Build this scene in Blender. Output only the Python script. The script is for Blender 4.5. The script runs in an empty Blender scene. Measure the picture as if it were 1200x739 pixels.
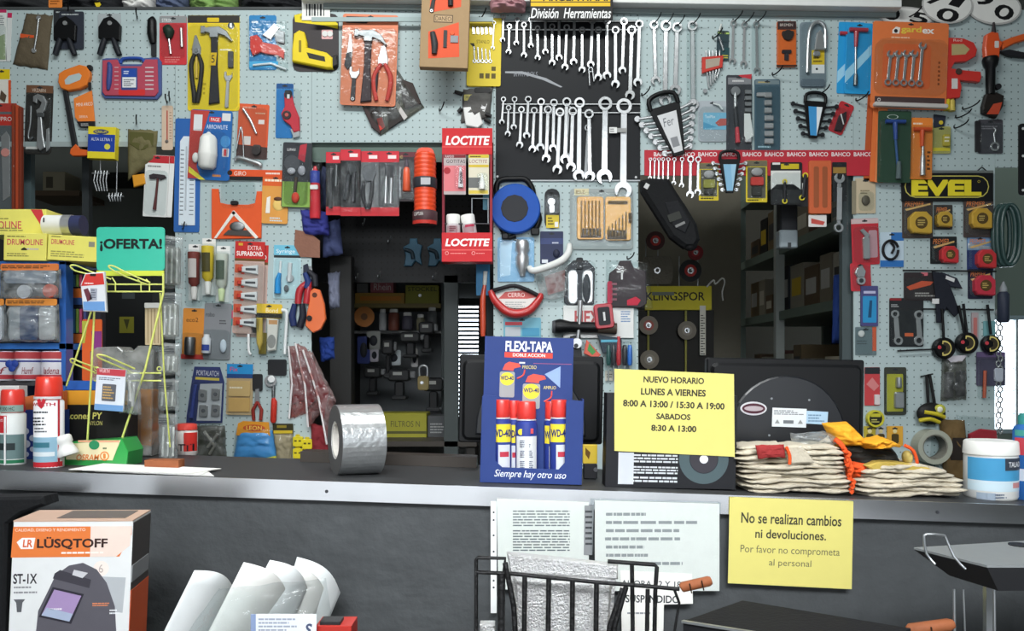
import bpy, math, random
from mathutils import Vector, noise
random.seed(7)
SC = bpy.context.scene
COL = SC.collection
F, HOR, CH = 976.0, 430.0, 1.35      # focal length in pixels of the 1200 wide frame, horizon row, eye height
WALL = 3.2                           # distance of the pegboard wall

# ---------------------------------------------------------------- camera, world, lights, exposure
cam = bpy.data.cameras.new('camera'); camo = bpy.data.objects.new('camera', cam); COL.objects.link(camo)
camo.location = (0, 0, CH); camo.rotation_euler = (math.pi / 2, 0, 0)
cam.sensor_width = 36; cam.lens = 36 * F / 1200; cam.shift_y = (HOR - 369.5) / 1200; cam.clip_start = .05
SC.camera = camo
wd = bpy.data.worlds.new('world'); SC.world = wd; wd.use_nodes = True
wd.node_tree.nodes['Background'].inputs[0].default_value = (.80, .90, 1, 1)
wd.node_tree.nodes['Background'].inputs[1].default_value = .22
def area(name, loc, rot, sx, sy, power, color=(1, 1, 1), spread=180):
    l = bpy.data.lights.new(name, 'AREA'); l.shape = 'RECTANGLE'; l.size = sx; l.size_y = sy; l.energy = power; l.color = color; l.spread = math.radians(spread)
    o = bpy.data.objects.new(name, l); COL.objects.link(o); o.location = loc; o.rotation_euler = rot
    return o
R = math.radians
area('shopfront_daylight', (-.2, -1.3, 1.35), (R(89), 0, 0), 4.6, 2.6, 40, (.93, .97, 1))
area('counter_fill_beam', (.15, -.7, 2.75), (R(58), 0, 0), 2.8, .7, 21, (.95, .98, 1), 54)  # added narrow beam lifting the counter while sparing the wall, no actual fixture
area('ceiling_tube_light', (-.3, 1.75, 3.35), (R(30), 0, 0), 2.2, .25, 52, (.97, 1, .99))
area('back_room_fill', (1.2, 5.1, 3.1), (0, 0, 0), .8, .3, 7, (1, .97, .9))  # added fill for the right back room, not a lamp that hangs there
area('back_room_fill', (-.6, 5.1, 3.1), (0, 0, 0), .8, .3, 3, (1, .97, .9))  # second added fill, behind the middle opening
area('side_room_fill', (2.5, 3.75, 3.2), (0, 0, 0), .6, .3, 5, (.93, 1, .98))  # added fill that lightens the green wall by the window
SC.view_settings.view_transform = 'Standard'; SC.view_settings.look = 'None'
SC.view_settings.exposure = 0.0; SC.view_settings.gamma = 1; SC.view_settings.use_curve_mapping = False

# ---------------------------------------------------------------- materials
MATS = {}
def lin(c): return c / 12.92 if c <= .04045 else ((c + .055) / 1.055) ** 2.4
def hexc(h): return tuple(lin(int(h[i:i + 2], 16) / 255) for i in (0, 2, 4)) + (1,)
def base_mat(key, h, rough=.5, metal=0., bump=0., bscale=60., mottle=.10, mscale=30., coat=0.):
    m = bpy.data.materials.new(key); m.use_nodes = True
    nt = m.node_tree; N = nt.nodes; L = nt.links; p = N['Principled BSDF']
    p.inputs['Roughness'].default_value = rough; p.inputs['Metallic'].default_value = metal
    p.inputs['Coat Weight'].default_value = coat; p.inputs['Specular IOR Level'].default_value = .5 if metal or coat else .22
    tc = N.new('ShaderNodeTexCoord'); nz = N.new('ShaderNodeTexNoise'); nz.inputs['Scale'].default_value = mscale
    nz.inputs['Detail'].default_value = 3
    L.new(tc.outputs['Object'], nz.inputs['Vector'])
    rmp = N.new('ShaderNodeMapRange'); rmp.inputs['To Min'].default_value = 1 - mottle; rmp.inputs['To Max'].default_value = 1 + mottle
    L.new(nz.outputs['Fac'], rmp.inputs['Value'])
    mx = N.new('ShaderNodeMix'); mx.data_type = 'RGBA'; mx.blend_type = 'MULTIPLY'; mx.inputs['Factor'].default_value = 1
    mx.inputs['A'].default_value = hexc(h); L.new(rmp.outputs['Result'], mx.inputs['B']); L.new(mx.outputs['Result'], p.inputs['Base Color'])
    if bump:
        n2 = N.new('ShaderNodeTexNoise'); n2.inputs['Scale'].default_value = bscale; n2.inputs['Detail'].default_value = 4
        L.new(tc.outputs['Object'], n2.inputs['Vector'])
        b = N.new('ShaderNodeBump'); b.inputs['Strength'].default_value = bump; b.inputs['Distance'].default_value = .01
        L.new(n2.outputs['Fac'], b.inputs['Height']); L.new(b.outputs['Normal'], p.inputs['Normal'])
    MATS[key] = m
    return m
def film(key, tint, lo, hi, rough, bump=.3, bscale=40., haze=.03, hz='d8dcdc'):
    """thin clear plastic: lets light straight through and reflects more at grazing angles"""
    m = bpy.data.materials.new(key); m.use_nodes = True
    nt = m.node_tree; N = nt.nodes; L = nt.links; N.remove(N['Principled BSDF'])
    tr = N.new('ShaderNodeBsdfTransparent'); tr.inputs[0].default_value = hexc(tint)
    gl = N.new('ShaderNodeBsdfGlossy'); gl.inputs['Roughness'].default_value = rough; gl.inputs[0].default_value = (.9, .93, .95, 1)
    lw = N.new('ShaderNodeLayerWeight'); lw.inputs[0].default_value = .35
    mr = N.new('ShaderNodeMapRange'); mr.inputs['To Min'].default_value = lo; mr.inputs['To Max'].default_value = hi
    L.new(lw.outputs['Facing'], mr.inputs['Value'])
    mix = N.new('ShaderNodeMixShader'); L.new(mr.outputs['Result'], mix.inputs[0]); L.new(tr.outputs[0], mix.inputs[1]); L.new(gl.outputs[0], mix.inputs[2])
    tc = N.new('ShaderNodeTexCoord'); nz = N.new('ShaderNodeTexNoise'); nz.inputs['Scale'].default_value = bscale
    L.new(tc.outputs['Object'], nz.inputs['Vector'])
    b = N.new('ShaderNodeBump'); b.inputs['Strength'].default_value = bump; b.inputs['Distance'].default_value = .02
    L.new(nz.outputs['Fac'], b.inputs['Height']); L.new(b.outputs['Normal'], gl.inputs['Normal']); L.new(b.outputs['Normal'], lw.inputs['Normal'])
    df = N.new('ShaderNodeBsdfDiffuse'); df.inputs[0].default_value = hexc(hz); mh = N.new('ShaderNodeMixShader')
    hr = N.new('ShaderNodeMapRange'); hr.inputs['To Min'].default_value = 0; hr.inputs['To Max'].default_value = haze * 2; hr.inputs['From Min'].default_value = .25; hr.inputs['From Max'].default_value = .75
    L.new(nz.outputs['Fac'], hr.inputs['Value']); L.new(hr.outputs['Result'], mh.inputs[0]); L.new(mix.outputs[0], mh.inputs[1]); L.new(df.outputs[0], mh.inputs[2])
    L.new(mh.outputs[0], N['Material Output'].inputs[0])
    MATS[key] = m
film('clear', 'f8fafa', .008, .17, .13, .16, 42, .005)
film('frost', 'e4e6e4', .03, .3, .2, .1, 20, .26, 'c4c6c2')
film('bag', 'eef0f0', .03, .35, .2, .35, 34, .16)
film('bagdark', 'c4c2ba', .03, .3, .25, .35, 34, .08)
film('smoke', '9a98a0', .03, .3, .2, .2)
film('orangeclear', 'e09028', .08, .4, .15, .2)
film('blueclear', '8fc4e6', .05, .3, .2, .4)
film('redclear', 'ecc0bc', .04, .32, .2, .4, 40, .22, 'b4a4a4')
base_mat('chrome', 'cdd0d2', .24, .72, .05, 40, .06)
base_mat('satin', 'bcbec0', .36, .75, .05, 40, .12)
base_mat('steel', 'a9adb0', .32, .8, .04, 25, .15)
base_mat('dullsteel', '85888a', .45, 1., .05, 40, .2)
base_mat('counter_steel', 'dfe1e4', .26, 1., .015, 14, .12, 9)
base_mat('black', '0f1012', .42)
base_mat('blackgloss', '101114', .2)
base_mat('blackmatt', '1c1d20', .75, 0, .15, 120)
base_mat('rubber', '1a1a1c', .6)
base_mat('white', 'e8e8e4', .5, 0, 0, 60, .03)
base_mat('paper', 'ecebe6', .7, 0, .06, 30, .03)
base_mat('yellowpaper', 'd9cf78', .75, 0, .05, 25, .03)
base_mat('greypaint', '4c4f51', .42, 0, .5, 26, .3, 9)
base_mat('foil', 'e2e2e2', .3, .7, .7, 240, .1)
base_mat('wavefoil', 'd6d9da', .3, .85, .16, 70, .1)
base_mat('cotton', 'c6bdaa', .95, 0, .4, 160, .08, 60)
base_mat('knitorange', 'ea5a2a', .9, 0, .3, 160)
base_mat('leatheryellow', 'e8a52c', .7, 0, .3, 60)
base_mat('leatherblack', '23221f', .7, 0, .3, 60)
base_mat('wood', '985a3a', .6, 0, .15, 60, .25, 40)
base_mat('card', 'a58a68', .8, 0, .05, 60, .08)
base_mat('roughblack', '1d1d1e', .5, .3, .5, 90)
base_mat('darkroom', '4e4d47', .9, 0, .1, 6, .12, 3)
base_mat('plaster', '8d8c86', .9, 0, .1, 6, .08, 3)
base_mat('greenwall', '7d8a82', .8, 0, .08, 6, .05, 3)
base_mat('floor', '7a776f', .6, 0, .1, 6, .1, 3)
def glow(key, h, s):
    m = bpy.data.materials.new(key); m.use_nodes = True; N = m.node_tree.nodes; p = N['Principled BSDF']
    p.inputs['Emission Color'].default_value = hexc(h); p.inputs['Emission Strength'].default_value = s; p.inputs['Base Color'].default_value = hexc(h)
    MATS[key] = m
glow('daylight', 'e8f4ff', 5)
def pegboard_mat(key, h, hole, pitch, rad):
    m = base_mat(key, h, .5, 0, 0, 60, .05, 5)
    nt = m.node_tree; N = nt.nodes; L = nt.links; p = N['Principled BSDF']
    tc = N.new('ShaderNodeTexCoord'); sc = N.new('ShaderNodeVectorMath'); sc.operation = 'MULTIPLY'; sc.inputs[1].default_value = (1 / pitch, 0, 1 / pitch)
    L.new(tc.outputs['Object'], sc.inputs[0])
    fr = N.new('ShaderNodeVectorMath'); fr.operation = 'FRACTION'; L.new(sc.outputs[0], fr.inputs[0])
    di = N.new('ShaderNodeVectorMath'); di.operation = 'DISTANCE'; di.inputs[1].default_value = (.5, 0, .5); L.new(fr.outputs[0], di.inputs[0])
    lt = N.new('ShaderNodeMath'); lt.operation = 'LESS_THAN'; lt.inputs[1].default_value = rad; L.new(di.outputs['Value'], lt.inputs[0])
    mx = N.new('ShaderNodeMix'); mx.data_type = 'RGBA'; mx.inputs['B'].default_value = hexc(hole)
    src = p.inputs['Base Color'].links[0].from_socket
    L.new(lt.outputs[0], mx.inputs['Factor']); L.new(src, mx.inputs['A']); L.new(mx.outputs['Result'], p.inputs['Base Color'])
pegboard_mat('pegboard', 'afbfc0', '6a7675', .0262, .105)
pegboard_mat('pegboard_black', '17181a', '050505', .0262, .15)
def M(k):
    if not isinstance(k, str): return k
    if k in MATS: return MATS[k]
    if k[0] == '~': return base_mat(k, k[1:], .3, 0, .0, 60, .06, 20, .12)      # glossy plastic
    if k[0] == '!': return base_mat(k, k[1:], .8, 0, .25, 90, .12)             # cloth / matt
    return base_mat(k, k, .5, 0, 0, 60, .06)

# ---------------------------------------------------------------- mesh builder (photo pixels at a given distance, millimetres towards the viewer)
BUILD = []
class B:
    def __init__(s, it, name, parent=None, label=None, kind=None):
        s.it, s.name, s.parent, s.label, s.kind = it, name, parent, label, kind
        s.v, s.f, s.mi, s.sm, s.ms = [], [], [], [], []
        s.k, s.cx, s.cy = it.k, it.cx, it.cy
        s.obj = None; s.root = False
        BUILD.append(s)
    def m(s, k):
        m = M(k)
        if m not in s.ms: s.ms.append(m)
        return s.ms.index(m)
    def P(s, x, y, d): return ((x - s.cx) * s.k, -d / 1000., (s.cy - y) * s.k)
    def add(s, vs, fs, k, smooth=False):
        o = len(s.v); i = s.m(k); s.v += vs
        for f in fs:
            s.f.append([a + o for a in f]); s.mi.append(i); s.sm.append(smooth)
        return s
    def pg(s, pts, k, d0, d1, bv=.4, kb=None):
        """prism with a bevelled front edge"""
        q = [((x - s.cx) * s.k, (s.cy - y) * s.k) for x, y in pts]
        n = len(q)
        if sum(q[i][0] * q[(i + 1) % n][1] - q[(i + 1) % n][0] * q[i][1] for i in range(n)) < 0: q.reverse()
        bv = min(bv, (d1 - d0) * .8) / 1000.
        ins = []
        for i in range(n):
            a, b, c = Vector(q[i - 1]), Vector(q[i]), Vector(q[(i + 1) % n])
            e1 = (b - a); e2 = (c - b)
            if e1.length < 1e-9 or e2.length < 1e-9: ins.append(tuple(b)); continue
            e1.normalize(); e2.normalize()
            nn = Vector((-e1.y - e2.y, e1.x + e2.x))
            if nn.length < 1e-6: ins.append(tuple(b)); continue
            nn.normalize(); cs = max(.45, nn.dot(Vector((-e1.y, e1.x))))
            ins.append(tuple(b + nn * bv / cs))
        D0, D1 = -d0 / 1000., -d1 / 1000.
        vs = [(x, D0, z) for x, z in q] + [(x, D1 + bv, z) for x, z in q]
        fs = [list(range(n))[::-1]] + [[i, (i + 1) % n, n + (i + 1) % n, n + i] for i in range(n)]
        if bv > 1e-6:
            vs += [(x, D1, z) for x, z in ins]
            fs += [[n + i, n + (i + 1) % n, 2 * n + (i + 1) % n, 2 * n + i] for i in range(n)]
            fs.append(list(range(2 * n, 3 * n)))
        else: fs.append(list(range(n, 2 * n)))
        return s.add(vs, fs, k)
    def rc(s, x0, y0, x1, y1, k, d0=0, d1=1., r=0, bv=.3, rot=0):
        pts = []
        r = min(r, abs(x1 - x0) / 2.01, abs(y1 - y0) / 2.01)
        if r <= 0: pts = [(x0, y0), (x1, y0), (x1, y1), (x0, y1)]
        else:
            for cx, cy, a in ((x1 - r, y0 + r, -90), (x1 - r, y1 - r, 0), (x0 + r, y1 - r, 90), (x0 + r, y0 + r, 180)):
                pts += [(cx + r * math.cos(R(a + t)), cy + r * math.sin(R(a + t))) for t in (0, 30, 60, 90)]
        if rot:
            mx, my, c, n = (x0 + x1) / 2, (y0 + y1) / 2, math.cos(R(rot)), math.sin(R(rot))
            pts = [(mx + (x - mx) * c - (y - my) * n, my + (x - mx) * n + (y - my) * c) for x, y in pts]
        return s.pg(pts, k, d0, d1, bv)
    def dc(s, cx, cy, r, k, d0, d1, bv=.6, n=24, ry=None):
        ry = ry or r
        return s.pg([(cx + r * math.cos(i * 2 * math.pi / n), cy + ry * math.sin(i * 2 * math.pi / n)) for i in range(n)], k, d0, d1, bv)
    def rg(s, cx, cy, ro, ri, k, d0, d1, n=24, ey=1.):
        vs, fs = [], []
        b = min(.5, (d1 - d0) / 4)
        for i in range(n):
            a = i * 2 * math.pi / n; c, t = math.cos(a), math.sin(a) * ey
            e = b / 1000 / s.k
            for r, d in ((ro, d0), (ro, d1 - b), (ro - e, d1), (ri + e, d1), (ri, d1 - b), (ri, d0)):
                vs.append(s.P(cx + r * c, cy + r * t, d))
        for i in range(n):
            j = (i + 1) % n
            for q in range(6):
                w = (q + 1) % 6
                fs.append([i * 6 + q, i * 6 + w, j * 6 + w, j * 6 + q])
        return s.add(vs, fs, k, False)
    def tb(s, pts, r, k, d=5, n=8, smooth=0, closed=False):
        """tube through photo points; r and d may be lists"""
        m = len(pts)
        rs = list(r) if isinstance(r, (list, tuple)) else [r] * m
        ds = list(d) if isinstance(d, (list, tuple)) else [d] * m
        P = [Vector(s.P(x, y, dd)) for (x, y), dd in zip(pts, ds)]
        rs = [q * s.k for q in rs]
        if smooth and m > 2:
            NP, NR = [], []
            rng = m if closed else m - 1
            for i in range(rng):
                g = (lambda j: P[j % m]) if closed else (lambda j: P[max(0, min(m - 1, j))])
                p0, p1, p2, p3 = g(i - 1), g(i), g(i + 1), g(i + 2)
                for t in range(smooth):
                    u = t / smooth
                    NP.append(.5 * (2 * p1 + (p2 - p0) * u + (2 * p0 - 5 * p1 + 4 * p2 - p3) * u * u + (3 * p1 - p0 - 3 * p2 + p3) * u ** 3))
                    NR.append(rs[i] * (1 - u) + rs[(i + 1) % m] * u)
            if not closed: NP.append(P[-1]); NR.append(rs[-1])
            P, rs = NP, NR
        m = len(P); vs, fs = [], []
        up = None
        for i in range(m):
            a = P[i - 1] if (i or closed) else P[i]; b = P[(i + 1) % m] if (i < m - 1 or closed) else P[i]
            t = (b - a); t = t.normalized() if t.length > 1e-9 else Vector((0, 0, 1))
            if up is None: up = Vector((0, 1, 0)) if abs(t.y) < .9 else Vector((1, 0, 0))
            x = up - t * up.dot(t); x = x.normalized() if x.length > 1e-6 else t.orthogonal().normalized()
            up = x; y = t.cross(x)
            for j in range(n):
                a_ = j * 2 * math.pi / n
                vs.append(tuple(P[i] + (x * math.cos(a_) + y * math.sin(a_)) * rs[i]))
        for i in range(m if closed else m - 1):
            for j in range(n):
                fs.append([i * n + j, i * n + (j + 1) % n, ((i + 1) % m) * n + (j + 1) % n, ((i + 1) % m) * n + j])
        s.add(vs, fs, k, True)
        if not closed:
            o = [list(range(n))[::-1], list(range((m - 1) * n, m * n))]
            s.add(vs[:], o, k, False)
        return s
    def el(s, cx, cy, rx, ry, rd, k, d=0, nu=16, nv=10, fn=None):
        vs, fs = [], []
        for i in range(nv + 1):
            a = math.pi * i / nv
            for j in range(nu):
                b = 2 * math.pi * j / nu
                x, y, z = math.sin(a) * math.cos(b), -math.cos(a), math.sin(a) * math.sin(b)
                if fn: x, y, z = fn(x, y, z)
                vs.append(s.P(cx + rx * x, cy + ry * y, d + rd * z))
        for i in range(nv):
            for j in range(nu):
                fs.append([i * nu + j, i * nu + (j + 1) % nu, (i + 1) * nu + (j + 1) % nu, (i + 1) * nu + j])
        return s.add(vs, fs, k, True)
    def la(s, cx, prof, k, d, n=24, smooth=True):
        """turned body on a vertical axis: prof = (row, radius in px) top to bottom"""
        vs, fs = [], []; m = len(prof)
        for y, r in prof:
            for j in range(n):
                a = 2 * math.pi * j / n
                x, yy, z = s.P(cx + r * math.cos(a), y, 0)
                vs.append((x, -d / 1000. + r * s.k * math.sin(a), z))
        for i in range(m - 1):
            for j in range(n): fs.append([i * n + j, i * n + (j + 1) % n, (i + 1) * n + (j + 1) % n, (i + 1) * n + j])
        s.add(vs, fs, k, smooth)
        s.add(vs[:], [list(range(n)), list(range((m - 1) * n, m * n))[::-1]], k, False)
        return s
    def wrap(s, cx, y0, y1, r, a0, a1, k, d, n=12):
        """printed patch wrapped round a turned body (angles in degrees, 0 = facing the viewer)"""
        vs, fs = [], []; r *= s.k
        for i in range(n + 1):
            a = R(a0 + (a1 - a0) * i / n)
            for y in (y0, y1):
                x, yy, z = s.P(cx, y, 0); vs.append((x + r * math.sin(a), -d / 1000. - r * math.cos(a), z))
        for i in range(n): fs.append([2 * i, 2 * i + 2, 2 * i + 3, 2 * i + 1])
        return s.add(vs, fs, k, True)
    def pw(s, q, k, d0=1, th=12, nz=.25, seed=0, nx=14, ny=18, sc=3., pinch=0):
        """stuffed bag between the four corners q (or a rectangle)"""
        if len(q) == 4 and not isinstance(q[0], tuple): q = [(q[0], q[1]), (q[2], q[1]), (q[2], q[3]), (q[0], q[3])]
        vs, fs = [], []
        for side in (0, 1):
            for j in range(ny + 1):
                v = j / ny
                for i in range(nx + 1):
                    u = i / nx
                    a = Vector(q[0]).lerp(Vector(q[1]), u); b = Vector(q[3]).lerp(Vector(q[2]), u); p = a.lerp(b, v)
                    h = max(0, (1 - (2 * u - 1) ** 4) * (1 - (2 * v - 1) ** 4)) ** .6
                    w = noise.noise(Vector((u * sc * 2 + seed * 7.1, v * sc * 3, seed * 3.3)))
                    w2 = noise.noise(Vector((u * sc * 1.3, v * sc * 1.5, seed + 5.5)))
                    e = 1 - pinch * math.sin(math.pi * v) * 0
                    px, py = p.x + w2 * nz * 7 * min(1, 4 * min(u, 1 - u, v, 1 - v) + .35), p.y + w * nz * 6
                    d = d0 + .2 + (th * h * (1 + nz * 1.6 * w) if side == 0 else 0)
                    vs.append(s.P(px, py, d if side == 0 else d0))
        N = (nx + 1) * (ny + 1)
        for j in range(ny):
            for i in range(nx):
                a = j * (nx + 1) + i; b = a + 1; c = a + nx + 2; d = a + nx + 1
                fs.append([a, d, c, b]); fs.append([N + a, N + b, N + c, N + d])
        ring = [i for i in range(nx + 1)] + [j * (nx + 1) + nx for j in range(1, ny + 1)] + [ny * (nx + 1) + i for i in range(nx - 1, -1, -1)] + [j * (nx + 1) for j in range(ny - 1, 0, -1)]
        for i in range(len(ring)):
            a, b = ring[i], ring[(i + 1) % len(ring)]; fs.append([a, b, N + b, N + a])
        return s.add(vs, fs, k, True)
    def rs(s, A, C, k, th=1.2, n=6):
        """curved sheet ruled between two edges given as (x, y, d)"""
        vs, fs = [], []; m = len(A)
        for side in (0, 1):
            for t in range(n + 1):
                u = t / n
                for a, c in zip(A, C):
                    p = [a[i] * (1 - u) + c[i] * u for i in range(3)]
                    vs.append(s.P(p[0], p[1], p[2] - side * th))
        N = m * (n + 1)
        for t in range(n):
            for i in range(m - 1):
                a = t * m + i
                fs.append([a, a + m, a + m + 1, a + 1]); fs.append([N + a, N + a + 1, N + a + m + 1, N + a + m])
        ring = list(range(m)) + [t * m + m - 1 for t in range(1, n + 1)] + [n * m + i for i in range(m - 2, -1, -1)] + [t * m for t in range(n - 1, 0, -1)]
        for i in range(len(ring)):
            a, b = ring[i], ring[(i + 1) % len(ring)]; fs.append([a, b, N + b, N + a])
        return s.add(vs, fs, k, True)
    def tx(s, body, x0, y0, x1, y1, k, d, sh=0, bold=0., rot=0, ex=.12, cyl=None):
        """lettering fitted into a rectangle"""
        vs, fs = text_mesh(body, sh, bold)
        xs = [v[0] for v in vs]; ys = [v[1] for v in vs]
        ax, bx, ay, by = min(xs), max(xs), min(ys), max(ys)
        mx, my, c, n = (x0 + x1) / 2, (y0 + y1) / 2, math.cos(R(rot)), math.sin(R(rot))
        out = []
        for v in vs:
            x = x0 + (v[0] - ax) / (bx - ax) * (x1 - x0); y = y1 - (v[1] - ay) / (by - ay) * (y1 - y0)
            if rot: x, y = mx + (x - mx) * c - (y - my) * n, my + (x - mx) * n + (y - my) * c
            if cyl:
                ccx, cr, cd = cyl; a = max(-1.4, min(1.4, math.asin(max(-1, min(1, (x - ccx) / cr)))))
                out.append((((x - s.cx) * s.k), -cd / 1000. - cr * s.k * math.cos(a) - .0005, (s.cy - y) * s.k))
            else: out.append(s.P(x, y, d + ex))
        return s.add(out, fs, k)
    def ln(s, x0, y0, x1, y1, n, k, d, fill=.5, just=0):
        """rows of print too small to read, each broken into words"""
        rnd = random.Random(int(x0 * 7 + y0 * 13 + n))
        h = (y1 - y0) / n
        for i in range(n):
            x = x0; xe = x0 + (x1 - x0) * (1 if just else rnd.uniform(.6, 1)); y = y0 + h * (i + .5 - fill / 2)
            while x < xe - 1e-6:
                w = min(rnd.uniform(.06, .2) * (x1 - x0), xe - x)
                a, b = x, x + w * .86
                s.add([s.P(a, y, d + .1), s.P(b, y, d + .1), s.P(b, y + h * fill, d + .1), s.P(a, y + h * fill, d + .1)], [[0, 3, 2, 1]], k)
                x += w
        return s
    def make(s):
        me = bpy.data.meshes.new(s.name)
        me.from_pydata(s.v, [], s.f); 
        for m in s.ms: me.materials.append(m)
        me.polygons.foreach_set('material_index', s.mi); me.polygons.foreach_set('use_smooth', s.sm)
        me.update()
        o = bpy.data.objects.new(s.name, me); COL.objects.link(o)
        s.obj = o
        if s.root:
            e = s.it.e
            o.location = e.location; o.rotation_euler = e.rotation_euler
            for q in e.keys(): o[q] = e[q]
            bpy.data.objects.remove(e); o.name = s.name
        else:
            o.parent = s.parent.obj if s.parent else s.it.e
            if s.label: o['label'] = s.label
            if s.kind: o['kind'] = s.kind
TXT = {}
def text_mesh(body, sh, bold):
    key = (body, sh, bold)
    if key not in TXT:
        c = bpy.data.curves.new('t', 'FONT'); c.body = body; c.shear = sh; c.offset = bold; c.resolution_u = 3; c.align_x = 'CENTER'
        c.space_line = .95
        o = bpy.data.objects.new('t', c); COL.objects.link(o)
        dg = bpy.context.evaluated_depsgraph_get(); me = bpy.data.meshes.new_from_object(o.evaluated_get(dg))
        TXT[key] = ([tuple(v.co) for v in me.vertices], [list(p.vertices) for p in me.polygons])
        bpy.data.objects.remove(o); bpy.data.curves.remove(c); bpy.data.meshes.remove(me)
    return TXT[key]

class T:
    """one thing: an Empty on the plane at distance Y, upright unless rot (degrees clockwise in the picture)"""
    def __init__(s, name, label, cat, cx, cy, o=0, Y=None, rot=0, g=None, kind=None):
        s.Y = (Y if Y is not None else WALL) - o / 1000.; s.k = s.Y / F; s.cx, s.cy = cx, cy; s.name = name
        e = bpy.data.objects.new(name, None); COL.objects.link(e); e.empty_display_size = .02
        e.location = ((cx - 600) * s.k, s.Y, CH + (HOR - cy) * s.k); e.rotation_euler = (0, R(rot), 0)
        if label: e['label'] = label
        if cat: e['category'] = cat
        if g: e['group'] = g
        if kind: e['kind'] = kind
        s.e = e
    def __call__(s, part, parent=None, label=None, kind=None): return B(s, part, parent, label, kind)
    def one(s):
        b = B(s, s.name); b.root = True; s.e.name = 'tmp'; return b
def S(name, cx, cy, Y): # a piece of the setting
    return T(name, None, None, cx, cy, 0, Y, 0, None, 'structure').one()
def boxm(name, x0, x1, y0, y1, z0, z1, k):
    """part of the room shell in metres"""
    t = T(name, None, None, 600, HOR, 0, 1, 0, None, 'structure'); t.e.location = (0, 0, 0); b = t.one()
    vs = [(x, y, z) for x in (x0, x1) for y in (y0, y1) for z in (z0, z1)]
    return b.add(vs, [[0, 1, 3, 2], [4, 6, 7, 5], [0, 4, 5, 1], [2, 3, 7, 6], [0, 2, 6, 4], [1, 5, 7, 3]], k)
def zc(X): return 1.061 - .034 * X            # the counter top falls slightly to the right
def base(px, Y): return HOR + (CH - zc((px - 600) * Y / F)) * F / Y
ORD = ['first', 'second', 'third', 'fourth', 'fifth', 'sixth', 'seventh', 'eighth', 'ninth', 'tenth', 'eleventh', 'twelfth', 'thirteenth',
       'fourteenth', 'fifteenth', 'sixteenth', 'seventeenth', 'eighteenth', 'nineteenth', 'twentieth']

# ---------------------------------------------------------------- tools drawn into a part
def frame2(x0, y0, x1, y1):
    L = math.hypot(x1 - x0, y1 - y0); ux, uy = (x1 - x0) / L, (y1 - y0) / L
    return L, (lambda u, v: (x0 + ux * u - uy * v, y0 + uy * u + ux * v))
def wrench(b, x0, y0, x1, y1, w, k='chrome', d=2, th=4, box=True, jaw=18):
    L, q = frame2(x0, y0, x1, y1)
    if box: b.rg(x0, y0, w * .46, w * .27, k, d, d + th * 1.3, 16)
    sw = w * .2
    b.pg([q(w * .38, -sw * .9), q(L - w * .35, -sw), q(L - w * .35, sw), q(w * .38, sw * .9)], k, d + th * .2, d + th * .9, th * .3)
    pts = []
    ja = R(jaw)
    for i in range(13):
        a = R(28 + i * (304 / 12))
        pts.append((w * .52 * math.cos(a + ja), w * .52 * math.sin(a + ja)))
    c, s_ = math.cos(ja), math.sin(ja)
    for u, v in ((-.02, -.22), (-.12, -.1), (-.12, .1), (-.02, .22)):
        pts.append((w * (u * c - v * s_), w * (u * s_ + v * c)))
    b.pg([q(L - w * .1 + u, v) for u, v in pts], k, d, d + th * 1.1, th * .3)
    return b
def adj_wrench(b, x0, y0, x1, y1, w, k='chrome', d=3, th=5, hk=None):
    """head at x0,y0, handle end at x1,y1"""
    L, q = frame2(x0, y0, x1, y1)
    b.pg([q(-w * .7, -w * .55), q(-w * .25, -w * .5), q(-w * .1, -w * .12), q(-w * .1, w * .25), q(-w * .7, w * .3), q(-w * .6, w * .6), q(w * .1, w * .6), q(w * .7, w * .3), q(w * .7, -w * .3), q(w * .1, -w * .62)], k, d, d + th, th * .3)
    b.pg([q(w * .5, -w * .22), q(L, -w * .28), q(L + w * .15, 0), q(L, w * .28), q(w * .5, w * .22)], hk or k, d, d + th * .9, th * .3)
    b.rg(*q(L - w * .1, 0), w * .2, w * .1, k, d, d + th, 12)
    return b
def hammer(b, x, y0, y1, w, head='steel', grip='black', d=3):
    b.pg([(x - w * .16, y0 + w * .25), (x + w * .16, y0 + w * .25), (x + w * .14, y1 * .5 + y0 * .5), (x + w * .24, y1 - 2), (x - w * .26, y1), (x - w * .15, y1 * .5 + y0 * .5)], grip, d, d + 9, 3)
    b.pg([(x - w * .62, y0 - w * .04), (x - w * .44, y0 - w * .04), (x - w * .42, y0 + w * .04), (x - w * .2, y0), (x + w * .25, y0 - w * .02), (x + w * .6, y0 + w * .2), (x + w * .85, y0 + w * .62), (x + w * .8, y0 + w * .66), (x + w * .5, y0 + w * .42), (x + w * .2, y0 + w * .32), (x + w * .18, y0 + w * .5), (x - w * .2, y0 + w * .5), (x - w * .2, y0 + w * .3), (x - w * .42, y0 + w * .24), (x - w * .44, y0 + w * .3), (x - w * .62, y0 + w * .3)], head, d, d + 13, 2)
    return b
def pliers(b, x, y0, y1, w, jaw='steel', grip='black', d=3, r=None):
    """jaws up"""
    h = y1 - y0; r = r or w * .16
    b.pg([(x - w * .1, y0), (x + w * .1, y0), (x + w * .26, y0 + h * .22), (x + w * .26, y0 + h * .34), (x - w * .26, y0 + h * .34), (x - w * .26, y0 + h * .22)], jaw, d, d + 7, 1.5)
    b.dc(x, y0 + h * .28, w * .14, jaw, d + 7, d + 8.5)
    for s in (-1, 1):
        b.tb([(x + s * w * .1, y0 + h * .33), (x + s * w * .42, y0 + h * .55), (x + s * w * .42, y0 + h * .78), (x + s * w * .28, y1)], [r * .8, r, r, r * .8], grip, d + 4, 8, 4)
    return b
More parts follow.
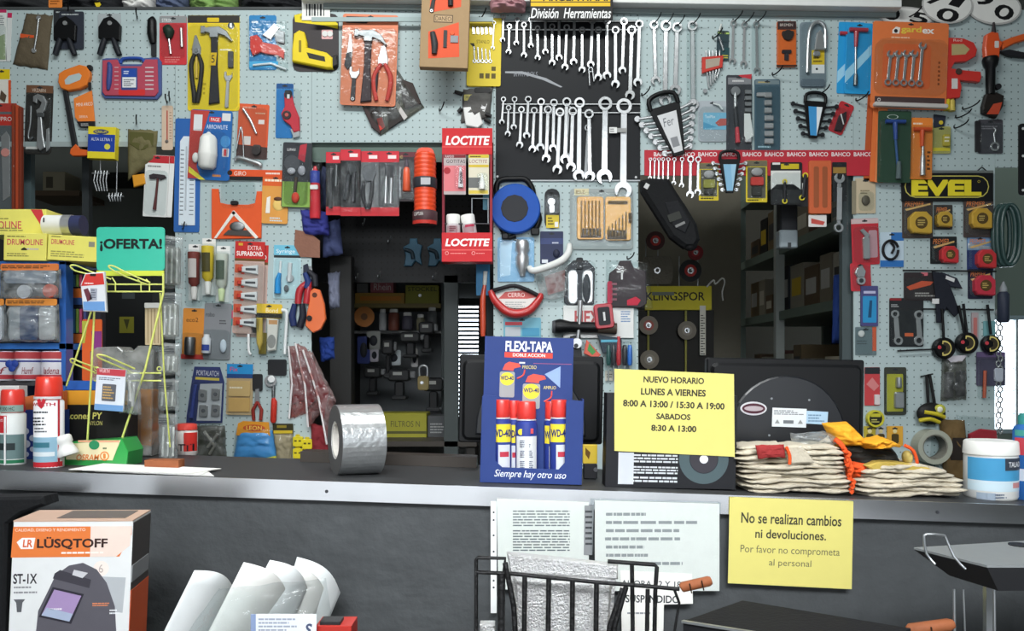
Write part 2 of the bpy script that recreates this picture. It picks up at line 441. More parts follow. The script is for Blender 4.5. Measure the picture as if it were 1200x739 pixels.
def driver(b, x0, y0, x1, y1, w, hk, d=4, bk='steel', frac=.42):
    """handle at x0,y0"""
    L, q = frame2(x0, y0, x1, y1)
    b.tb([q(0, 0), q(L * .03, 0), q(L * .2, 0), q(L * frac * .85, 0), q(L * frac, 0)], [w * .25, w * .45, w * .5, w * .42, w * .25], hk, d, 8, 2)
    b.tb([q(L * frac, 0), q(L, 0)], w * .14, bk, d, 6)
    return b
def ratchet(b, x0, y0, x1, y1, w, hk='black', d=4, k='chrome'):
    L, q = frame2(x0, y0, x1, y1)
    b.dc(*q(0, 0), w * .55, k, d, d + 9); b.dc(*q(0, 0), w * .3, 'dullsteel', d + 9, d + 11)
    b.tb([q(w * .4, 0), q(L * .5, 0)], [w * .28, w * .18], k, d + 4); b.tb([q(L * .5, 0), q(L * .55, 0), q(L * .95, 0), q(L, 0)], [w * .2, w * .32, w * .32, w * .2], hk, d + 4)
    return b
def hang(b, x, y, d, w=3.2):
    """euro hole of a hanging card"""
    b.rc(x - w, y - .8, x + w, y + .8, '2a2d30', d, d + .2, .8, 0); b.dc(x, y - .3, 1.5, '2a2d30', d, d + .25, 0, 10)
def card(it, x0, y0, x1, y1, k, head=None, hh=0, th=1.2, r=2, hk=True, part='card'):
    b = it(part); b.rc(x0, y0, x1, y1, k, .3, th, r, .3)
    if head: b.rc(x0 + .2, y0 + .2, x1 - .2, y0 + hh, head, th, th + .25, 0, 0)
    if hk: hang(b, (x0 + x1) / 2, y0 + 3, th + .3)
    return b
def blis(it, x0, y0, x1, y1, d0=1.3, d1=14, r=4, k='clear'):
    b = it('blister'); b.rc(x0, y0, x1, y1, k, d0, d1, r, 4); return b
def hook(x, y, L=16, Y=WALL, r=.8, k='black', label=None):
    n = 'bare black wire peg hook ' + (label or '')
    t = T('peg_hook', n, 'hook', x, y, 0, Y); b = t.one()
    b.tb([(x, y - 3), (x, y), (x + L * .25, y + .5), (x + L * .55, y - 1.5), (x + L * .7, y - 5)], r, k, [1, 2.5, 22, 52, 62], 6, 3)

# ================================================================ the room
boxm('floor', -3.3, 3.3, -2, 6, -.1, 0, 'floor'); boxm('ceiling', -3.3, 3.3, -2, 6, 3.4, 3.5, 'plaster')
boxm('wall_left', -3.4, -3.3, -2, 6, 0, 3.4, 'plaster'); boxm('wall_right', 3.3, 3.4, -2, 6, 0, 3.4, 'greenwall')
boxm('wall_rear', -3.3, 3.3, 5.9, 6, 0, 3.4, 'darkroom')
def panel(name, x0, y0, x1, y1, k='pegboard', Y=WALL):
    b = S(name, (x0 + x1) / 2, (y0 + y1) / 2, Y); b.rc(x0, y0, x1, y1, k, -6, 0, 0, .5); return b
panel('wall_back', -60, 11.5, 205, 172); panel('wall_back', 205.3, 11.5, 365, 640); panel('wall_back', 365.3, 11.5, 578, 167)
panel('wall_back', 578.3, 11.5, 748, 640); panel('wall_back', 748.3, 11.5, 1000, 205); panel('wall_back', 1000.3, 11.5, 1166, 640); panel('wall_back', 1166.3, 11.5, 1260, 196)
S('wall_back', 470, 175, 3.22).rc(366, 165, 577, 190, '5f7068', -4, 2, 4)          # green header of the middle opening
for x, y0, y1 in ((33, 172, 640), (101, 172, 640)): S('trim_1', x, 400, 3.3).rc(x - 5, y0, x + 3, y1, '55666a' if x < 50 else '33383a', -30, 0)
S('trim_2', 398, 400, 3.34).rc(386, 300, 412, 660, '1e1e1d', -60, 0, 0, 3)
S('trim_2', 527, 400, 3.5).rc(520, 322, 537, 660, '3a4040', -30, 0, 0, 2)
S('trim_3', 1002, 400, 3.23).rc(987, 205, 1000, 640, '4a5456', -30, 0)
S('wall_inner', 480, 260, 3.5).rc(366, 188, 590, 331, 'pegboard_black', -8, 0)
S('trim_4', 470, 12, 3.16).rc(365, 20, 578, 25, '9fb0b0', -5, 0)
S('trim_4', 105, 169, 3.2).rc(-60, 166, 205, 172, '9aa6a6', .1, 3)
# right end: greenish wall with a bright window
S('wall_inner', 1230, 300, 4.3).rc(1160, 150, 1420, 372, 'greenwall', -40, 0)
S('wall_inner', 1230, 600, 4.3).rc(1160, 506, 1420, 760, 'greenwall', -40, 0)
w = T('window_1', None, None, 1240, 440, 0, 4.32, 0, None, 'structure'); b = w('pane'); b.rc(1150, 360, 1420, 515, 'daylight', -6, 0)
b = w('glazing_bar')
for y in (403, 431, 457, 484): b.rc(1160, y, 1420, y + .8, 'a8b4ba', 2, 8)
b = w('window_frame'); b.rc(1160, 370, 1420, 375, '9fb0b8', 1, 30); b.rc(1160, 502, 1420, 507, '9fb0b8', 1, 30); b.rc(1187, 372, 1190, 506, 'c8d0d2', 1, 26)
# louvred window far behind the middle opening
w = T('window_2', None, None, 547, 422, 0, 4.6, 0, None, 'structure'); b = w('pane'); b.rc(534, 357, 561, 488, 'daylight', -6, 0)
b = w('louvre')
for i in range(26): b.rc(532, 356 + i * 5.1, 562, 358.6 + i * 5.1, '2a2b2b', 4, 26, 0, 0)
b = w('window_frame'); b.rc(528, 350, 566, 357, '26292a', 1, 40); b.rc(528, 357, 534, 488, '26292a', 1, 40); b.rc(561, 357, 570, 488, '26292a', 1, 40); b.rc(528, 488, 570, 495, '26292a', 1, 40)
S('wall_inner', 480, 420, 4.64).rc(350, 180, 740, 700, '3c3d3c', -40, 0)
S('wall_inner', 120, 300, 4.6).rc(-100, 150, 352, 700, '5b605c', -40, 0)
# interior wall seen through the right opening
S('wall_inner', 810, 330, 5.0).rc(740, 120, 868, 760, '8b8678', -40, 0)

# shelf along the top of the wall
SH = 3.10
t = T('wall_shelf', 'long white shelf running above the pegboard', 'shelf', 700, 16, 0, WALL)
t('board').pg([(356, -2), (1048, 8), (1048, 16.5), (356, 5)], 'e6e8e6', -320, 62, 2)
b = t('bracket', label='grey bracket rail'); b.pg([(380, 6), (1048, 17), (1048, 22), (380, 11.5)], '8d9898', .2, 16)
t = T('wall_shelf', 'dark shelf at top left holding sacks', 'shelf', 160, 8, 0, WALL)
t('board').rc(-60, 8.5, 354, 11.5, '4a4d4e', -330, 4)
def sack(x0, x1, y1, k, label, h=26, cat='bag', name='plastic_sack', sd=1):
    t = T(name, label, cat, (x0 + x1) / 2, y1, 0, 3.24); b = t.one()
    b.pw([(x0 + 2, y1 - h), (x1 - 2, y1 - h), (x1, y1), (x0, y1)], k, -90, 85, .3, sd); return b
sack(-30, 60, 9, '!2c2d2f', 'dark grey sack at the left end of the top shelf', sd=1)
sack(58, 134, 9, '!252629', 'black sack with a yellow mark on the top shelf', sd=2).pg([(109, 0), (113, -4), (118, 5), (115, 9), (112, 7)], 'e0c62a', -4, -2)
sack(136, 173, 9, 'white', 'bright white round shape on the top shelf', sd=3)  # plain white rounded form between the darker sacks
sack(175, 212, 9, '!5a6580', 'slate blue sack on the top shelf', sd=4)
sack(214, 272, 9.5, '!86a860', 'pale green see-through sack on the top shelf', sd=5)
sack(273, 352, 9, '!242528', 'black sack at the right end of the dark top shelf', sd=6)
t = T('price_tag', 'orange card hanging at the top above the black pruners', 'tag', 65, 0, 6); b = t.one(); b.rc(57, -8, 73, 9, 'd9813c', 0, 1, 1); b.ln(59, 0, 71, 6, 2, '8a4a1c', 1)
t = T('barcode_sheet', 'white framed sheet with black bars at the top left of the white shelf', 'sign', 370, 10, 4); b = t('sheet'); b.rc(354, -6, 387, 24, 'white', 0, 3)
for i, x in enumerate((359, 362, 365.5, 368, 372, 375, 379)): b.rc(x, 5, x + (1.2, 2.2)[i % 2], 19, '33363a', 3, 3.2, 0, 0)
def sbox(x0, x1, y1, h, k, label, stripe=None):
    t = T('carton', label, 'box', (x0 + x1) / 2, y1, 0, 3.15); b = t.one(); b.rc(x0, y1 - h, x1, y1, k, -180, 0, 0, 1)
    if stripe: b.rc(x0 + 8, y1 - 5, x1 - 8, y1 - .8, stripe, 0, .4, 0, 0)
    return b
zs = -5.5
sack(838, 886, 4.5, 'blueclear', 'light blue bag standing on the white shelf', 22, sd=9)
sbox(740, 836, 3, 30, '2e2f31', 'dark carton at left of the blue bag on the white shelf')
sbox(890, 920, 5.5, 30, 'dcdcd6', 'plain white carton on the white shelf')
sbox(922, 986, 6.2, 30, 'e8e8e2', 'white carton with a yellow panel on the white shelf', 'd8c648')
sbox(988, 1046, 7, 30, 'd8906a', 'salmon orange carton at the right end of the white shelf', 'e8e0d0')
sack(655, 738, 2, 'dullsteel', 'grey sack behind the black wrench sign', 20, sd=12)
t = T('plastic_sack', 'red and white package on the shelf left of the wrench sign', 'bag', 595, 8, 0, 3.1); b = t.one(); b.pw([(572, -12), (618, -12), (616, 7), (575, 7)], '!b88a90', -60, 50, .3, 14)
# oval house number plates
def plate(cx, cy, rx, ry, rot, txt, label, box, o):
    t = T('house_number_plate', label, 'number plate', cx, cy, o, WALL, rot); b = t.one()
    b.dc(cx, cy, rx, 'b8b8b6', 0, 2, .3, 32, ry); b.dc(cx, cy, rx - 2, 'e6e6e2', 2, 3, .3, 32, ry - 2)
    for (s, x0, y0, x1, y1, ro) in txt: b.tx(s, x0, y0, x1, y1, '1b1c1e', 3, .1, .02, ro)
plate(1062, 19, 34, 11, 3, [('0', 1036, 11, 1054, 25, 10), ('5', 1066, 14, 1088, 27, 8)], 'oval white number plate lying lowest behind the orange wrench card', 0, 4)
plate(1110, 6, 30, 22, 4, [('7', 1086, -6, 1108, 8, 12), ('1', 1112, -8, 1132, 8, 12), ('0', 1098, 10, 1124, 26, 10)], 'middle oval white number plate at the top right', 0, 14)
plate(1164, 8, 33, 21, 8, [('9', 1144, -8, 1162, 10, 20), ('0', 1166, 4, 1188, 22, 20)], 'right oval white number plate at the top right corner', 0, 8)

# ================================================================ things in the back rooms
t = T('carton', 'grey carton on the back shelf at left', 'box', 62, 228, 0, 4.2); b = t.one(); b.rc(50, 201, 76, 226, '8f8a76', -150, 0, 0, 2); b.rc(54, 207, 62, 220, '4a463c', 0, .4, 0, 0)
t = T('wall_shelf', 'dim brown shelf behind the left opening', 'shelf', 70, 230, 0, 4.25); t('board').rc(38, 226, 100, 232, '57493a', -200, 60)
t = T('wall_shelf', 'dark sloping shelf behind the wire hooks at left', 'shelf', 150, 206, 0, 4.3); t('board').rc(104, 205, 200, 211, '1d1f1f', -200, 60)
t = T('hook_cluster', 'small wire hook cluster hanging in the left opening', 'hook', 118, 215, 0, 3.2); b = t.one(); b.tb([(118, 168), (118, 203)], .7, 'steel', 3)
for i in range(5): b.tb([(112 + i * 3.4, 200), (111 + i * 3.6, 212), (114 + i * 3, 224)], .8, 'steel', [0, 8, 3])
b.tb([(108, 203), (128, 203)], 1, 'steel', 0)
t = T('hook_cluster', 'wire hook cluster below the yellow and blue box', 'hook', 136, 231, 0, 3.2); b = t.one(); b.tb([(138, 168), (137, 230)], .7, 'steel', 3)
for i in range(5): b.tb([(128 + i * 3.6, 226), (129 + i * 3.4, 232), (130 + i * 3, 236)], .8, 'steel', [0, 10, 4])
b.tb([(126, 230), (145, 230)], 1, 'steel', 0)
# power tool kiosk behind the offer rack
t = T('black_cabinet', 'black cabinet with a yellow label behind the wire offer rack', 'cabinet', 148, 360, 0, 3.0); b = t('body'); b.rc(118, 322, 178, 640, '1b1d1e', -250, 0, 0, 3)
b = t('label_card', label='yellow green label'); b.rc(140, 371, 157, 390, '77762a', .2, 1); b.pg([(145, 374), (152, 374), (149, 386)], '3c3c20', 1, 1.2, 0); t('name_plate').rc(143, 342, 158, 350, '3d4446', .2, .8)

# cabinet seen through the middle opening
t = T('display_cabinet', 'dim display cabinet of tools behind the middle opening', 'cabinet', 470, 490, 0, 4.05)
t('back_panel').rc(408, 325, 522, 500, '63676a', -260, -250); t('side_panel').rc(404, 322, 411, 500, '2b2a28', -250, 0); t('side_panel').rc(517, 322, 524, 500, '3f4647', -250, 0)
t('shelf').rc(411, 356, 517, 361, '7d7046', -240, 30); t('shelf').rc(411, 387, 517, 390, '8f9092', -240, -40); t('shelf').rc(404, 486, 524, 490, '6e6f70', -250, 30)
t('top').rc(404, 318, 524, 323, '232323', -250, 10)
def sm(name, label, cat, x0, y0, x1, y1, k, Y, dep, r=1, bv=2, g=None):
    t = T(name, label, cat, (x0 + x1) / 2, y1, 0, Y, 0, g); b = t.one(); b.rc(x0, y0, x1, y1, k, -dep, 0, r, bv); return b
b = sm('carton', 'long ochre carton on the upper cabinet shelf', 'box', 416, 343, 474, 356, 'a5813a', 4.04, 120); b.rc(422, 347, 470, 352, 'c07a30', 0, .5, 0, 0)
b = sm('carton', 'yellow green carton with black print on the upper cabinet shelf', 'box', 475, 334, 514, 356, '84822f', 4.03, 120); b.tx('STOCKEL', 478, 336, 512, 341, '1c1c18', 0); b.dc(492, 346, 2, 'chrome', 0, 2)
b = sm('carton', 'pink carton lying on top of the ochre carton', 'box', 434, 328, 461, 343, 'a4606a', 4.06, 100); b.tx('Rhein', 438, 332, 458, 340, 'd8c8c8', 0)
b = sm('carton', 'small grey carton left of the pink one', 'box', 418, 332, 431, 343, '6c6c6e', 4.06, 80)
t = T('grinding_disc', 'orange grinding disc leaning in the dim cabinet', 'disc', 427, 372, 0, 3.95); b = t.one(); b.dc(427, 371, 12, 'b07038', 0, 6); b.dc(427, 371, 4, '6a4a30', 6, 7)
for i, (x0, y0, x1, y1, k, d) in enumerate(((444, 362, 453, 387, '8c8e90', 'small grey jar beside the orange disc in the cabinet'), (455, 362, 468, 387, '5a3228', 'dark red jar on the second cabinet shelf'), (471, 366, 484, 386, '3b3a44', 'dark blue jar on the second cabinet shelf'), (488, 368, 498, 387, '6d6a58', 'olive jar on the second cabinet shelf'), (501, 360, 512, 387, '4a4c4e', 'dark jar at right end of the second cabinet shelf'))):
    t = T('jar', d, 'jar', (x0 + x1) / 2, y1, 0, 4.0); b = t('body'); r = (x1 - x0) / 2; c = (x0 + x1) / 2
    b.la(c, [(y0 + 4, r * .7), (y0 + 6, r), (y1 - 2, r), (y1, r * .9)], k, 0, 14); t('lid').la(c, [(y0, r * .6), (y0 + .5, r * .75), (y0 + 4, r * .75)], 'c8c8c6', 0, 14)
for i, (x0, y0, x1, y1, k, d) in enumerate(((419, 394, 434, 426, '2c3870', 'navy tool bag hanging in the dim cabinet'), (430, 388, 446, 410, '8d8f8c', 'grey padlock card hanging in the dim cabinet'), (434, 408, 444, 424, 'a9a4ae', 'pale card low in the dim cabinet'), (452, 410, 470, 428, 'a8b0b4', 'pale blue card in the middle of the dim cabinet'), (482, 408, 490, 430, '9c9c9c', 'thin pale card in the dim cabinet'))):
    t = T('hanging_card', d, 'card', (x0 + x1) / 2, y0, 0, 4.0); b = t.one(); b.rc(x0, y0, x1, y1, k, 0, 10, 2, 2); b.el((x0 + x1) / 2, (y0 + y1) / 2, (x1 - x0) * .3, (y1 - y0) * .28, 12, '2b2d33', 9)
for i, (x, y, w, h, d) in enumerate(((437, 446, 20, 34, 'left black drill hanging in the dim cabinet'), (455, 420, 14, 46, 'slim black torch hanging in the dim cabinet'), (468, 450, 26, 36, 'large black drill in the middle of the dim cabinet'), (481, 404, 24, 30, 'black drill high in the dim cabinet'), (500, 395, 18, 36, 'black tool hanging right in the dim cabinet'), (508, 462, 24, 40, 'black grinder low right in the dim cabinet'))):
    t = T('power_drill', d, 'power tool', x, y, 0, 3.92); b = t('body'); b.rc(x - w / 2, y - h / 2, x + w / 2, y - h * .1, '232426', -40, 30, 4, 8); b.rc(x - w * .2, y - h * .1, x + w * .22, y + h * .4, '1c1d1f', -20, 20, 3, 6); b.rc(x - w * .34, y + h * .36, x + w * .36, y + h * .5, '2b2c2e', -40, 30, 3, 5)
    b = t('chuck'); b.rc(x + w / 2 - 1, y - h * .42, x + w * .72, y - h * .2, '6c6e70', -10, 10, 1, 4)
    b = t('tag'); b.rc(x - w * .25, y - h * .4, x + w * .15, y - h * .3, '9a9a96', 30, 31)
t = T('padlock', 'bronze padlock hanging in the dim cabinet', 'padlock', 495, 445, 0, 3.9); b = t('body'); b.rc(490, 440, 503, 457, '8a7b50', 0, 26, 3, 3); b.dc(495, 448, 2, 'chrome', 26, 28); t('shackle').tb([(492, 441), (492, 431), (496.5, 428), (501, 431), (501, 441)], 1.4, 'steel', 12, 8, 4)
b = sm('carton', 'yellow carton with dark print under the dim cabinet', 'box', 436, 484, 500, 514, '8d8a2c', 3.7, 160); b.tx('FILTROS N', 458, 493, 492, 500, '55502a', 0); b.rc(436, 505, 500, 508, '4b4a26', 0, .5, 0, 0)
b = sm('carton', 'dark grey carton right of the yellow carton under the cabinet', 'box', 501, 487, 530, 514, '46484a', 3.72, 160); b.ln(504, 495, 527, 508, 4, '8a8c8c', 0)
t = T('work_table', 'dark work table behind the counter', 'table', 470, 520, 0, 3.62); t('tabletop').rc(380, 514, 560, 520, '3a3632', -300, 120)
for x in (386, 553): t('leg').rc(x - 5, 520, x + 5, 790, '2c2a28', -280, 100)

# KLINGSPOR stand, shelving and discs through the right opening
t = T('disc_stand', 'dark stand with a yellow board for grinding discs', 'stand', 795, 500, 0, 4.3)
b = t('board', label='yellow board with black lettering'); b.rc(756, 335, 834, 363, 'c9bc28', -20, 0); b.tx('KLINGSPOR', 757, 342, 826, 352, '1c1c12', .5, 0, .015); b.rc(764, 342, 790, 346, '6f7468', 1, 1.4, 0, 0)
for x in (760, 804): t('post').rc(x - 1.2, 363, x + 1.2, 640, '8f8a3c', -10, -5)
b = t('back_board'); b.rc(750, 363, 838, 836, '1d1c18', -40, -25)
for x, y0 in ((757, 280), (771, 282), (796, 300), (818, 300)): t('wire').tb([(x, y0), (x, 335)], .6, 'steel', -4, 6)
STAND = t
def gdisc(x, y, r, k, hub, label, Y=4.29):
    STAND('peg').tb([(x, y), (x + .01, y)], 1.6, 'steel', [-30, 36], 8)
    t = T('grinding_disc', label, 'disc', x, y, 0, Y); b = t('disc'); b.rg(x, y, r, r * .22, k, 0, 6, 28); b = t('label_ring'); b.rg(x, y, r * .55, r * .3, hub, 6, 6.6, 20); t('bushing').rg(x, y, r * .3, r * .17, 'chrome', 5, 8, 16)
t = T('sanding_pad', 'square grey sanding sheet on the disc stand', 'sandpaper', 770, 315, 0, 4.299); b = t('sheet'); b.rc(753, 300, 788, 333, '!6e695e', 0, 8, 6); b = t('bushing'); b.rg(770, 317, 3.8, 2, 'chrome', 8, 11)
gdisc(809, 317, 13, '1f1f1f', 'b4302c', 'black disc with a red centre on the disc stand'); gdisc(768, 282, 11, '4b2a2a', 'c23a34', 'red disc hanging beside the black bag', 4.28); gdisc(815, 296, 9, '7a1f24', 'a02a30', 'small dark red disc below the black bag', 4.28)
gdisc(760, 381, 11, '8f8578', 'c0685e', 'grey grinding disc with pink ring on the left post'); gdisc(805, 387, 11, '7d766a', '8f887c', 'plain grey grinding disc on the right post'); gdisc(761, 421, 11, '857d70', '9a9284', 'lowest grey grinding disc on the left post', 4.29)
t = T('tape_measure_strip', 'white ruled strip hanging beside the disc stand', 'ruler', 823, 360, 0, 4.299); b = t.one(); b.rc(820, 358, 827, 416, 'd8d5c8', 0, 2)
for i in range(16): b.rc(821, 369 + i * 3, 824 + (i % 2) * 2, 370 + i * 3, '4c4a44', 2, 2.2, 0, 0)
t = T('wire_hook', 'white S shaped wire hook by the yellow board', 'hook', 846, 330, 0, 4.3); t.one().tb([(828, 336), (836, 328), (838, 333), (846, 326), (849, 331), (846, 342), (847, 352)], 1, 'd0d0cc', 4, 6, 4)
# metal shelving on the right side wall of the back room
def shelf3(name, x0, x1, y0, y1, z0, z1, k, t):
    b = B(t, name); b.add([(x - t.e.location.x, y - t.e.location.y, z - t.e.location.z) for x in (x0, x1) for y in (y0, y1) for z in (z0, z1)], [[0, 1, 3, 2], [4, 6, 7, 5], [0, 4, 5, 1], [2, 3, 7, 6], [0, 2, 6, 4], [1, 5, 7, 3]], k); return b
t = T('metal_shelving', 'grey green metal shelving full of boxes along the side of the back room', 'shelving', 912, 700, 0, 4.4)
RX0, RX1, RY0, RY1 = 1.41, 1.95, 3.45, 5.15
for z in (2.32, 1.945, 1.60, 1.22, .8): shelf3('shelf', RX0, RX1, RY0, RY1, z, z + .045, '78887f', t)
for y in (RY0, 4.42, RY1):
    shelf3('upright', RX0 - .015, RX0 + .03, y - .02, y + .02, .0, 2.7, '7f8d86' if y != 4.42 else 'b8c0bc', t); shelf3('upright', RX1 - .03, RX1 + .015, y - .02, y + .02, .0, 2.7, '6f7d76', t)
shelf3('back_panel', RX1 + .02, RX1 + .03, RY0, RY1, 0, 2.7, '3a403e', t)
rnd = random.Random(3); cn = 0
for zi, (z, zt) in enumerate(((1.992, 'upper'), (1.647, 'middle'), (1.267, 'lower'))):
    y = 3.52
    while y < 5.0:
        w_ = rnd.uniform(.09, .2); h = rnd.uniform(.10, .24) if z > 1.3 else rnd.uniform(.1, .2)
        k = rnd.choice(['8a8374', 'a09a8a', '6b5a48', '5a3f38', '3d4046', 'b4b0a4', '7a6a50', '2d2e30'])
        tt = T('storage_box', '%s box from the near end on the %s shelf of the metal shelving' % (ORD[int((cn) % 20)], zt), 'box', 900, 430, 0, 4); tt.e.location = (RX0 + .195, y + w_ / 2, z + .001); b = tt.one()
        x1 = .25; b.add([(x, yy, zz) for x in (-.15, x1) for yy in (-w_ / 2, w_ / 2 - .008) for zz in (0, h)], [[0, 1, 3, 2], [4, 6, 7, 5], [0, 4, 5, 1], [2, 3, 7, 6], [0, 2, 6, 4], [1, 5, 7, 3]], k)
        b.add([(-.1505, yy, zz) for yy in (-w_ * .35, w_ * .35) for zz in (h * .3, h * .7)], [[0, 1, 3, 2]], rnd.choice(['d8d4c4', 'd9b93c', 'c8c8c4', '4a4a4a']))
        y += w_ + .01; cn += 1
    cn = 0
t = T('apron', 'dark blue apron hanging at the end of the metal shelving', 'clothing', 982, 325, 0, 3.43); t.one().pw([(978, 322), (996, 318), (990, 402), (976, 402)], '!223a78', -10, 25, .3, 4)
t = T('wall_bag', 'grey tool bag hanging at top of the shelving', 'bag', 922, 190, 0, 3.35); b = t('body'); b.rc(914, 225, 934, 272, '2b2d31', -40, 10, 3, 5); b = t('pocket', label='pale grey pocket'); b.rc(912, 270, 933, 291, '9aa6ac', -30, 22, 2, 5); b.rc(921, 285, 925, 291, '3c4042', 22, 23)

# ================================================================ wall, top left
WHT = 'white'
t = T('blister_pack', 'white card with a magenta top cut off at the left edge, top corner', 'card', 0, 10, 1); b = card(t, -14, 9, 8, 72, 'd8dcd8', 'b8305c', 6); b.ln(-6, 18, 6, 30, 5, '7a8084', 1.5); b.pg([(-4, 44), (6, 40), (7, 70), (-4, 70)], '8fa07c', 1.5, 2); t('blister').rc(-10, 30, 7, 70, 'clear', 1.3, 10, 3, 3)
t = T('blister_pack', 'narrow white strip with a magenta tip near the left edge', 'card', 11.5, 16, 1, rot=2); b = card(t, 9, 15, 14.5, 72, 'd0d4d2', 'c02858', 6, hk=False)
t = T('plastic_bag', 'brown plastic bag holding a long wrench, tilted', 'bag', 40, 18, 1)
b = t('bag'); b.pw([(31, 16), (62, 18), (56, 82), (15, 76)], '!5e5443', 1, 12, .25, 3); b.pg([(26, 41), (42, 43), (42, 46), (26, 46)], 'd0552c', 13, 14)
b = t('wrench'); b.tb([(48, 24), (46, 42), (43, 60)], 1, 'steel', 16); b.dc(48, 23, 2.6, 'chrome', 14, 18); b.dc(42.5, 61, 2.8, 'chrome', 14, 18)
def pruner(x, y, label, cards, o, sc=1):
    t = T('pruning_shears', label, 'pruner', x, y, o)
    for i, (x0, y0, x1, y1, k) in enumerate(cards):
        b = t('card'); b.rc(x0, y0, x1, y1, k, .5 + i * 3, 2 + i * 3, 2); b.ln(x0 + 3, y0 + 2, x1 - 4, y0 + 5, 1, 'aab0b2', 2 + i * 3); hang(b, (x0 + x1) / 2, y0 + 2, 2.2 + i * 3)
    d = 8
    b = t('body'); b.pg([(x - 12, y + 20), (x - 6, y + 10), (x + 2, y + 7), (x + 9, y + 12), (x + 14, y + 18), (x + 13, y + 36), (x + 4, y + 34), (x - 4, y + 35), (x - 12, y + 33)], 'black', d, d + 14, 3)
    t('bolt').dc(x + 2, y + 16, 2.6, 'chrome', d + 14, d + 18)
    for s, dx in ((-1, -11), (1, 12)): t('handle').tb([(x + s * 5, y + 33), (x + s * 8, y + 42), (x + dx, y + 52)], [3, 3.6, 3.2], '1f2228', d + 6, 8, 3)
pruner(78, 14, 'first black spring pruner, hanging in front of a dark card cluster', [(63, 11, 88, 48, '2c2e32'), (70, 14, 99, 58, '30343e')], 2)
b = hook(80, 12, 14, label='above the black pruner cluster')
pruner(130, 14, 'second black pruner, on a pale grey card beside the file', [(115, 16, 142, 44, 'a5aeb0')], 1)
t = T('bit_case', 'red and blue plastic drill case with a blue carrying handle', 'case', 155, 70, 1)
b = t('case'); b.pg([(121, 70), (126, 69), (140, 69), (143, 76), (168, 76), (170, 69), (186, 68), (190, 73), (190, 111), (185, 117), (124, 116), (120, 111)], '4a5a8c', 0, 9, 1.5)
b.pg([(122, 72), (139, 71), (143, 79), (167, 79), (172, 71), (186, 71), (187, 109), (183, 114), (125, 113), (122, 109)], 'b0485a', 9, 14, 1.5)
for i in range(6): b.rc(172, 80 + i * 5, 182, 81.6 + i * 5, 'c9b4b8', 14, 15, .5, 0); b.rc(136, 80 + i * 5, 141, 81 + i * 5, 'c9a4aa', 14, 14.6, .5, 0)
b.rc(141, 106, 172, 113, 'cf3434', 14, 14.4, 2, 0)
b = t('label_panel'); b.rc(144, 81, 163, 107, '3a4a80', 14, 14.6, 1); b.rc(145.5, 82.5, 161.5, 92, '274aa0', 14.6, 15, 0, 0); b.rc(145.5, 92, 161.5, 104, 'dfe2e4', 14.6, 15, 0, 0); b.ln(147, 94, 160, 103, 4, '60646c', 15); b.ln(147, 84, 154, 89, 2, 'd0d8ea', 15)
t('handle').tb([(142, 75), (144, 70.5), (150, 69), (163, 69), (168, 70.5), (170, 74)], 2, '2b4c9c', 6, 8, 4)
t('driver_handle').tb([(129, 75), (131, 80), (130, 98), (129, 107)], [1.5, 3, 3.2, 1.6], '3b4a86', 15, 8, 4)
t = T('file', 'black handled file hanging left of the red screwdriver card', 'file', 179, 22, 2); b = t('handle'); b.tb([(178, 22), (179, 25), (179, 40), (180.5, 52)], [2.5, 5, 5.4, 3.6], 'black', 7, 10, 4)
b = t('blade'); b.rc(178, 50, 184, 67, '2b2d30', 4, 8, 1)
for y in (38, 44, 50): t('rivet').dc(180, y, 1.2, 'steel', 12, 14.5, .4, 10)
t = T('blister_pack', 'red card holding a short green handled screwdriver and bit', 'card', 203, 20, 1); b = card(t, 187, 19, 219, 76, 'c5353c', '8a8d8e', 8); b.tx('STRIX', 190, 22, 201, 26, 'e8e8e8', 1.6); b.ln(193, 66, 216, 74, 3, 'd97a78', 1.3)
b = t('screwdriver'); b.tb([(196, 33), (199, 38), (199, 46)], [5, 6.5, 3], '1f3026', 9, 10, 3); b.tb([(199, 46), (201, 64)], 1.3, 'chrome', 8); b = t('bit'); b.tb([(213, 34), (214, 56)], 1.6, 'satin', 7)
blis(t, 190, 29, 217, 68, 1.3, 16)
t = T('hammer_kit', 'large yellow card kit with a claw hammer, wire cutters and small wrench', 'tool kit', 251, 20, 1)
b = card(t, 220, 18, 281, 130, 'e9cb2e', '33302c', 9, 1.5, 3); b.rc(243, 21, 257, 26, 'd8b920', 1.8, 2.2, 1, 0); b.ln(224, 56, 240, 60, 1, 'a8901c', 1.6); b.ln(258, 57, 273, 60, 1, 'f2eeda', 1.6); b.ln(238, 96, 242, 112, 3, 'a8901c', 1.6); b.dc(271, 30, 4, '3a4044', 1.6, 2.2); b.tx('1', 269.5, 27.5, 272, 32.5, 'ffffff', 2.3)
b = t('hammer'); hammer(b, 252, 33, 123, 25, 'steel', '2f2f33', 3); b.pg([(248.5, 63), (255.5, 63), (254, 78), (247.5, 78)], 'd9b324', 12, 13); b.tx('5', 249, 66, 253, 75, '222222', 13)
b = t('wire_cutters'); b.pg([(229, 42), (231, 42), (236, 56), (236, 65), (226, 65), (226, 56)], 'steel', 3, 9, 2); b.dc(231, 60, 2.5, 'dullsteel', 9, 11)
for s in (-1, 1): b.tb([(231 + s * 2, 64), (231 + s * 6, 76), (231 + s * 5, 94), (231 + s * 2.6, 112), (230 + s * 2, 121)], [2, 2.8, 2.6, 3, 2.2], '2a2927', 7, 8, 4)
b.tb([(231, 68), (231, 92)], 1.6, 'd4b44c', 6)
b = t('adjustable_wrench'); adj_wrench(b, 268, 90, 266, 126, 8, 'satin', 3, 5)
t('bit_box').rc(268, 61, 274, 80, '4f5052', 2, 10, .5, 1)
blis(t, 222, 30, 279, 128, 1.6, 20, 6)
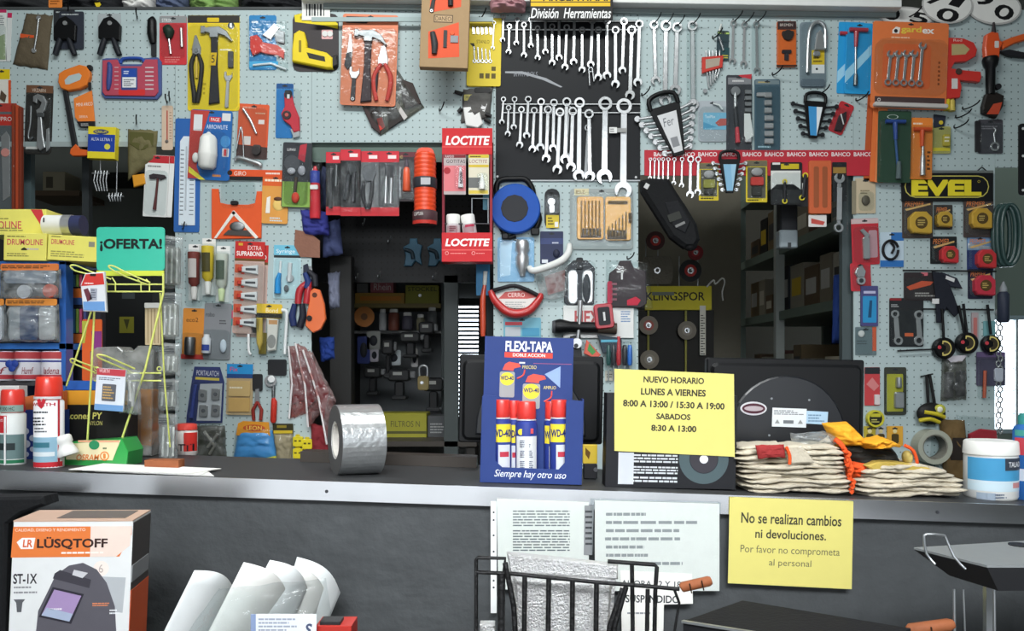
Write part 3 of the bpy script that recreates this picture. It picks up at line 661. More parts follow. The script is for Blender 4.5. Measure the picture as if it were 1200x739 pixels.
t = T('blister_pack', 'blue and clear card with a red handled rivet tool', 'card', 315, 20, 1); b = card(t, 292, 18, 324, 82, '2a7fb8', None); b.ln(295, 24, 303, 28, 1, 'e8eef2', 1.3); b.ln(296, 33, 308, 38, 2, 'e8eef2', 1.3); b.rc(292, 72, 326, 79, '48a8d8', 1.3, 1.6, 0, 0)
b = t('rivet_tool', label='red and silver rivet tool'); b.pg([(294, 44), (302, 42), (308, 48), (307, 62), (297, 66), (294, 58)], 'cf3f38', 3, 14, 3); b.pg([(306, 50), (326, 54), (334, 60), (333, 70), (326, 66), (312, 64), (306, 62)], 'd9655e', 3, 12, 2); b.pg([(308, 42), (322, 28), (328, 34), (318, 48)], 'satin', 3, 10, 2); b.pg([(320, 34), (334, 38), (334, 52), (324, 50)], 'dullsteel', 3, 9, 2)
b = t('rod'); b.tb([(297, 77), (318, 75), (336, 82)], 1.4, 'd5dde0', 5); t('blister').pg([(291, 24), (336, 26), (338, 83), (291, 80)], 'clear', 1.5, 17, 4)
t = T('staple_gun_pack', 'yellow staple gun in clear pack with a black card', 'staple gun', 369, 20, 1)
b = card(t, 343, 16, 397, 84, '3b3638', None, 0, 1.4, 8); b.pg([(345, 18), (356, 15), (385, 18), (396, 28), (396, 34), (380, 30), (346, 26)], 'e3cf24', 1.4, 2, .2); b.tx('R190', 352, 19, 364, 23, '3a3a20', 2.1); b.rc(377, 35, 390, 46, 'd8a8a8', 1.4, 1.8, 1, 0); b.dc(381, 40, 3.4, 'd9d9d6', 1.8, 5); b.dc(387, 40, 3.4, 'd9d9d6', 1.8, 5)
b = t('staple_gun'); b.pg([(346, 42), (352, 38), (358, 40), (361, 52), (361, 58), (384, 64), (391, 70), (391, 82), (384, 82), (344, 74), (344, 60)], 'e6cc28', 2, 24, 4); b.pg([(361, 64), (382, 69), (383, 75), (364, 71)], '2d2b2a', 24, 24.5, .2); b.rc(352, 50, 355, 64, '8c7a1c', 24, 24.6, 1, 0)
b = t('trim_piece', label='black side cover'); b.pg([(386, 69), (396, 66), (397, 78), (388, 82)], '2c2b2a', 3, 20, 3)
t = T('tool_kit_pack', 'large orange card kit with hammer, pliers, knife and wrench', 'tool kit', 433, 18, 22, rot=2)
b = card(t, 402, 17, 467, 124, 'dd8462', None, 0, 1.6, 3); b.pg([(406, 20), (437, 20), (430, 28), (406, 28)], '2c2b2c', 1.6, 2, 0); b.tx('VELO TOOL', 409, 22, 431, 26, 'd8d8d8', 2); b.rc(404, 35, 466, 36, 'c06a4c', 1.6, 1.8, 0, 0)
b = t('hammer'); hammer(b, 433, 37, 121, 26, 'dullsteel', '3c3034', 3)
b = t('utility_knife'); b.pg([(411, 42), (413, 41), (415, 60), (414, 78), (410, 82), (407, 76), (409, 60)], 'satin', 3, 8, 1); b.pg([(408, 64), (414, 62), (414, 78), (410, 83), (406, 78)], '33353a', 4, 10, 1)
b = t('adjustable_wrench'); adj_wrench(b, 418, 86, 417, 118, 10, 'satin', 3, 5, '3a3a3e')
b = t('pliers'); pliers(b, 451, 54, 118, 22, 'chrome', 'c2443c', 3, 3)
b = t('wrench'); b.tb([(444, 80), (443, 112)], 2.4, '3a3438', 6)
blis(t, 402, 34, 466, 123, 1.7, 22, 5)
t = T('plastic_bag', 'dark red and black plastic bag tilted behind the orange kit', 'bag', 460, 90, 2)
b = t('bag'); b.pw([(462, 76), (497, 126), (446, 160), (424, 124)], 'bagdark', 1, 16, .3, 5); b = t('contents'); b.pg([(467, 92), (484, 98), (494, 122), (474, 128)], '3a2f2c', 3, 9, 2); b.pg([(426, 128), (444, 124), (450, 140), (446, 158), (436, 150)], '3a2a2a', 3, 10, 2); b.pg([(442, 140), (448, 138), (452, 150), (446, 154)], 'c23a30', 10, 12); b.pg([(454, 128), (462, 120), (474, 140), (456, 152)], '2b2523', 4, 12); b.pg([(462, 122), (466, 120), (478, 138), (474, 142)], 'c0bcb8', 12, 13)
t = T('tool_box_pack', 'brown cardboard window box of tools standing at the top of the wall', 'tool kit', 522, 40, 112, rot=2)
b = t('box', label='brown cardboard'); b.rc(494, -14, 550, 83, 'card', 0, 34, 0, 1.5); b.pg([(504, -12), (540, -12), (540, 12), (504, 20)], 'd9532e', 34, 34.4, 0); b.pg([(503, 42), (538, 30), (540, 70), (504, 73)], 'd9532e', 34, 34.4, 0); b.rc(509, 22, 531, 31, '4a3a2c', 34, 34.3, 0, 0); b.rc(510, 23, 530, 30, 'b89a74', 34.3, 34.5, 0, 0); b.tx('DANEO', 511, 24, 529, 29, '3a2c20', 34.5)
b = t('adjustable_wrench'); adj_wrench(b, 509, -2, 506, 19, 9, 'satin', 35, 4, '2e2c2c'); b = t('pliers'); b.tb([(527, -8), (528, 12)], 3, '2c2a2c', 38)
b = t('knife'); b.tb([(508, 43), (511, 56), (511, 68)], [3, 4, 3], '3a3a3c', 38, 8, 3); b = t('tape'); b.dc(531, 43, 2.5, 'e05a30', 35, 38); b.rc(521, 40, 525, 60, '36383a', 35, 38); b.rc(529, 46, 538, 54, '8b8f94', 35, 38)
def wset(x0, y0, o, rot, label, full):
    t = T('wrench_set_card', label, 'wrench set', x0 + 21, y0, o, rot=rot); b = card(t, x0, y0, x0 + 40, y0 + 80, 'ddc53a', None)
    if full:
        b.tx('STANLO', x0 + 11, y0 + 26, x0 + 26, y0 + 30, '6a5c18', 1.4); b.pg([(x0 + 3, y0 + 30), (x0 + 8, y0 + 30), (x0 + 11, y0 + 39)], '2a2a26', 1.2, 1.5, 0)
        for i in range(3): b.rc(x0 + 15 + i * 7, y0 + 65, x0 + 20 + i * 7, y0 + 71, '5e5120', 1.3, 1.6, 0, 0)
        b.rc(x0 + 29, y0 + 57, x0 + 34, y0 + 62, '5e5120', 1.3, 1.6, 0, 0)
        for i in range(5):
            w = t('wrench'); w.pg([(x0 + 5 + i * 5, y0 + 10), (x0 + 8 + i * 5, y0 + 10), (x0 + 9.5 + i * 5, y0 + 19), (x0 + 6.5 + i * 5, y0 + 20)], 'chrome', 2, 4, .5); w = t('wrench'); w.tb([(x0 + 8 + i * 4.6, y0 + 34 + i), (x0 + 9 + i * 4.6, y0 + 50)], 1, 'chrome', 3); w.rg(x0 + 9 + i * 4.6, y0 + 51, 2.4, 1.2, 'chrome', 2, 4, 12)
        w = t('wrench'); wrench(w, x0 + 31, y0 + 6, x0 + 30, y0 + 36, 5, 'satin', 2, 3)
wset(548, 22, 1, 0, 'yellow wrench set card half hidden behind another one', 0); wset(548, 21, 9, 1, 'front yellow wrench set card left of the black wrench board', 1)
t = T('work_glove', 'grey and white work glove hanging above the red stand', 'glove', 556, 103, 3)
b = t('glove'); b.pw([(543, 105), (578, 102), (574, 138), (540, 144)], '!5d5c5a', 1, 12, .2, 6); b.pg([(543, 127), (552, 126), (556, 136), (562, 132), (566, 146), (560, 151), (546, 148)], 'e0e0de', 8, 14, 3); b.rc(544, 112, 554, 119, 'c0b86c', 12, 13, 1); b.tx('PRO', 546, 113.5, 553, 118, '4a4a3a', 13); b.rc(556, 104, 575, 110, '2c2c2c', 10, 13, 2); b.pg([(565, 122), (571, 123), (568, 132), (563, 130)], 'd8d8d8', 11, 13)
for x0, y0, x1, y1 in ((542, 111, 533, 108), (569, 134, 576, 137), (568, 140, 575, 144), (541, 128, 537, 132)): t('finger').tb([(x0, y0), (x1, y1)], [2.6, 2.2], '2a2a2b', 7)
hook(562, 22, 12, label='holding the yellow wrench cards')
# ---- left edge and second row
t = T('blister_pack', 'small yellow and white card at the left edge', 'card', 6, 82, 1); b = card(t, -8, 81, 12, 122, 'd9d6cc', 'd8c020', 12); b.rc(10, 94, 13, 122, 'd0562c', 1, 1.6, 0, 0); b.pg([(2, 106), (8, 112), (6, 120), (0, 116)], '57483a', 1.5, 4)
t = T('saw_pack', 'tall clear pack with a red top edge at the far left', 'saw', 4, 122, 1); b = card(t, -20, 121, 20, 248, '5f6366', 'a83c34', 10, 1.4); b.tx('TRUPRO', -12, 137, 14, 142, 'd8d0cc', 1.6); b.rc(-10, 134, 16, 147, 'b0342c', 1.4, 1.5, 0, 0)
b = t('saw_blade'); b.pg([(2, 160), (8, 154), (12, 160), (12, 230), (4, 236)], 'satin', 2, 4); b.dc(7, 179, 5, 'd08c84', 4, 6); blis(t, -18, 148, 19, 246, 1.5, 12)
for i, (x, k) in enumerate(((17, '8a3a24'), (22, 'b04a2c'), (26, '7a3422'))):
    t = T('saw_pack', '%s dark orange edged saw pack at the left edge' % ORD[i], 'saw', x, 125, 1 + i * 0); b = t.one(); b.rc(x - 1.7, 122 + i * 2, x + 1.7, 246, k, 0, 10 + i * 3, 1, 1)
t = T('wrench_pack', 'black card with an adjustable wrench and hex key', 'card', 47, 102, 1, rot=2); b = card(t, 31, 100, 63, 181, '2a2826', '6b4c38', 9, 1.5, 5); b.tx('VRZARN', 38, 104, 54, 108, 'c8b8a8', 1.8); b.rc(33, 171, 47, 175, 'd0d0cc', 1.5, 1.8, 0, 0)
b = t('adjustable_wrench'); b.pg([(41, 114), (46, 111), (53, 113), (57, 121), (55, 130), (51, 135), (54, 160), (57, 173), (51, 177), (47, 172), (47, 138), (45, 130), (49, 127), (51, 121), (46, 117), (45, 122), (41, 120)], 'satin', 3, 12, 2); b.rc(47, 133, 55, 138, 'dullsteel', 12, 14, 1)
t('hex_key').tb([(38, 125), (38, 145), (36, 160), (38, 164), (42, 161)], 1.5, 'dullsteel', 5, 8, 3); b = t('knife'); b.pg([(57, 152), (60, 150), (62, 174), (58, 178)], 'satin', 3, 8); blis(t, 33, 110, 62, 180, 1.6, 18, 6)
t = T('hacksaw', 'orange framed mini hacksaw with a black bar', 'hacksaw', 92, 80, 3, rot=-1)
b = t('handle', label='orange grip'); b.pg([(72, 88), (78, 84), (96, 78), (104, 80), (108, 86), (108, 92), (104, 102), (96, 106), (82, 108), (74, 105), (71, 98)], 'e07a2e', 2, 22, 3)
b.pg([(79, 96), (84, 91), (96, 88), (99, 91), (97, 96), (84, 101), (80, 101)], 'afbfc0', 22, 22.4, 0)
b = t('frame', label='black bar'); b.pg([(75, 107), (80, 106), (92, 178), (86, 180)], '222326', 5, 16, 2); b = t('blade_mount'); b.rc(104, 78, 110, 84, '26272a', 6, 18, 2, 2); b.rc(105, 98, 108, 107, '26272a', 8, 14)
b = t('card', label='orange paper sleeve'); b.pg([(87, 116), (108, 107), (111, 143), (92, 143), (88, 138)], 'e8823a', 3, 8, .5); b.tx('MINI ARCO', 90, 121, 109, 125, 'f4e8dc', 8.2, 0, 0, -3); b.tx('SIERRA', 93, 136, 103, 139, 'f0d8c4', 8.2); b.pg([(90, 143), (111, 143), (111, 151), (94, 150)], '222224', 3, 9, .5); b.ln(95, 145, 109, 149, 2, 'a8a8a8', 9)
b = t('tip', label='orange end grip'); b.pg([(84, 176), (90, 170), (94, 176), (108, 178), (106, 184), (86, 184), (83, 181)], 'd9622a', 4, 20, 2)
t = T('carton', 'small yellow and blue box hanging below the hacksaw', 'box', 124, 151, 1, rot=2); b = t.one(); b.rc(108, 151, 140, 188, 'e2cf30', 0, 30, 0, 1); b.rc(108.3, 160, 139.7, 180, '24429c', 30, 30.3, 0, 0); b.dc(123, 157, 9, '2c3c70', 30, 30.3, 0, 20, 3); b.tx('FERRUM', 116, 155.5, 130, 158.5, 'e6d840', 30.4); b.tx('ALTA ULTRA 1', 112, 164, 136, 167.5, 'dfe2ee', 30.4); b.dc(131, 174, 3.4, 'd8d050', 30.3, 30.8, 0)
t = T('plastic_bag', 'olive plastic bag of fittings hanging from a black hook', 'bag', 167, 152, 2); b = t('bag'); b.pw([(150, 151), (185, 153), (183, 186), (150, 212)], '!6e6848', 1, 14, .25, 8); b.pg([(154, 155), (182, 157), (181, 172), (166, 178), (154, 170)], '57562f', 12, 15, 2); b = t('plug', label='orange corner'); b.pg([(156, 206), (170, 204), (172, 216), (158, 220)], 'd9962e', 1, 12, 3)
hook(160, 145, 12, label='above the olive bag')
t = T('thermometer', 'small beige wooden thermometer on the left board', 'thermometer', 196, 124, 1); b = t('board'); b.rc(190, 124, 203, 176, 'cdb6a0', .5, 4, 2); 
for i in range(10): b.rc(199, 132 + i * 3.4, 201.5, 132.6 + i * 3.4, '6a5040', 4, 4.2, 0, 0)
t('tube').tb([(196.5, 130), (196.5, 164)], .7, 'b04a40', 5); t('bulb').el(196, 166, 2, 2, 3, '6b6460', 5, 10, 6); hook(196, 121, 8, label='above the beige thermometer')
t = T('thermometer', 'tall blue backed white thermometer', 'thermometer', 220, 140, 1, rot=1); b = t('board'); b.rc(206, 139, 236, 272, '2f62a8', .3, 2.5, 2); b.pg([(212, 166), (216, 160), (226, 160), (230, 166), (231, 264), (212, 264)], 'd6e0e8', 2.5, 5, .5)
for i in range(16): b.rc(213, 176 + i * 5, 217, 177 + i * 5, '38424c', 5, 5.2, 0, 0); b.rc(224, 176 + i * 5, 229, 177 + i * 5, '6a7480', 5, 5.2, 0, 0)
b.tx('2079', 215, 262, 222, 266, '38424c', 5); t('tube').tb([(220, 172), (220, 246)], .9, 'b8c0c8', 6)
t = T('blister_pack', 'blue and red card with a white night lamp', 'card', 248, 130, 8, rot=3); b = card(t, 224, 129, 273, 211, '2563a8', None, 0, 1.5, 3); b.pg([(224, 130), (246, 130), (236, 170), (234, 196), (240, 210), (224, 210)], 'b8423c', 1.5, 1.9, 0); b.rc(228, 135, 238, 154, 'd8dadc', 1.9, 2.2, 0, 0); b.rc(246, 137, 260, 143, 'c8303c', 1.5, 2, 1, 0); b.tx('PAGE', 248, 138, 258, 142, 'f0f0f0', 2.1); b.tx('ARROWLITE', 243, 146, 268, 151, 'd8e0ee', 1.7); b.rc(261, 132, 271, 141, 'd8d8d8', 1.5, 2, 0, 0); b.pg([(225, 196), (245, 211), (238, 211), (225, 203)], 'e0d448', 2, 2.3, 0); b.dc(266, 165, 6, '4c90cc', 1.5, 2, 0, 20, 7); b.rc(263, 173, 271, 183, 'd0d0d8', 1.5, 2, 1, 0); b.rc(265, 174, 268, 182, 'c03030', 2, 2.2, 0, 0); b.ln(253, 203, 268, 208, 1, 'd88a3c', 1.6)
b = t('lamp_body', label='white lamp'); b.la(248, [(156, 1.5), (158, 3), (160, 7), (164, 9.5), (180, 10.5), (182, 11), (184, 10.5), (196, 10), (199, 7)], 'white', 16, 20); t('switch').el(233, 186, 4, 6, 8, 'e4e4e0', 8, 12, 8); blis(t, 228, 155, 270, 205, 2, 44, 8)
for i, (dx, o) in enumerate(((6, 1), (0, 8))):
    t = T('blister_pack', ['white card with a small hammer, behind another white card', 'front white card with a small dark hammer under a red header'][i], 'card', 184 + dx, 182, o, rot=3); b = card(t, 171 + dx, 182, 199 + dx, 254, 'e3e4e2', 'bb3038', 9, 1.3, 1); b.ln(174 + dx, 193, 190 + dx, 197, 1, '8a8a8a', 1.3)
    if i:
        b = t('hammer'); b.pg([(177, 206), (182, 204), (195, 205), (197, 208), (190, 211), (188, 209), (181, 210), (178, 210)], '3a3034', 2, 10, 1); b.tb([(187, 209), (186, 230), (185, 246)], [1.3, 1.5, 2.2], '5c2c2c', 5); blis(t, 173, 200, 198, 252, 1.4, 14)
t = T('blister_pack', 'orange card with a chrome socket handle and angled wrench', 'card', 297, 123, 1, rot=3); b = card(t, 280, 122, 316, 186, 'd65a36', None, 0, 1.4, 2); b.ln(285, 124, 305, 129, 1, 'e89880', 1.4); b.rc(304, 140, 311, 145, 'e4dcd8', 1.4, 1.8, 0, 0); b.ln(300, 131, 312, 134, 1, 'f0c8a8', 1.4); b.pg([(280, 170), (316, 172), (316, 186), (280, 186)], '4a3836', 1.4, 1.8, 0); b.rc(288, 160, 296, 170, 'd8d0cc', 1.5, 1.8, 0, 0)
b = t('bar'); b.tb([(286, 129), (294, 140), (303, 157)], [1.6, 1.8, 1.2], 'chrome', 7, 8, 3); b = t('handle'); b.tb([(280, 190), (284, 186), (308, 192), (309, 195)], [1.6, 2.6, 2.8, 2], 'satin', 8, 8, 3); b = t('socket'); b.dc(304, 177, 5, '3a3434', 3, 14); b.rc(300, 170, 309, 178, '4a4240', 3, 11, 2); b = t('wire_loop'); b.tb([(281, 176), (283, 160), (285, 150), (288, 166), (290, 188)], .8, 'chrome', 10, 6, 3)
blis(t, 279, 127, 314, 191, 1.5, 20)
t = T('blister_pack', 'blue card with a red pipe cutter', 'card', 335, 100, 1, rot=1); b = card(t, 324, 98, 344, 162, '2a7cc0', '1f4f86', 6); b = t('pipe_cutter', label='red cutter'); b.pg([(334, 110), (338, 108), (343, 112), (346, 124), (352, 138), (353, 154), (346, 156), (342, 148), (334, 142), (331, 134), (335, 126)], 'c63644', 2, 14, 3); b.dc(338, 136, 5, '3c3034', 14, 18); b.dc(338, 136, 2.2, 'c85c54', 18, 19); b.rc(335, 107, 343, 116, '26262a', 4, 16, 2); b.rc(338, 112, 341, 117, 'd8d8d8', 16, 17)
b = t('tip'); b.pg([(342, 152), (352, 150), (353, 160), (346, 162)], 'a8acae', 3, 10); t('blister').rc(325, 105, 353, 163, 'clear', 1.5, 20, 4, 4)
t = T('card_holder', 'orange header board with a clear pouch and crossed white bands', 'bag', 284, 200, 3, rot=1)
b = t('header', label='orange black header strip'); b.rc(252, 199, 334, 207, 'd9542a', .5, 6); b.rc(266, 207, 310, 211, '1f1f20', .5, 5); b.tx('GIRO', 275, 201, 289, 206, 'e8dcd0', 6); b.ln(312, 201, 330, 205, 1, 'f0d8c8', 6); b.dc(270, 203, 3, '2a2422', 6, 7)
b = t('pouch', label='orange folded pouch'); b.pg([(249, 222), (257, 222), (259, 238), (268, 240), (292, 240), (300, 238), (302, 224), (308, 224), (308, 279), (250, 281)], 'e05a2c', 1, 8, 2)
for pts in ([(275, 247), (253, 280), (256, 280), (278, 250)], [(276, 247), (305, 278), (302, 280), (273, 250)]): b.pg(pts, 'e8e4dc', 8, 10, .3)
b = t('blade'); b.el(280, 266, 9, 6, 5, 'dullsteel', 10, 14, 8); b.pg([(264, 276), (270, 270), (292, 270), (298, 277)], '4a4644', 9, 12); t('knob').rc(272, 236, 281, 241, '1f1f20', 6, 16, 2, 2); t('film').rc(260, 212, 300, 245, 'clear', 2, 10, 6, 3)
t = T('card', 'amber picture pack hanging right of the orange pouch', 'card', 322, 204, 6, rot=2); b = card(t, 308, 206, 339, 262, 'dc9a4a', 'd9602c', 12, 2); b.ln(311, 209, 334, 214, 1, 'f2e2c8', 2.3); b.pg([(314, 232), (318, 230), (318, 250), (313, 250)], 'ece8e0', 2, 4); b.el(328, 240, 7, 7, 3, 'e8c470', 2, 14, 8); b.el(327, 233, 5, 2.5, 4, '5a3a2a', 3, 12, 6); b.ln(318, 254, 336, 260, 2, 'c8d4d8', 2)
t = T('blister_pack', 'black and green card with a small red tipped tool', 'card', 348, 168, 14, rot=2); b = card(t, 332, 167, 366, 243, '33353a', None, 0, 1.5, 2); b.rc(333, 213, 365.5, 242.5, '8fb458', 1.5, 2, 0, 0); b.pg([(352, 170), (360, 168), (358, 190), (350, 186)], 'b03440', 1.5, 2, 0); b.tx('LUMAX', 337, 174, 347, 177, 'dddddd', 1.6); b.dc(343, 191, 9, '4b4d52', 1.5, 2.2, 0)
b = t('nozzle'); b.el(343, 201, 5, 4, 7, 'a8aab0', 6, 14, 8); b.el(355, 200, 4.5, 6, 7, '9a9ca4', 6, 14, 8); t('stem').tb([(349, 208), (348, 226)], 2, '4a4038', 6); t('bulb').el(349, 232, 4.6, 6.5, 9, 'c8402c', 8, 14, 10); blis(t, 335, 182, 363, 241, 2, 22, 6)
t = T('tube_bag', 'red and blue tube in a clear bag beside the green header', 'tube', 372, 190, 8); b = t('tube'); b.la(370.5, [(196, 1.5), (204, 4), (210, 5.5), (252, 6.5), (257, 6)], 'c8343e', 16, 14); b.wrap(370.5, 202, 216, 5.9, -85, 85, '3a4a9c', 16); b.rc(366, 219, 375, 224, 'e6e4e0', 26, 38, 1); t('bag').pw([(365, 186), (377, 186), (379, 260), (364, 260)], 'clear', 1, 46, .2, 3)

# ================================================================ wall, left column
def tubepack(x, label, k, cap, txt, o, h0=286, h1=352, rot=0):
    t = T('glue_tube', label, 'glue', x, h0, o, rot=rot); b = card(t, x - 8, h0, x + 8, h1, 'd6d8d6', None, 0, 1.2, 1); b.rc(x - 7.7, h0 + .3, x + 7.7, h0 + 6, 'e4e4e2', 1.2, 1.5, 0, 0)
    b = t('tube'); b.la(x, [(h0 + 10, 7), (h0 + 11, 7.2), (h1 - 20, 6.2), (h1 - 17, 3.5), (h1 - 16, 3.4)], k, 14, 14); b.wrap(x, h0 + 18, h0 + 40, 7.25, -50, 40, txt, 14); t('nozzle').la(x, [(h1 - 16, 2.8), (h1 - 14, 4), (h1 - 1, 3)], cap, 14, 12)
    t('blister').rc(x - 8, h0 + 8, x + 8, h1 + 8, 'clear', 1.5, 40, 3, 8)
tubepack(229, 'brown glue tube, left of three tubes on the wall', '7a3a34', 'd8d4d0', 'c8c0bc', 1); tubepack(245, 'yellow glue tube in the middle of three tubes', 'dcc038', 'dcdcd8', '4a4420', 8, 279, 346); tubepack(262, 'green and white glue tube, right of three tubes', 'c9d0c4', 'c8d8a8', '4c5a4c', 2, 288, 354, 1)
hook(214, 268, 14, label='beside the tall thermometer')
def suprabond(x0, y0, o, label):
    t = T('glue_strip', label, 'glue', x0 + 20, y0, o, rot=2); b = card(t, x0, y0, x0 + 35, y0 + 108, 'c9aaa0', None, 0, 1.4, 2); b.rc(x0, y0, x0 + 35, y0 + 20, 'c22e2c', 1.4, 1.8, 0, 0); b.rc(x0, y0 + 20, x0 + 35, y0 + 23, '6a4a24', 1.4, 1.9, 0, 0); b.tx('EXTRA', x0 + 15, y0 + 5, x0 + 31, y0 + 10, 'f0d8d4', 1.9); b.tx('SUPRABOND', x0 + 2, y0 + 11.5, x0 + 33, y0 + 17, 'f6f0ee', 1.9, 0, .02); b.rc(x0 + 4, y0 + 2, x0 + 9, y0 + 5, 'd8a838', 1.9, 2.2, 0, 0)
    for i in range(5):
        yy = y0 + 33 + i * 15.5
        b.rc(x0 + .5, yy - 6, x0 + 10, yy + 4, 'cf5a3c', 1.4, 1.9, 1, 0)
        q = t('glue_tube'); q.pg([(x0 + 9, yy - 3), (x0 + 28, yy - 5.5), (x0 + 28, yy + 5.5), (x0 + 9, yy + 3)], 'd5d7d8', 2, 11, 3); q.rc(x0 + 14, yy - 1.5, x0 + 26, yy + 1.2, '4a4c52', 11, 11.3, 0, 0); q.la(x0 + 7, [(yy - 2, 2.6), (yy + 2, 2.6)], 'c83c30', 7, 10)
    t('blister').rc(x0 + 2, y0 + 25, x0 + 34, y0 + 107, 'clear', 1.5, 17, 3, 4)
suprabond(280, 287, 1, 'glue tube strip with a red header, behind the front one'); suprabond(276, 283, 12, 'front strip of five silver glue tubes with a red header')
t = T('blister_pack', 'light blue card with two syringes', 'card', 337, 288, 1, rot=1); b = card(t, 321, 287, 353, 350, 'b9d6dc', '72bcd6', 12, 1.3, 2); b.rc(321.3, 299, 352.7, 302, '2c3032', 1.3, 1.8, 0, 0); b.tx('Syringe', 324, 292, 346, 298, 'e8f2f4', 1.7); b = t('syringe', label='blue syringe'); b.tb([(330, 306), (329, 324)], 1.4, 'e4e8ea', 7); b.tb([(329, 320), (327, 328), (327, 344)], [2, 3.5, 4], '2c8ccc', 8); b = t('syringe', label='clear syringe'); b.tb([(341, 308), (340, 330)], 2.6, 'cfd4d6', 7); b.dc(341, 326, 4.5, '9aa0a4', 6, 10); b.el(337, 338, 3, 4, 4, '60666a', 7, 10, 6); blis(t, 323, 303, 352, 349, 1.4, 18)
t = T('blister_pack', 'orange card with a steel cylinder under a red edge', 'card', 226, 362, 1, rot=2); b = card(t, 215, 361, 241, 420, 'd98c3c', None, 0, 1.4, 2); b.rc(214, 415, 241, 420.5, 'b83c38', 1.4, 2, 0, 0); b.tx('eco2', 219, 372, 233, 377, '4a3420', 1.5); t('cylinder').la(226, [(395, 5.6), (397, 6.2), (414, 6.2), (416, 5.4)], 'dullsteel', 16, 16); blis(t, 217, 390, 240, 419, 1.5, 34, 5)
t = T('blister_pack', 'grey card with a small white bottle', 'card', 253, 356, 3, rot=2); b = card(t, 240, 355, 272, 421, '86888c', None, 0, 1.3, 2); b.tx('robo', 242, 366, 252, 371, '2a2c30', 1.4); b.ln(258, 374, 268, 380, 2, '4a4c50', 1.4); b = t('bottle'); b.la(245, [(392, 3.2), (395, 3.4), (397, 5), (413, 5), (414, 4.5)], 'e2e4ea', 14, 14); b.wrap(245, 404, 411, 5.05, -60, 60, '3a4c9c', 14); b = t('tip'); b.el(264, 405, 4, 8, 6, 'c8d4e0', 7, 10, 8); blis(t, 241, 386, 271, 420, 1.4, 30, 6)
t = T('sachet', 'teal and pink sachet peeping out beside the grey card', 'card', 269, 366, 1); b = t.one(); b.pg([(265, 360), (274, 357), (276, 378), (268, 384)], '3f9a9a', .3, 2); b.pg([(265, 364), (272, 362), (276, 372), (268, 374)], 'cc4a70', 2, 2.4, 0)
t = T('glue_pack', 'yellow topped pack with two glue tubes in clear plastic', 'glue', 318, 358, 15, rot=2); b = card(t, 300, 356, 331, 373, 'dcb838', None, 0, 1.6, 2); b.rc(300, 367, 331, 372.5, '23221f', 1.6, 2, 0, 0); b.tx('Bond', 312, 361, 326, 366, 'f4ecd0', 1.8); t('insert').rc(305, 390, 314, 415, '8a7a30', 1.2, 1.6); q = t('tube', label='gold tube'); q.pg([(302, 373), (309, 373), (310, 402), (307, 412), (303, 402)], 'b9a04a', 3, 14, 4); q = t('tube', label='white tube'); q.pg([(314, 373), (328, 374), (326, 410), (316, 412)], 'd2d0c8', 3, 16, 4); q.dc(321, 400, 5, '8a8a86', 16, 16.4, 0, 20, 8); q.rc(317, 375, 327, 380, 'c09060', 16, 16.3, 0, 0)
t('clear_strip').tb([(293, 392), (294, 412), (297, 416)], 1.6, 'e8eaea', 6, 8, 3); t('clear_strip').tb([(331, 363), (336, 364), (337, 372), (336, 414)], 2, 'e0e4e4', 8, 8, 3); t('blister').pg([(297, 372), (337, 366), (336, 417), (296, 416)], 'clear', 1.6, 20, 4)
t = T('latch_pack', 'navy six-sided pack holding a set of steel latches', 'latch set', 242, 429, 3, rot=3); b = t('card'); b.pg([(228, 430), (258, 429), (264, 446), (264, 494), (222, 497), (222, 488), (226, 446)], '37406e', .5, 2.5); b.tx('PORTALATCH', 231, 434, 257, 440, 'd0d4de', 2.5); b.rc(230, 442, 258, 445, 'c8b850', 2.5, 2.8, 0, 0); b.pg([(236, 450), (262, 448), (262, 492), (234, 493)], 'b4b8bc', 2.5, 4, .3)
for x, y in ((240, 463), (242, 481), (255, 461), (256, 480)):
    q = t('latch'); q.rc(x - 5, y - 7, x + 5, y + 7, 'satin', 4, 10, 2, 2); q.dc(x, y, 2.4, '5b5e62', 10, 11)
t('slider').tb([(231, 451), (228, 490)], 2.4, '3c4a8c', 6); blis(t, 226, 447, 263, 494, 2.6, 18, 6)
t = T('blister_pack', 'beige felt pad pack with a blue header', 'card', 281, 427, 4, rot=1); b = card(t, 266, 426, 297, 486, 'c8ac84', '2d8cc8', 12, 1.6, 2); b.rc(266.3, 438, 296.7, 443, '2a4a80', 1.6, 2, 0, 0); b.tx('Fix', 270, 430, 279, 435, 'd8445c', 2); b.rc(269, 446, 294, 464, 'd0b078', 1.7, 6, 1); b.rc(269, 466, 294, 482, 'cfa868', 1.7, 6, 1); b.ln(270, 452, 292, 456, 1, 'efe4cc', 6); blis(t, 267, 442, 297, 486, 1.7, 12)
t = T('plastic_bag', 'bag of blue putty with an orange header, lowest on the left board', 'bag', 299, 493, 4, rot=1); b = t('header', label='orange header'); b.pg([(280, 496), (286, 493), (316, 494), (318, 510), (278, 510)], 'd9922e', 10, 12); b.dc(299, 501, 13, 'c0582c', 12, 12.4, 0, 24, 4); b.tx('LEON', 290, 498.5, 308, 503.5, 'f0d060', 12.5); b = t('bag'); b.pw([(279, 504), (320, 504), (326, 538), (274, 540)], '~4a90cc', 1, 18, .25, 9); b.pg([(308, 537), (325, 533), (326, 541), (310, 541)], 'c8c850', 6, 16); t('film').pw([(277, 500), (321, 500), (328, 541), (272, 541)], 'clear', 1, 24, .3, 4)
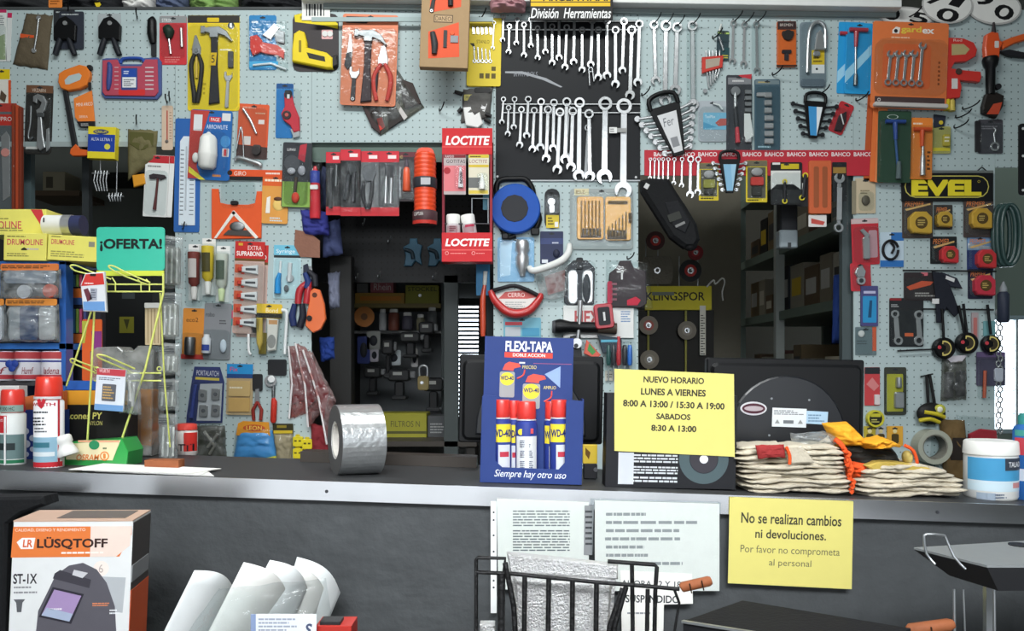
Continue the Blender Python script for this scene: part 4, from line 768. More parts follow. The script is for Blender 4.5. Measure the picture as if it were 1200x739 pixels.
t = T('plastic_bag', 'small bag of screws with a black and yellow header', 'bag', 333, 496, 5); b = t('header'); b.rc(320, 496, 344, 508, '33301c', 3, 5, 1); b.rc(321, 504, 343, 507.5, 'c8ac30', 5, 5.4, 0, 0); b.rc(325, 498, 336, 501, '8a7a28', 5, 5.4, 0, 0); b = t('bag'); b.pw([(321, 508), (343, 508), (342, 545), (325, 545)], '!9b8f74', 1, 12, .3, 6); t('film').pw([(320, 507), (345, 507), (344, 546), (323, 546)], 'clear', 1, 18, .3, 2)
for i, (x, y) in enumerate(((350, 517), (361, 520), (350, 531), (362, 534), (356, 545))):
    t = T('plug_adaptor', ['upper left', 'upper right', 'middle left', 'middle right', 'lowest'][i] + ' yellow plastic plug low on the wall beside the red bags', 'plug', x, y, 4, g=None); b = t('body'); b.rc(x - 6, y - 6, x + 6, y + 6, '~d8c62a', 1, 16, 2, 3); b.rc(x - 4, y - 2, x - 1, y, '5c521a', 16, 16.4); b.rc(x + 1, y - 2, x + 4, y, '5c521a', 16, 16.4); t('tab').rc(x - 3, y - 8.5, x + 2, y - 5, '~c8b424', 2, 10, 1)
t = T('ratchet', 'ratchet wrench with a red handle hanging above the small bag', 'ratchet', 322, 445, 4); b = t('head'); b.rg(318, 446, 7, 4, 'chrome', 3, 12); b.dc(319, 444, 4, 'e4e6e6', 3, 14); t('shaft').tb([(321, 452), (321, 468)], 2, 'dullsteel', 7); t('grip').tb([(321, 466), (322, 470), (321, 492), (321, 495)], [2, 3.6, 3.6, 2.4], 'c03428', 8); t('card').rc(314, 421, 336, 440, '242528', 1, 3, 2)
t = T('pliers', 'small pliers with red handles beside the beige pad pack', 'pliers', 302, 455, 3); b = t('jaws'); b.pg([(300, 456), (304, 455), (305, 470), (299, 472)], 'chrome', 3, 9); b = t('card'); b.rc(296, 438, 308, 458, '2a2a2c', 1, 3, 2)
for s in (-1, 1): t('handle').tb([(302, 470), (302 + s * 5, 480), (302 + s * 4, 492)], [1.5, 2.2, 2], '8c2f28', 6)
t = T('plastic_bag', 'clear bag of small steel clips behind the red and white can', 'bag', 248, 499, 2); b = t('clips'); b.rg(246, 512, 5, 3, 'steel', 3, 6); b.tb([(240, 505), (252, 522), (246, 532)], 1.8, 'd0d4d6', 6); b.tb([(256, 508), (244, 524)], 1.8, 'c8ccd0', 7); b = t('film'); b.pw([(230, 498), (264, 498), (266, 545), (230, 545)], 'bagdark', 1, 18, .3, 7)
t = T('spray_can', 'small red and pale can with black letters standing low behind the counter', 'can', 218, 541, 0, 2.5); b = t('body'); y1 = base(218, 2.42) - 1; b.la(218, [(503, 11), (505, 13), (y1 - 3, 13), (y1, 12)], 'd8d0cc', 0, 20); b.wrap(218, 506, y1 - 5, 13.1, 10, 90, 'd0342e', 0); b.wrap(218, 506, y1 - 5, 13.1, -90, -40, 'd0342e', 0); b.tx('ATTI', 206, 519, 230, 527, '1e1e22', 0, 0, .01, 0, .1, (218, 13.25, 0)); t('cap', label='red cap').la(218, [(496, 9), (497, 12), (503, 12.6)], 'd4463c', 0, 20)
def redbag(q, label, o, sd):
    t = T('plastic_bag', label, 'bag', q[0][0], q[0][1], o); b = t('bag'); b.pw(q, 'redclear', 1, 16, .35, sd); b = t('contents'); c = [((x - q[0][0]) * .7 + q[0][0] + 3, (y - q[0][1]) * .7 + q[0][1] + 8) for x, y in q]; b.pg(c, '7a3038', 1, 5); b.tb([q[0], ((q[0][0] + q[3][0]) / 2 + 4, (q[0][1] + q[3][1]) / 2), q[3]], 1.2, 'd8d4d4', 14)
redbag([(339, 405), (352, 405), (376, 480), (340, 490)], 'leftmost of three crumpled red and clear bags', 4, 1); redbag([(347, 402), (358, 406), (390, 470), (362, 500)], 'middle of three crumpled red and clear bags', 22, 2); redbag([(356, 410), (366, 412), (394, 468), (384, 520)], 'rightmost crumpled red and clear bag, nearest the foil tape', 40, 3)
t = T('plastic_bag', 'dark red bag of parts low behind the big foil tape', 'bag', 378, 500, 6); t('bag').pw([(364, 495), (392, 500), (392, 546), (366, 546)], '!7d2a30', 1, 18, .3, 5)
# dark cluster at the edge of the middle opening
t = T('leather_piece', 'brown leather sheet hanging at the opening edge', 'sheet', 357, 270, 3); t.one().pg([(346, 269), (362, 272), (375, 282), (375, 302), (352, 301), (345, 288)], '!8a6252', 0, 3)
for i, (q, k, d) in enumerate((([(352, 245), (384, 248), (386, 275), (356, 276)], '!383c88', 'violet blue cloth bag at the edge of the middle opening'), ([(378, 262), (398, 256), (402, 298), (378, 302)], '!3c4468', 'blue grey bag hanging left of the black pegboard'), ([(378, 194), (384, 196), (385, 246), (374, 246)], '!30364e', 'dark blue bag behind the red tipped packs'), ([(384, 320), (398, 318), (398, 360), (386, 362)], '!777c90', 'pale grey bag beside the orange tape hanger'), ([(374, 395), (392, 395), (392, 420), (376, 424)], '!26408a', 'blue pouch above the foil tape roll'))):
    YP = (3.2, 3.24, 3.24, 3.342, 3.342)[i]
    t = T('tool_pouch', d, 'bag', q[0][0], q[0][1], 2, YP); t.one().pw(q, k, 0, 18, .3, i)
t = T('pliers', 'red handled pliers hanging beside the orange tool', 'pliers', 354, 325, 5); b = t('jaws'); b.pg([(360, 312), (366, 312), (368, 330), (360, 332)], 'dullsteel', 3, 10)
t('handle').tb([(362, 330), (352, 340), (350, 356)], [3, 4.5, 4], '~b02c34', 8, 8, 3); t('handle').tb([(364, 330), (362, 342), (360, 356)], [3, 4.5, 4], '~b02c34', 14, 8, 3)
t = T('pliers', 'navy and black handled pliers hanging above the orange tool', 'pliers', 362, 310, 14); b = t('jaws'); b.pg([(356, 311), (361, 309), (364, 320), (356, 322)], '2c3040', 3, 10); t('handle').tb([(358, 320), (362, 330), (360, 338)], [3, 4, 3.6], '2a3a70', 8); t('handle').tb([(362, 318), (369, 324), (370, 336)], [3, 4, 3.6], '26262c', 8)
t = T('pliers', 'dark pliers with navy grips low beside the syringe card', 'pliers', 350, 356, 4); t('handle').tb([(346, 356), (343, 370), (345, 382)], [3, 4.4, 4], '27335e', 8); t('handle').tb([(355, 356), (356, 370), (352, 384)], [3, 4.4, 4], '232530', 12); t('jaws').pg([(346, 350), (352, 346), (356, 356), (346, 358)], 'dullsteel', 3, 9)
t = T('chalk_reel', 'orange flat chalk line reel hanging over the red bags', 'reel', 371, 338, 10); b = t('body'); b.pg([(364, 342), (369, 338), (376, 340), (381, 356), (383, 374), (377, 386), (368, 390), (359, 382), (361, 366), (364, 352)], '~dd6a35', 2, 18, 3); t('hole').dc(370, 346, 3, '5a3020', 18, 18.5); t('knob').dc(364, 373, 3.2, '1d1d20', 18, 24); t('hook').tb([(366, 338), (362, 330), (366, 326)], 1, 'steel', 8)

# ================================================================ middle opening goods and the red stand
def redpack(x0, x1, y0, y1, label, o, clear):
    t = T('tool_pack', label, 'tool pack', (x0 + x1) / 2, y0, o, 3.14); b = card(t, x0, y0, x1, y1, '1a1b1d' if not clear else ('6a6b6d' if clear == 1 else '4a4b4d'), 'c8323e', 13, 1.6, 1); b.rc(x0 + .2, y1 - 10, x1 - .2, y1, 'c43038', 1.6, 2, 0, 0); b.rc(x0 + (x1 - x0) * .45, y0 + 5, x0 + (x1 - x0) * .85, y0 + 9, 'ecdcdc', 2, 2.3, 0, 0)
    c = (x0 + x1) / 2; b = t('tool')
    if clear == 1: b.pg([(c - 6, y0 + 18), (c + 5, y0 + 15), (c + 8, y0 + 26), (c + 4, y0 + 36), (c - 5, y0 + 36), (c - 9, y0 + 26)], '5b5e62', 3, 12, 2); b.tb([(c - 6, y0 + 36), (c - 8, y0 + 52), (c - 3, y0 + 68)], [2, 2.6, 2], '2c2d30', 8, 8, 3); b.tb([(c + 3, y0 + 36), (c + 2, y0 + 52), (c - 1, y0 + 68)], [2, 2.6, 2], '2c2d30', 8, 8, 3)
    elif clear == 2: b.pg([(c - 5, y0 + 16), (c + 7, y0 + 18), (c + 6, y0 + 32), (c - 4, y0 + 32)], '36383c', 3, 12, 2); b.tb([(c - 3, y0 + 30), (c - 4, y0 + 62)], 1.8, 'chrome', 8); b.tb([(c + 3, y0 + 32), (c + 2, y0 + 62)], 2, 'satin', 8)
    elif clear == 0 and x1 - x0 > 19: b.pg([(c - 3, y0 + 20), (c + 6, y0 + 18), (c + 8, y0 + 26), (c, y0 + 32)], '3c3f42', 3, 12, 2); b.tb([(c - 2, y0 + 30), (c - 6, y0 + 60)], 2.6, '3e4144', 8); b.tb([(c + 4, y0 + 28), (c + 3, y0 + 62)], 2.6, '3a3c40', 8)
    else: b.tb([(c - 3, y0 + 20), (c - 3, y0 + 66)], 2.4, '3c3e40', 7); b.tb([(c + 4, y0 + 16), (c + 3, y0 + 40)], 1.6, 'dullsteel', 7)
    blis(t, x0 + 1, y0 + 14, x1 - 1, y1 - 3, 1.8, 18, 4)
redpack(382, 400, 178, 252, 'leftmost black tool pack with a red top, narrow', 1, 0); redpack(399, 423, 175, 253, 'second red topped tool pack, with black pliers', 8, 0); redpack(421, 446, 177, 253, 'third red topped pack, pale, holding a wide jawed tool', 1, 1); redpack(444, 468, 177, 253, 'rightmost red topped pack, with two steel rods', 8, 2)
t = T('blister_pack', 'dark pack with a hook chain and orange marker', 'card', 474, 178, 1, 3.14); b = card(t, 459, 178, 492, 236, '3a3336', '6a343c', 6); b.tx('NACHO', 462, 182, 472, 186, 'c8b070', 1.6); b = t('chain')
for i in range(5): b.rg(467, 198 + i * 7.5, 2.6, 1.6, 'steel', 3, 5, 12, 1.5)
b = t('marker', label='orange marker'); b.la(477, [(189, 1), (198, 3), (200, 4), (224, 5), (225, 4)], '~e2603c', 12, 14); b.la(477, [(186, 1), (197, 3)], '3a2c3c', 12, 12); blis(t, 461, 188, 490, 234, 1.5, 20)
t = T('cable_tie_tube', 'orange ribbed hanging tube with a black and grey label band', 'tube', 500, 178, 2, 3.12); b = t('tube', label='orange ribbed plastic')
pf = [(182, 7)]
for i in range(14): pf += [(184 + i * 4.9, 11.6 + (1.0 if i > 0 else 0)), (186.4 + i * 4.9, 12 + (1 if i > 0 else 0)), (187.6 + i * 4.9, 11.2 + (1 if i > 0 else 0))]
b.la(499.5, pf + [(252, 11)], '~e04a26', 42, 24); t('hanger').rc(489, 176, 510, 190, '~d9461f', 36, 40, 8); t.__call__('hole').rc(495, 180, 504, 183, '702010', 40, 40.5, 1)
b = t('band', label='grey label band'); b.la(499.5, [(212, 13.5), (213, 14), (223, 14), (224, 13.5)], '33343a', 42, 24); b.rc(496, 214, 507, 222, 'b4b4b8', 86, 87, 0, 0)
b = t('base_label'); b.la(499.5, [(250, 13), (251, 14.5), (264, 14.5), (266, 13)], '4a3236', 42, 24); b.wrap(499.5, 262, 266, 14.6, -70, 70, 'b8342c', 42); b.tx('CAPTURA', 488, 253, 499, 257, 'e0dcd8', 0, 0, 0, 0, .1, (499.5, 14.7, 42))
# spring clips on the black pegboard
for i, x in enumerate((485, 513)):
    t = T('spring_clamp', ['left', 'right'][i] + ' teal plastic spring clamp on the black pegboard', 'clamp', x, 296, 2, 3.5); b = t('body'); b.pg([(x - 12, 290), (x - 5, 286), (x - 4, 280), (x + 4, 280), (x + 5, 286), (x + 10, 288), (x + 8, 300), (x + 10, 311), (x + 2, 306), (x - 2, 312), (x - 11, 312), (x - 9, 300)], '35586c', 1, 18, 3); t('grip').tb([(x - 10, 293), (x - 2, 296), (x, 304)], 2.4, '1c2a33', 19, 8, 3)
for x, y in ((425, 264), (455, 284), (417, 327), (443, 325), (507, 326)): hook(x, y, 8, 3.49, .7, 'steel', label='at %s of the black pegboard' % {425: 'upper left', 455: 'centre', 417: 'lower left corner', 443: 'lower edge, left part', 507: 'lower edge, right part'}[x])
# LOCTITE stand
t = T('display_stand', 'red and white wall display stand holding two cards and two bottles', 'display stand', 548, 308, 0, 3.1)
b = t('header', label='red header with white lettering'); b.rc(518, 150, 577, 181, 'c8272e', -14, 0, 0, 1); b.tx('LOCTITE', 522, 159, 574, 170, 'f4f2f2', .2, .18, .035); b.rc(518, 171, 577, 173, 'd84a48', 0, .3, 0, 0)
b = t('side_rail', label='dark red side rail'); b.rc(518, 181, 521, 276, '7c2030', -14, -2); b = t('side_rail', label='dark red side rail'); b.rc(574, 181, 577, 276, '8c2830', -14, -2)
b = t('wire_tray'); b.tb([(521, 262), (574, 262)], .8, '4a4c50', -2, 6); b.tb([(553, 262), (553, 232), (572, 232), (572, 262)], .8, '8e9498', [-6] * 4, 6)
b = t('tray', label='red tray front with white lettering'); b.rc(518, 273, 577, 307, 'c8272e', -60, 12, 0, 1); b.tx('LOCTITE', 522, 280, 574, 289, 'f4f2f2', 12, .18, .035); b.rc(518, 292.5, 577, 294, 'e05a58', 12, 12.4, 0, 0); b.ln(528, 296.5, 548, 298, 1, 'e8a09c', 12); b.ln(558, 296.5, 574, 298, 1, 'e8a09c', 12); b.rg(524, 297, 2.2, 1.6, 'e0a8a4', 12, 12.4, 12); b.rg(555, 297, 2.2, 1.6, 'e0a8a4', 12, 12.4, 12)
def lcard(x0, x1, label, k, hk, tube):
    t = T('glue_card', label, 'glue', (x0 + x1) / 2, 181, 2, 3.1); b = card(t, x0, 181, x1, 228, k, hk, 4, 1.2, 1, False); return t, b
t, b = lcard(520, 546, 'pink and grey glue card hanging left in the red stand', 'b4a8a8', '7c2a30', 1); b.rc(520.3, 194, 545.7, 224, 'd97a80', 1.2, 1.5, 0, 0); b.tx('RAPIDO', 522, 182, 532, 184.6, 'e8dcdc', 1.5); b.tx('GOTITAS', 523, 187, 545, 191, '2c2a2e', 1.3); b.dc(524, 200, 4, 'a83038', 1.5, 1.9, 0); b = t('tube'); b.pg([(538.5, 196), (541, 196), (543, 220), (537, 220)], 'd4d0d4', 3, 11, 2); b.rc(539, 202, 542, 216, '6a5a60', 11, 11.3, 0, 0); blis(t, 533, 193, 545, 223, 1.4, 16)
t, b = lcard(549, 573, 'yellow and white glue card hanging right in the red stand', 'd8d2bc', 'cfb83c', 1); b.tx('LOCTITE', 550, 187, 571, 191, '9a5a60', 1.3, .15); b.ln(551, 182, 566, 185, 1, '5a4a20', 1.5); b.rc(549.3, 193, 572.7, 196, 'd0b43c', 1.2, 1.5, 0, 0); b.pg([(549, 208), (564, 208), (566, 220), (549, 220)], '6c6e6c', 1.2, 1.7, 0); b.rc(549.3, 223, 572, 227, 'd8c050', 1.2, 1.5, 0, 0); q = t('tube'); q.la(565, [(204, 1), (208, 1.6), (214, 3.2), (222, 3.6)], 'e4e4e0', 6, 12); blis(t, 559, 203, 572, 223, 1.4, 15)
for i, (x, r) in enumerate(((530.5, 0), (550.5, -8))):
    t = T('glue_bottle', ['upright white capped bottle in the tray of the red stand', 'tilted white capped bottle in the tray of the red stand'][i], 'bottle', x, 274, 2, 3.09, rot=r); b = t('bottle'); b.la(x, [(261, 8), (262, 8.4), (280, 8.4)], 'c4bcbe', -28, 20); b.wrap(x, 264, 272, 8.5, -50, 40, 'a88a90', -28); b.wrap(x, 262.5, 265.5, 8.55, -30, 50, 'b83a54', -28) if i else b.ln(x - 4, 264, x + 4, 271, 3, '7a3a44', 1); t('cap', label='white ribbed cap').la(x, [(250, 7.4), (251, 8.2), (261, 8.2), (262, 8)], 'white', -28, 24)
t = T('cleaner_pack', 'small clear and blue pack hanging inside the red stand', 'card', 568, 226, 40, 3.2); t.one().rc(566, 226, 573, 246, '5c90a4', 0, 6, 1)

# ================================================================ black wrench board
t = T('tool_board', 'black tool board hung with chrome wrenches', 'board', 665, 120, 1)
b = t('board'); b.rc(581, 24, 750, 212, '15171b', 0, 4, 1); b.rc(581, 211, 750, 212.5, 'b8bcc0', 0, 5, 0, .3)
b.pg([(592, 84), (612, 84), (640, 92), (659, 102), (657, 103), (636, 94), (612, 87), (592, 86)], '9a9da2', 4, 4.2, 0); b.tx('IRWITOOLS', 602, 84.5, 630, 90, '8a8d94', 4.2, .2)
for y in (26, 36, 123, 133): t('rail').tb([(588, y), (750, y)], .75, 'd4d6d8', 9, 6)
for x, y in ((583, 207), (745, 208)): t('screw').dc(x, y, 1.4, 'c8cacc', 4, 6)
t = T('wall_sign', 'black sign with a yellow band and white script above the wrench board', 'sign', 670, 10, 80); b = t('board'); b.rc(621, -20, 718, 24, '1b1a1a', 0, 5, 0, 1); b.rc(622, -12, 715, 2.5, 'e5b921', 5, 5.4, 0, 0); b.tx('ARGENTINA!', 636, -8, 712, 2, '2c2412', 5.4, 0, .02); b.rc(622, 3.6, 715, 8, 'e5b921', 5, 5.4, 0, 0)
b.tx('División  Herramientas', 622, 10, 716, 22, 'f0f0f0', 5, .25, .012)
UP = [(590, 20, 48, 0), (597, 32, 62, 1), (606, 24, 52, 0), (614, 30, 66, 1), (622, 24, 55, 0), (630, 34, 69, 1), (639, 23, 62, 0), (647, 32, 75, 1), (655, 23, 69, 0), (664, 33, 80, 1), (673, 22, 74, 0), (682, 36, 83, 1), (694, 25, 77, 0), (701, 36, 92, 1), (711, 25, 90, 0), (721, 36, 100, 1), (731, 26, 84, 0), (740, 36, 113, 1), (749, 29, 98, 0)]
ENDX = {590: 589, 597: 596, 606: 605, 673: 672, 694: 692, 731: 729, 740: 738, 749: 747, 664: 662}
for i, (x, y0, y1, lo) in enumerate(UP):
    t = T('combination_wrench', '%s chrome wrench from the left in the upper row of the black board' % ORD[i], 'wrench', x, y0, 8 + (6 if lo else 0), g='wrenches in the upper row of the black board'); L = y1 - y0
    w = 3.6 + L * .1; wrench(t.one(), x, y0, ENDX.get(x, x), y1, w, 'chrome' if i % 3 else 'satin', 4, 3.5, True, 18 if i % 2 else -16)
t = T('key_ring', 'bunch of small hex keys hanging in the upper wrench row', 'hex keys', 693, 82, 12); b = t.one(); b.tb([(690, 84), (691, 101)], .9, 'satin', 6); b.tb([(694, 82), (696, 96)], .9, 'satin', 7); b.rg(692, 82, 3, 2, 'steel', 4, 6, 12)
LO = [(590, 117, 144, 588), (596, 127, 158, 595), (603, 117, 150, 602), (611, 129, 171, 609), (619, 117, 160, 617), (626, 130, 176, 624), (634, 120, 174, 633), (642, 129, 187, 640), (649, 121, 175, 648), (656, 132, 200, 653), (664, 120, 188, 662), (671, 131, 197, 669), (679, 121, 207, 678), (690, 134, 208, 691), (709, 122, 209, 708), (731, 125, 225, 730)]
for i, (x, y0, y1, x1) in enumerate(LO):
    lab = '%s chrome wrench from the left in the lower row of the black board' % ORD[i]
    if i == 15: lab = 'largest chrome wrench, reaching below the lower edge of the black board'
    if i == 14: lab = 'large chrome wrench second from the right in the lower row'
    t = T('combination_wrench', lab, 'wrench', x, y0, 8 + (6 if i in (1, 3, 5, 7, 9, 11, 13) else 0), g='wrenches in the lower row of the black board'); L = y1 - y0
    w = [0, 18, 20][max(0, i - 13)] if i > 13 else 3.4 + L * .12
    b = t.one(); wrench(b, x, y0, x1, y1, w, 'chrome' if i % 3 else 'satin', 4, 4, True, 18 if i % 2 else -14)
for i, (x, y) in enumerate(((663, 178), (640, 181), (686, 200))):
    t = T('combination_wrench', ['wrench end behind the eleventh wrench of the lower row', 'short wrench end behind the eighth wrench of the lower row', 'wrench behind the thirteenth wrench of the lower row'][i], 'wrench', x, y, 6); wrench(t.one(), x + 3, y - 50, x, y + 6, 9, 'dullsteel', 2, 3)
t = T('price_tag', 'white price tag tied round the largest wrench', 'tag', 725, 152, 22); b = t.one(); b.rc(714, 149, 723, 156, 'e4e4e2', 0, .6); b.rc(723, 150, 734, 155, '9a9a98', 0, .6); b.ln(715, 150, 722, 155, 2, '707274', .6)
PB = [(766, 30, 96, 768, 11), (780, 31, 119, 779, 14), (793, 33, 107, 791, 13), (811, 31, 124, 812, 13)]
for i, (x, y0, y1, x1, w) in enumerate(PB):
    t = T('combination_wrench', ['first', 'second', 'third', 'fourth, plastic wrapped'][i] + ' large wrench hanging on the pegboard right of the black board', 'wrench', x, y0, 3, g='large wrenches right of the black board'); b = t.one(); wrench(b, x, y0, x1, y1, w, 'chrome' if i != 3 else 'satin', 3, 5, True, -18 if i < 2 else 15)
    if i == 3: b.rc(804, 28, 816, 128, 'clear', 9, 14, 4, 3)
    hook(x, y0 - 3, 8, r=.7, label='holding the %s large wrench' % ORD[i])
for i, (x, y0, y1, w) in enumerate(((859, 28, 73, 8), (872, 30, 76, 8), (886, 29, 84, 8))):
    t = T('combination_wrench', ['left', 'middle', 'right, plastic wrapped'][i] + ' of three wrenches at the top beside the orange and black box', 'wrench', x, y0, 3, g='three wrenches at the top right of centre'); b = t.one(); wrench(b, x, y0, x + (-1 if i < 2 else 1), y1, w, 'chrome', 3, 4)
    if i == 2: b.rc(880, 27, 891, 86, 'clear', 8, 12, 4, 3)
    hook(x, y0 - 3, 9, r=.7, label='holding the %s of the three top wrenches' % ['left', 'middle', 'right'][i])
# BAHCO strip
t = T('tool_rail', 'long red rail with white repeated lettering under the right wrenches', 'rail', 888, 190, 2); b = t('rail'); b.rc(755, 176, 1022, 206, 'b8303c', 0, 4, 0, .5); b.rc(755, 176, 1022, 177, 'd88', 4, 4.2, 0, 0) if 0 else None
for i in range(10): b.tx('BAHCO', 766 + i * 26, 178.5, 788 + i * 26, 183.5, 'eadfe0', 4, 0, .02)
for i, x in enumerate((762, 767, 772, 777, 783, 790, 799, 809, 818)):
    y1 = (209, 212, 211, 215, 214, 215, 218, 229, 226)[i]; t = T('combination_wrench', '%s small wrench from the left hanging on the red rail' % ORD[i], 'wrench', x, 187, 8, g='small wrenches on the red rail'); wrench(t.one(), x, 187, x - .6, y1, (4.4, 4.4, 4.6, 4.8, 5, 5.2, 6, 9, 8)[i], 'chrome', 2, 3)
# fan set of wrenches in a black holder
def fanset(cx, cy, label, rot, lab, kw, sc, o, n=7, spread=34, hk='black'):
    t = T('wrench_set', label, 'wrench set', cx, cy, o, rot=rot); b = t('holder', label='black plastic holder'); w = 17 * sc; h = 58 * sc
    b.pg([(cx - w, cy - h * .45), (cx + w, cy - h * .45), (cx + w * .75, cy), (cx + w * .35, cy + h * .5), (cx - w * .35, cy + h * .5), (cx - w * .75, cy)], hk, 8, 15, 1.5)
    b.tb([(cx - w * .9, cy - h * .42), (cx - w * .8, cy - h * .62), (cx, cy - h * .68), (cx + w * .8, cy - h * .62), (cx + w * .9, cy - h * .42)], 2.6 * sc, hk, 10, 8, 3)
    b = t('label_card', label=lab[0]); b.pg([(cx - w * .62, cy - h * .3), (cx + w * .62, cy - h * .3), (cx + w * .28, cy + h * .44), (cx - w * .28, cy + h * .44)], lab[1], 15, 15.5, 0)
    if len(lab) > 2: b.pg([(cx + w * .1, cy - h * .3), (cx + w * .62, cy - h * .3), (cx + w * .28, cy + h * .44)], lab[2], 15.5, 15.8, 0)
    else: b.tx('Fer', cx - w * .4, cy - h * .22, cx + w * .3, cy - h * .06, '70747a', 15.5, .2); b.rc(cx - w * .25, cy + h * .16, cx + w * .2, cy + h * .34, '8a8c90', 15.5, 15.8, 0, 0)
    for i in range(n):
        v = i / (n - 1); L = spread * sc * (1 - v * .5); yy = cy - h * .3 + v * h * .72
        for s in ((-1, 1)):
            q = t('wrench'); x0 = cx + s * w * (.7 - .45 * v)
            q.tb([(x0, yy), (x0 + s * L * .75, yy - L * .12)], 1.7 * sc, kw, 7, 6); q.dc(x0 + s * L * .8, yy - L * .14, 3.3 * sc, kw, 4, 9, .8, 14)
    return t
fanset(786, 152, 'large fan shaped wrench set in a black holder with white label, tilted', -17, ('white label', 'd5d6d8'), 'satin', 1.1, 12, 7, 24)
fanset(953, 140, 'black wrench fan set with a blue and white label', 4, ('blue label', '3f92cc', 'dfe6ea'), '24262a', .78, 3, 5, 26)
hook(959, 110, 9, label='holding the black wrench fan set')
t = T('hex_key_set', 'red plastic holder of steel hex keys', 'hex key set', 834, 77, 4); b = t('holder', label='red holder'); b.pg([(822, 68), (847, 66), (846, 80), (822, 87)], '~c43a30', 2, 12, 2); b.pg([(826, 71), (843, 69), (842, 78), (826, 82)], 'a89c8c', 12, 12.5, 0)
for i in range(5): q = t('hex_key'); q.tb([(827 + i * 4, 60), (828 + i * 3.6, 84), (830 + i * 2.4, 102 - i * 3), (832 + i * 2, 104 - i * 3)], .9, 'satin', 6, 6)
t('ring').dc(826, 107, 2.6, 'steel', 3, 6)
t = T('blister_pack', 'dark green card with a small tool left of the three top wrenches', 'card', 848, 30, 5, rot=3); b = card(t, 841, 36, 855, 71, '2e4046', None); b.rc(842, 38, 855, 40, 'a8c468', 1.3, 1.6, 0, 0); b.rc(847, 56, 856, 70, '24464a', 1.4, 3); b.ln(848, 64, 855, 69, 2, 'c8b83c', 3); t('tip').tb([(845, 29), (843, 37)], 1.2, 'c8ccc8', 4); t('blade').tb([(843, 44), (849, 60)], 1.3, 'steel', 5)
t = T('blister_pack', 'clear pack with a light blue printed card', 'card', 832, 110, 3); b = card(t, 818, 118, 852, 166, 'a9b0b6', None, 0, 1, 4); b.rc(824, 132, 851, 152, '74b0cc', 1, 2, 1); b.tx('ToolMax', 826, 135, 838, 138.5, 'dfeaf0', 2); b.pg([(838, 144), (844, 139), (851, 139), (851, 147), (842, 148)], 'b05a54', 2, 3); b.pg([(824, 143), (840, 149), (824, 151)], '4f96ba', 2, 2.3, 0); blis(t, 819, 126, 854, 165, 1.2, 20, 6); b = t('hanger'); b.tb([(835, 122), (842, 124), (846, 129)], 1.2, 'd0d8d8', 8)
t = T('ratchet_set', 'dark card with a ratchet and column of sockets under a red corner', 'socket set', 866, 90, 4); b = card(t, 851, 88, 881, 180, '3a3c42', None, 0, 1.6, 2); b.pg([(866, 88), (881, 87), (880, 93), (872, 91), (864, 92)], 'b8323c', 1.6, 2, 0); b.rc(853, 91, 880, 99, '7c7e82', 1.6, 1.9, 0, 0); b.ln(858, 93, 872, 97, 1, 'c8c8c8', 2)
b = t('ratchet'); b.dc(861, 108, 5.5, 'dullsteel', 3, 14); b.tb([(861, 110), (861, 128)], 2, 'chrome', 9); b.tb([(861, 126), (862, 140), (863, 152)], [2, 2.6, 2.2], '33363a', 9); b.tb([(863, 150), (864, 168)], [2.4, 3], 'b8404a', 9)
for i in range(9): q = t('socket'); q.rc(872, 106 + i * 7, 880, 111.4 + i * 7, 'satin' if i > 4 else 'dullsteel', 3, 12, 1, 2)
b = t('insert', label='white insert'); b.pg([(871, 134), (878, 134), (882, 160), (874, 166), (871, 160)], 'd4d8d6', 12, 13); blis(t, 853, 100, 881, 178, 1.8, 24, 4)
t = T('socket_set', 'slate blue card with a single column of chrome sockets', 'socket set', 899, 93, 4); b = card(t, 884, 93, 914, 180, '3d5663', None, 0, 1.8, 2); b.rc(885, 94, 913, 99, '6d7d82', 1.8, 2.1, 0, 0); b.ln(888, 95, 910, 98, 1, 'b0a068', 2.1); b.ln(888, 170, 905, 174, 1, 'a0c0cc', 1.9)
for i in range(7): q = t('socket'); r = 3.6 + (i > 2) * .8; q.rc(895, 109 + i * 9, 895 + r * 2.4, 115.5 + i * 9, 'chrome', 3, 14, 1, 3)
t('adaptor').rc(886, 109, 897, 114, 'satin', 3, 10, 1, 2); blis(t, 886, 102, 913, 178, 2, 24, 4); hook(905, 88, 9, label='holding the slate blue socket card')
t = T('blister_pack', 'orange and black pack with a hole saw and bolt', 'card', 921, 25, 2); b = card(t, 910, 26, 932, 79, 'dc6a2c', '3a2a2a', 10, 10, 1); b.tx('BREMEN', 913, 29, 928, 32, 'c8bcb4', 10.5); b.rc(909, 77, 933, 79, '4a2c20', 9, 11, 0, 0); b = t('hole_saw'); b.dc(922, 43, 6, '2c2624', 10, 18); b.rc(915, 38, 929, 44, '3a2f2a', 10, 16, 2); b = t('bolt'); b.rc(915, 60, 926, 64, '26242a', 10, 16, 1); b.rc(918, 64, 923, 72, '2e2c32', 10, 15, 1); blis(t, 910, 36, 932, 76, 10, 24, 3)
t = T('padlock_pack', 'clear pack with a long chrome shackle padlock', 'padlock', 953, 25, 2); b = card(t, 937, 26, 968, 103, '7a8890', None, 0, 1.2, 4, hk=False); b.rc(951, 59, 966, 76, 'd9b92c', 1.2, 2, 0, 0); b.rc(951, 76, 966, 86, 'dfe2e2', 1.2, 2, 0, 0); b.dc(957, 81, 1.4, '33363a', 2, 2.4); b.ln(953, 66, 964, 74, 2, '6a5a1c', 2); b.rc(938, 93, 966, 102, '5c6a74', 1.3, 6, 3)
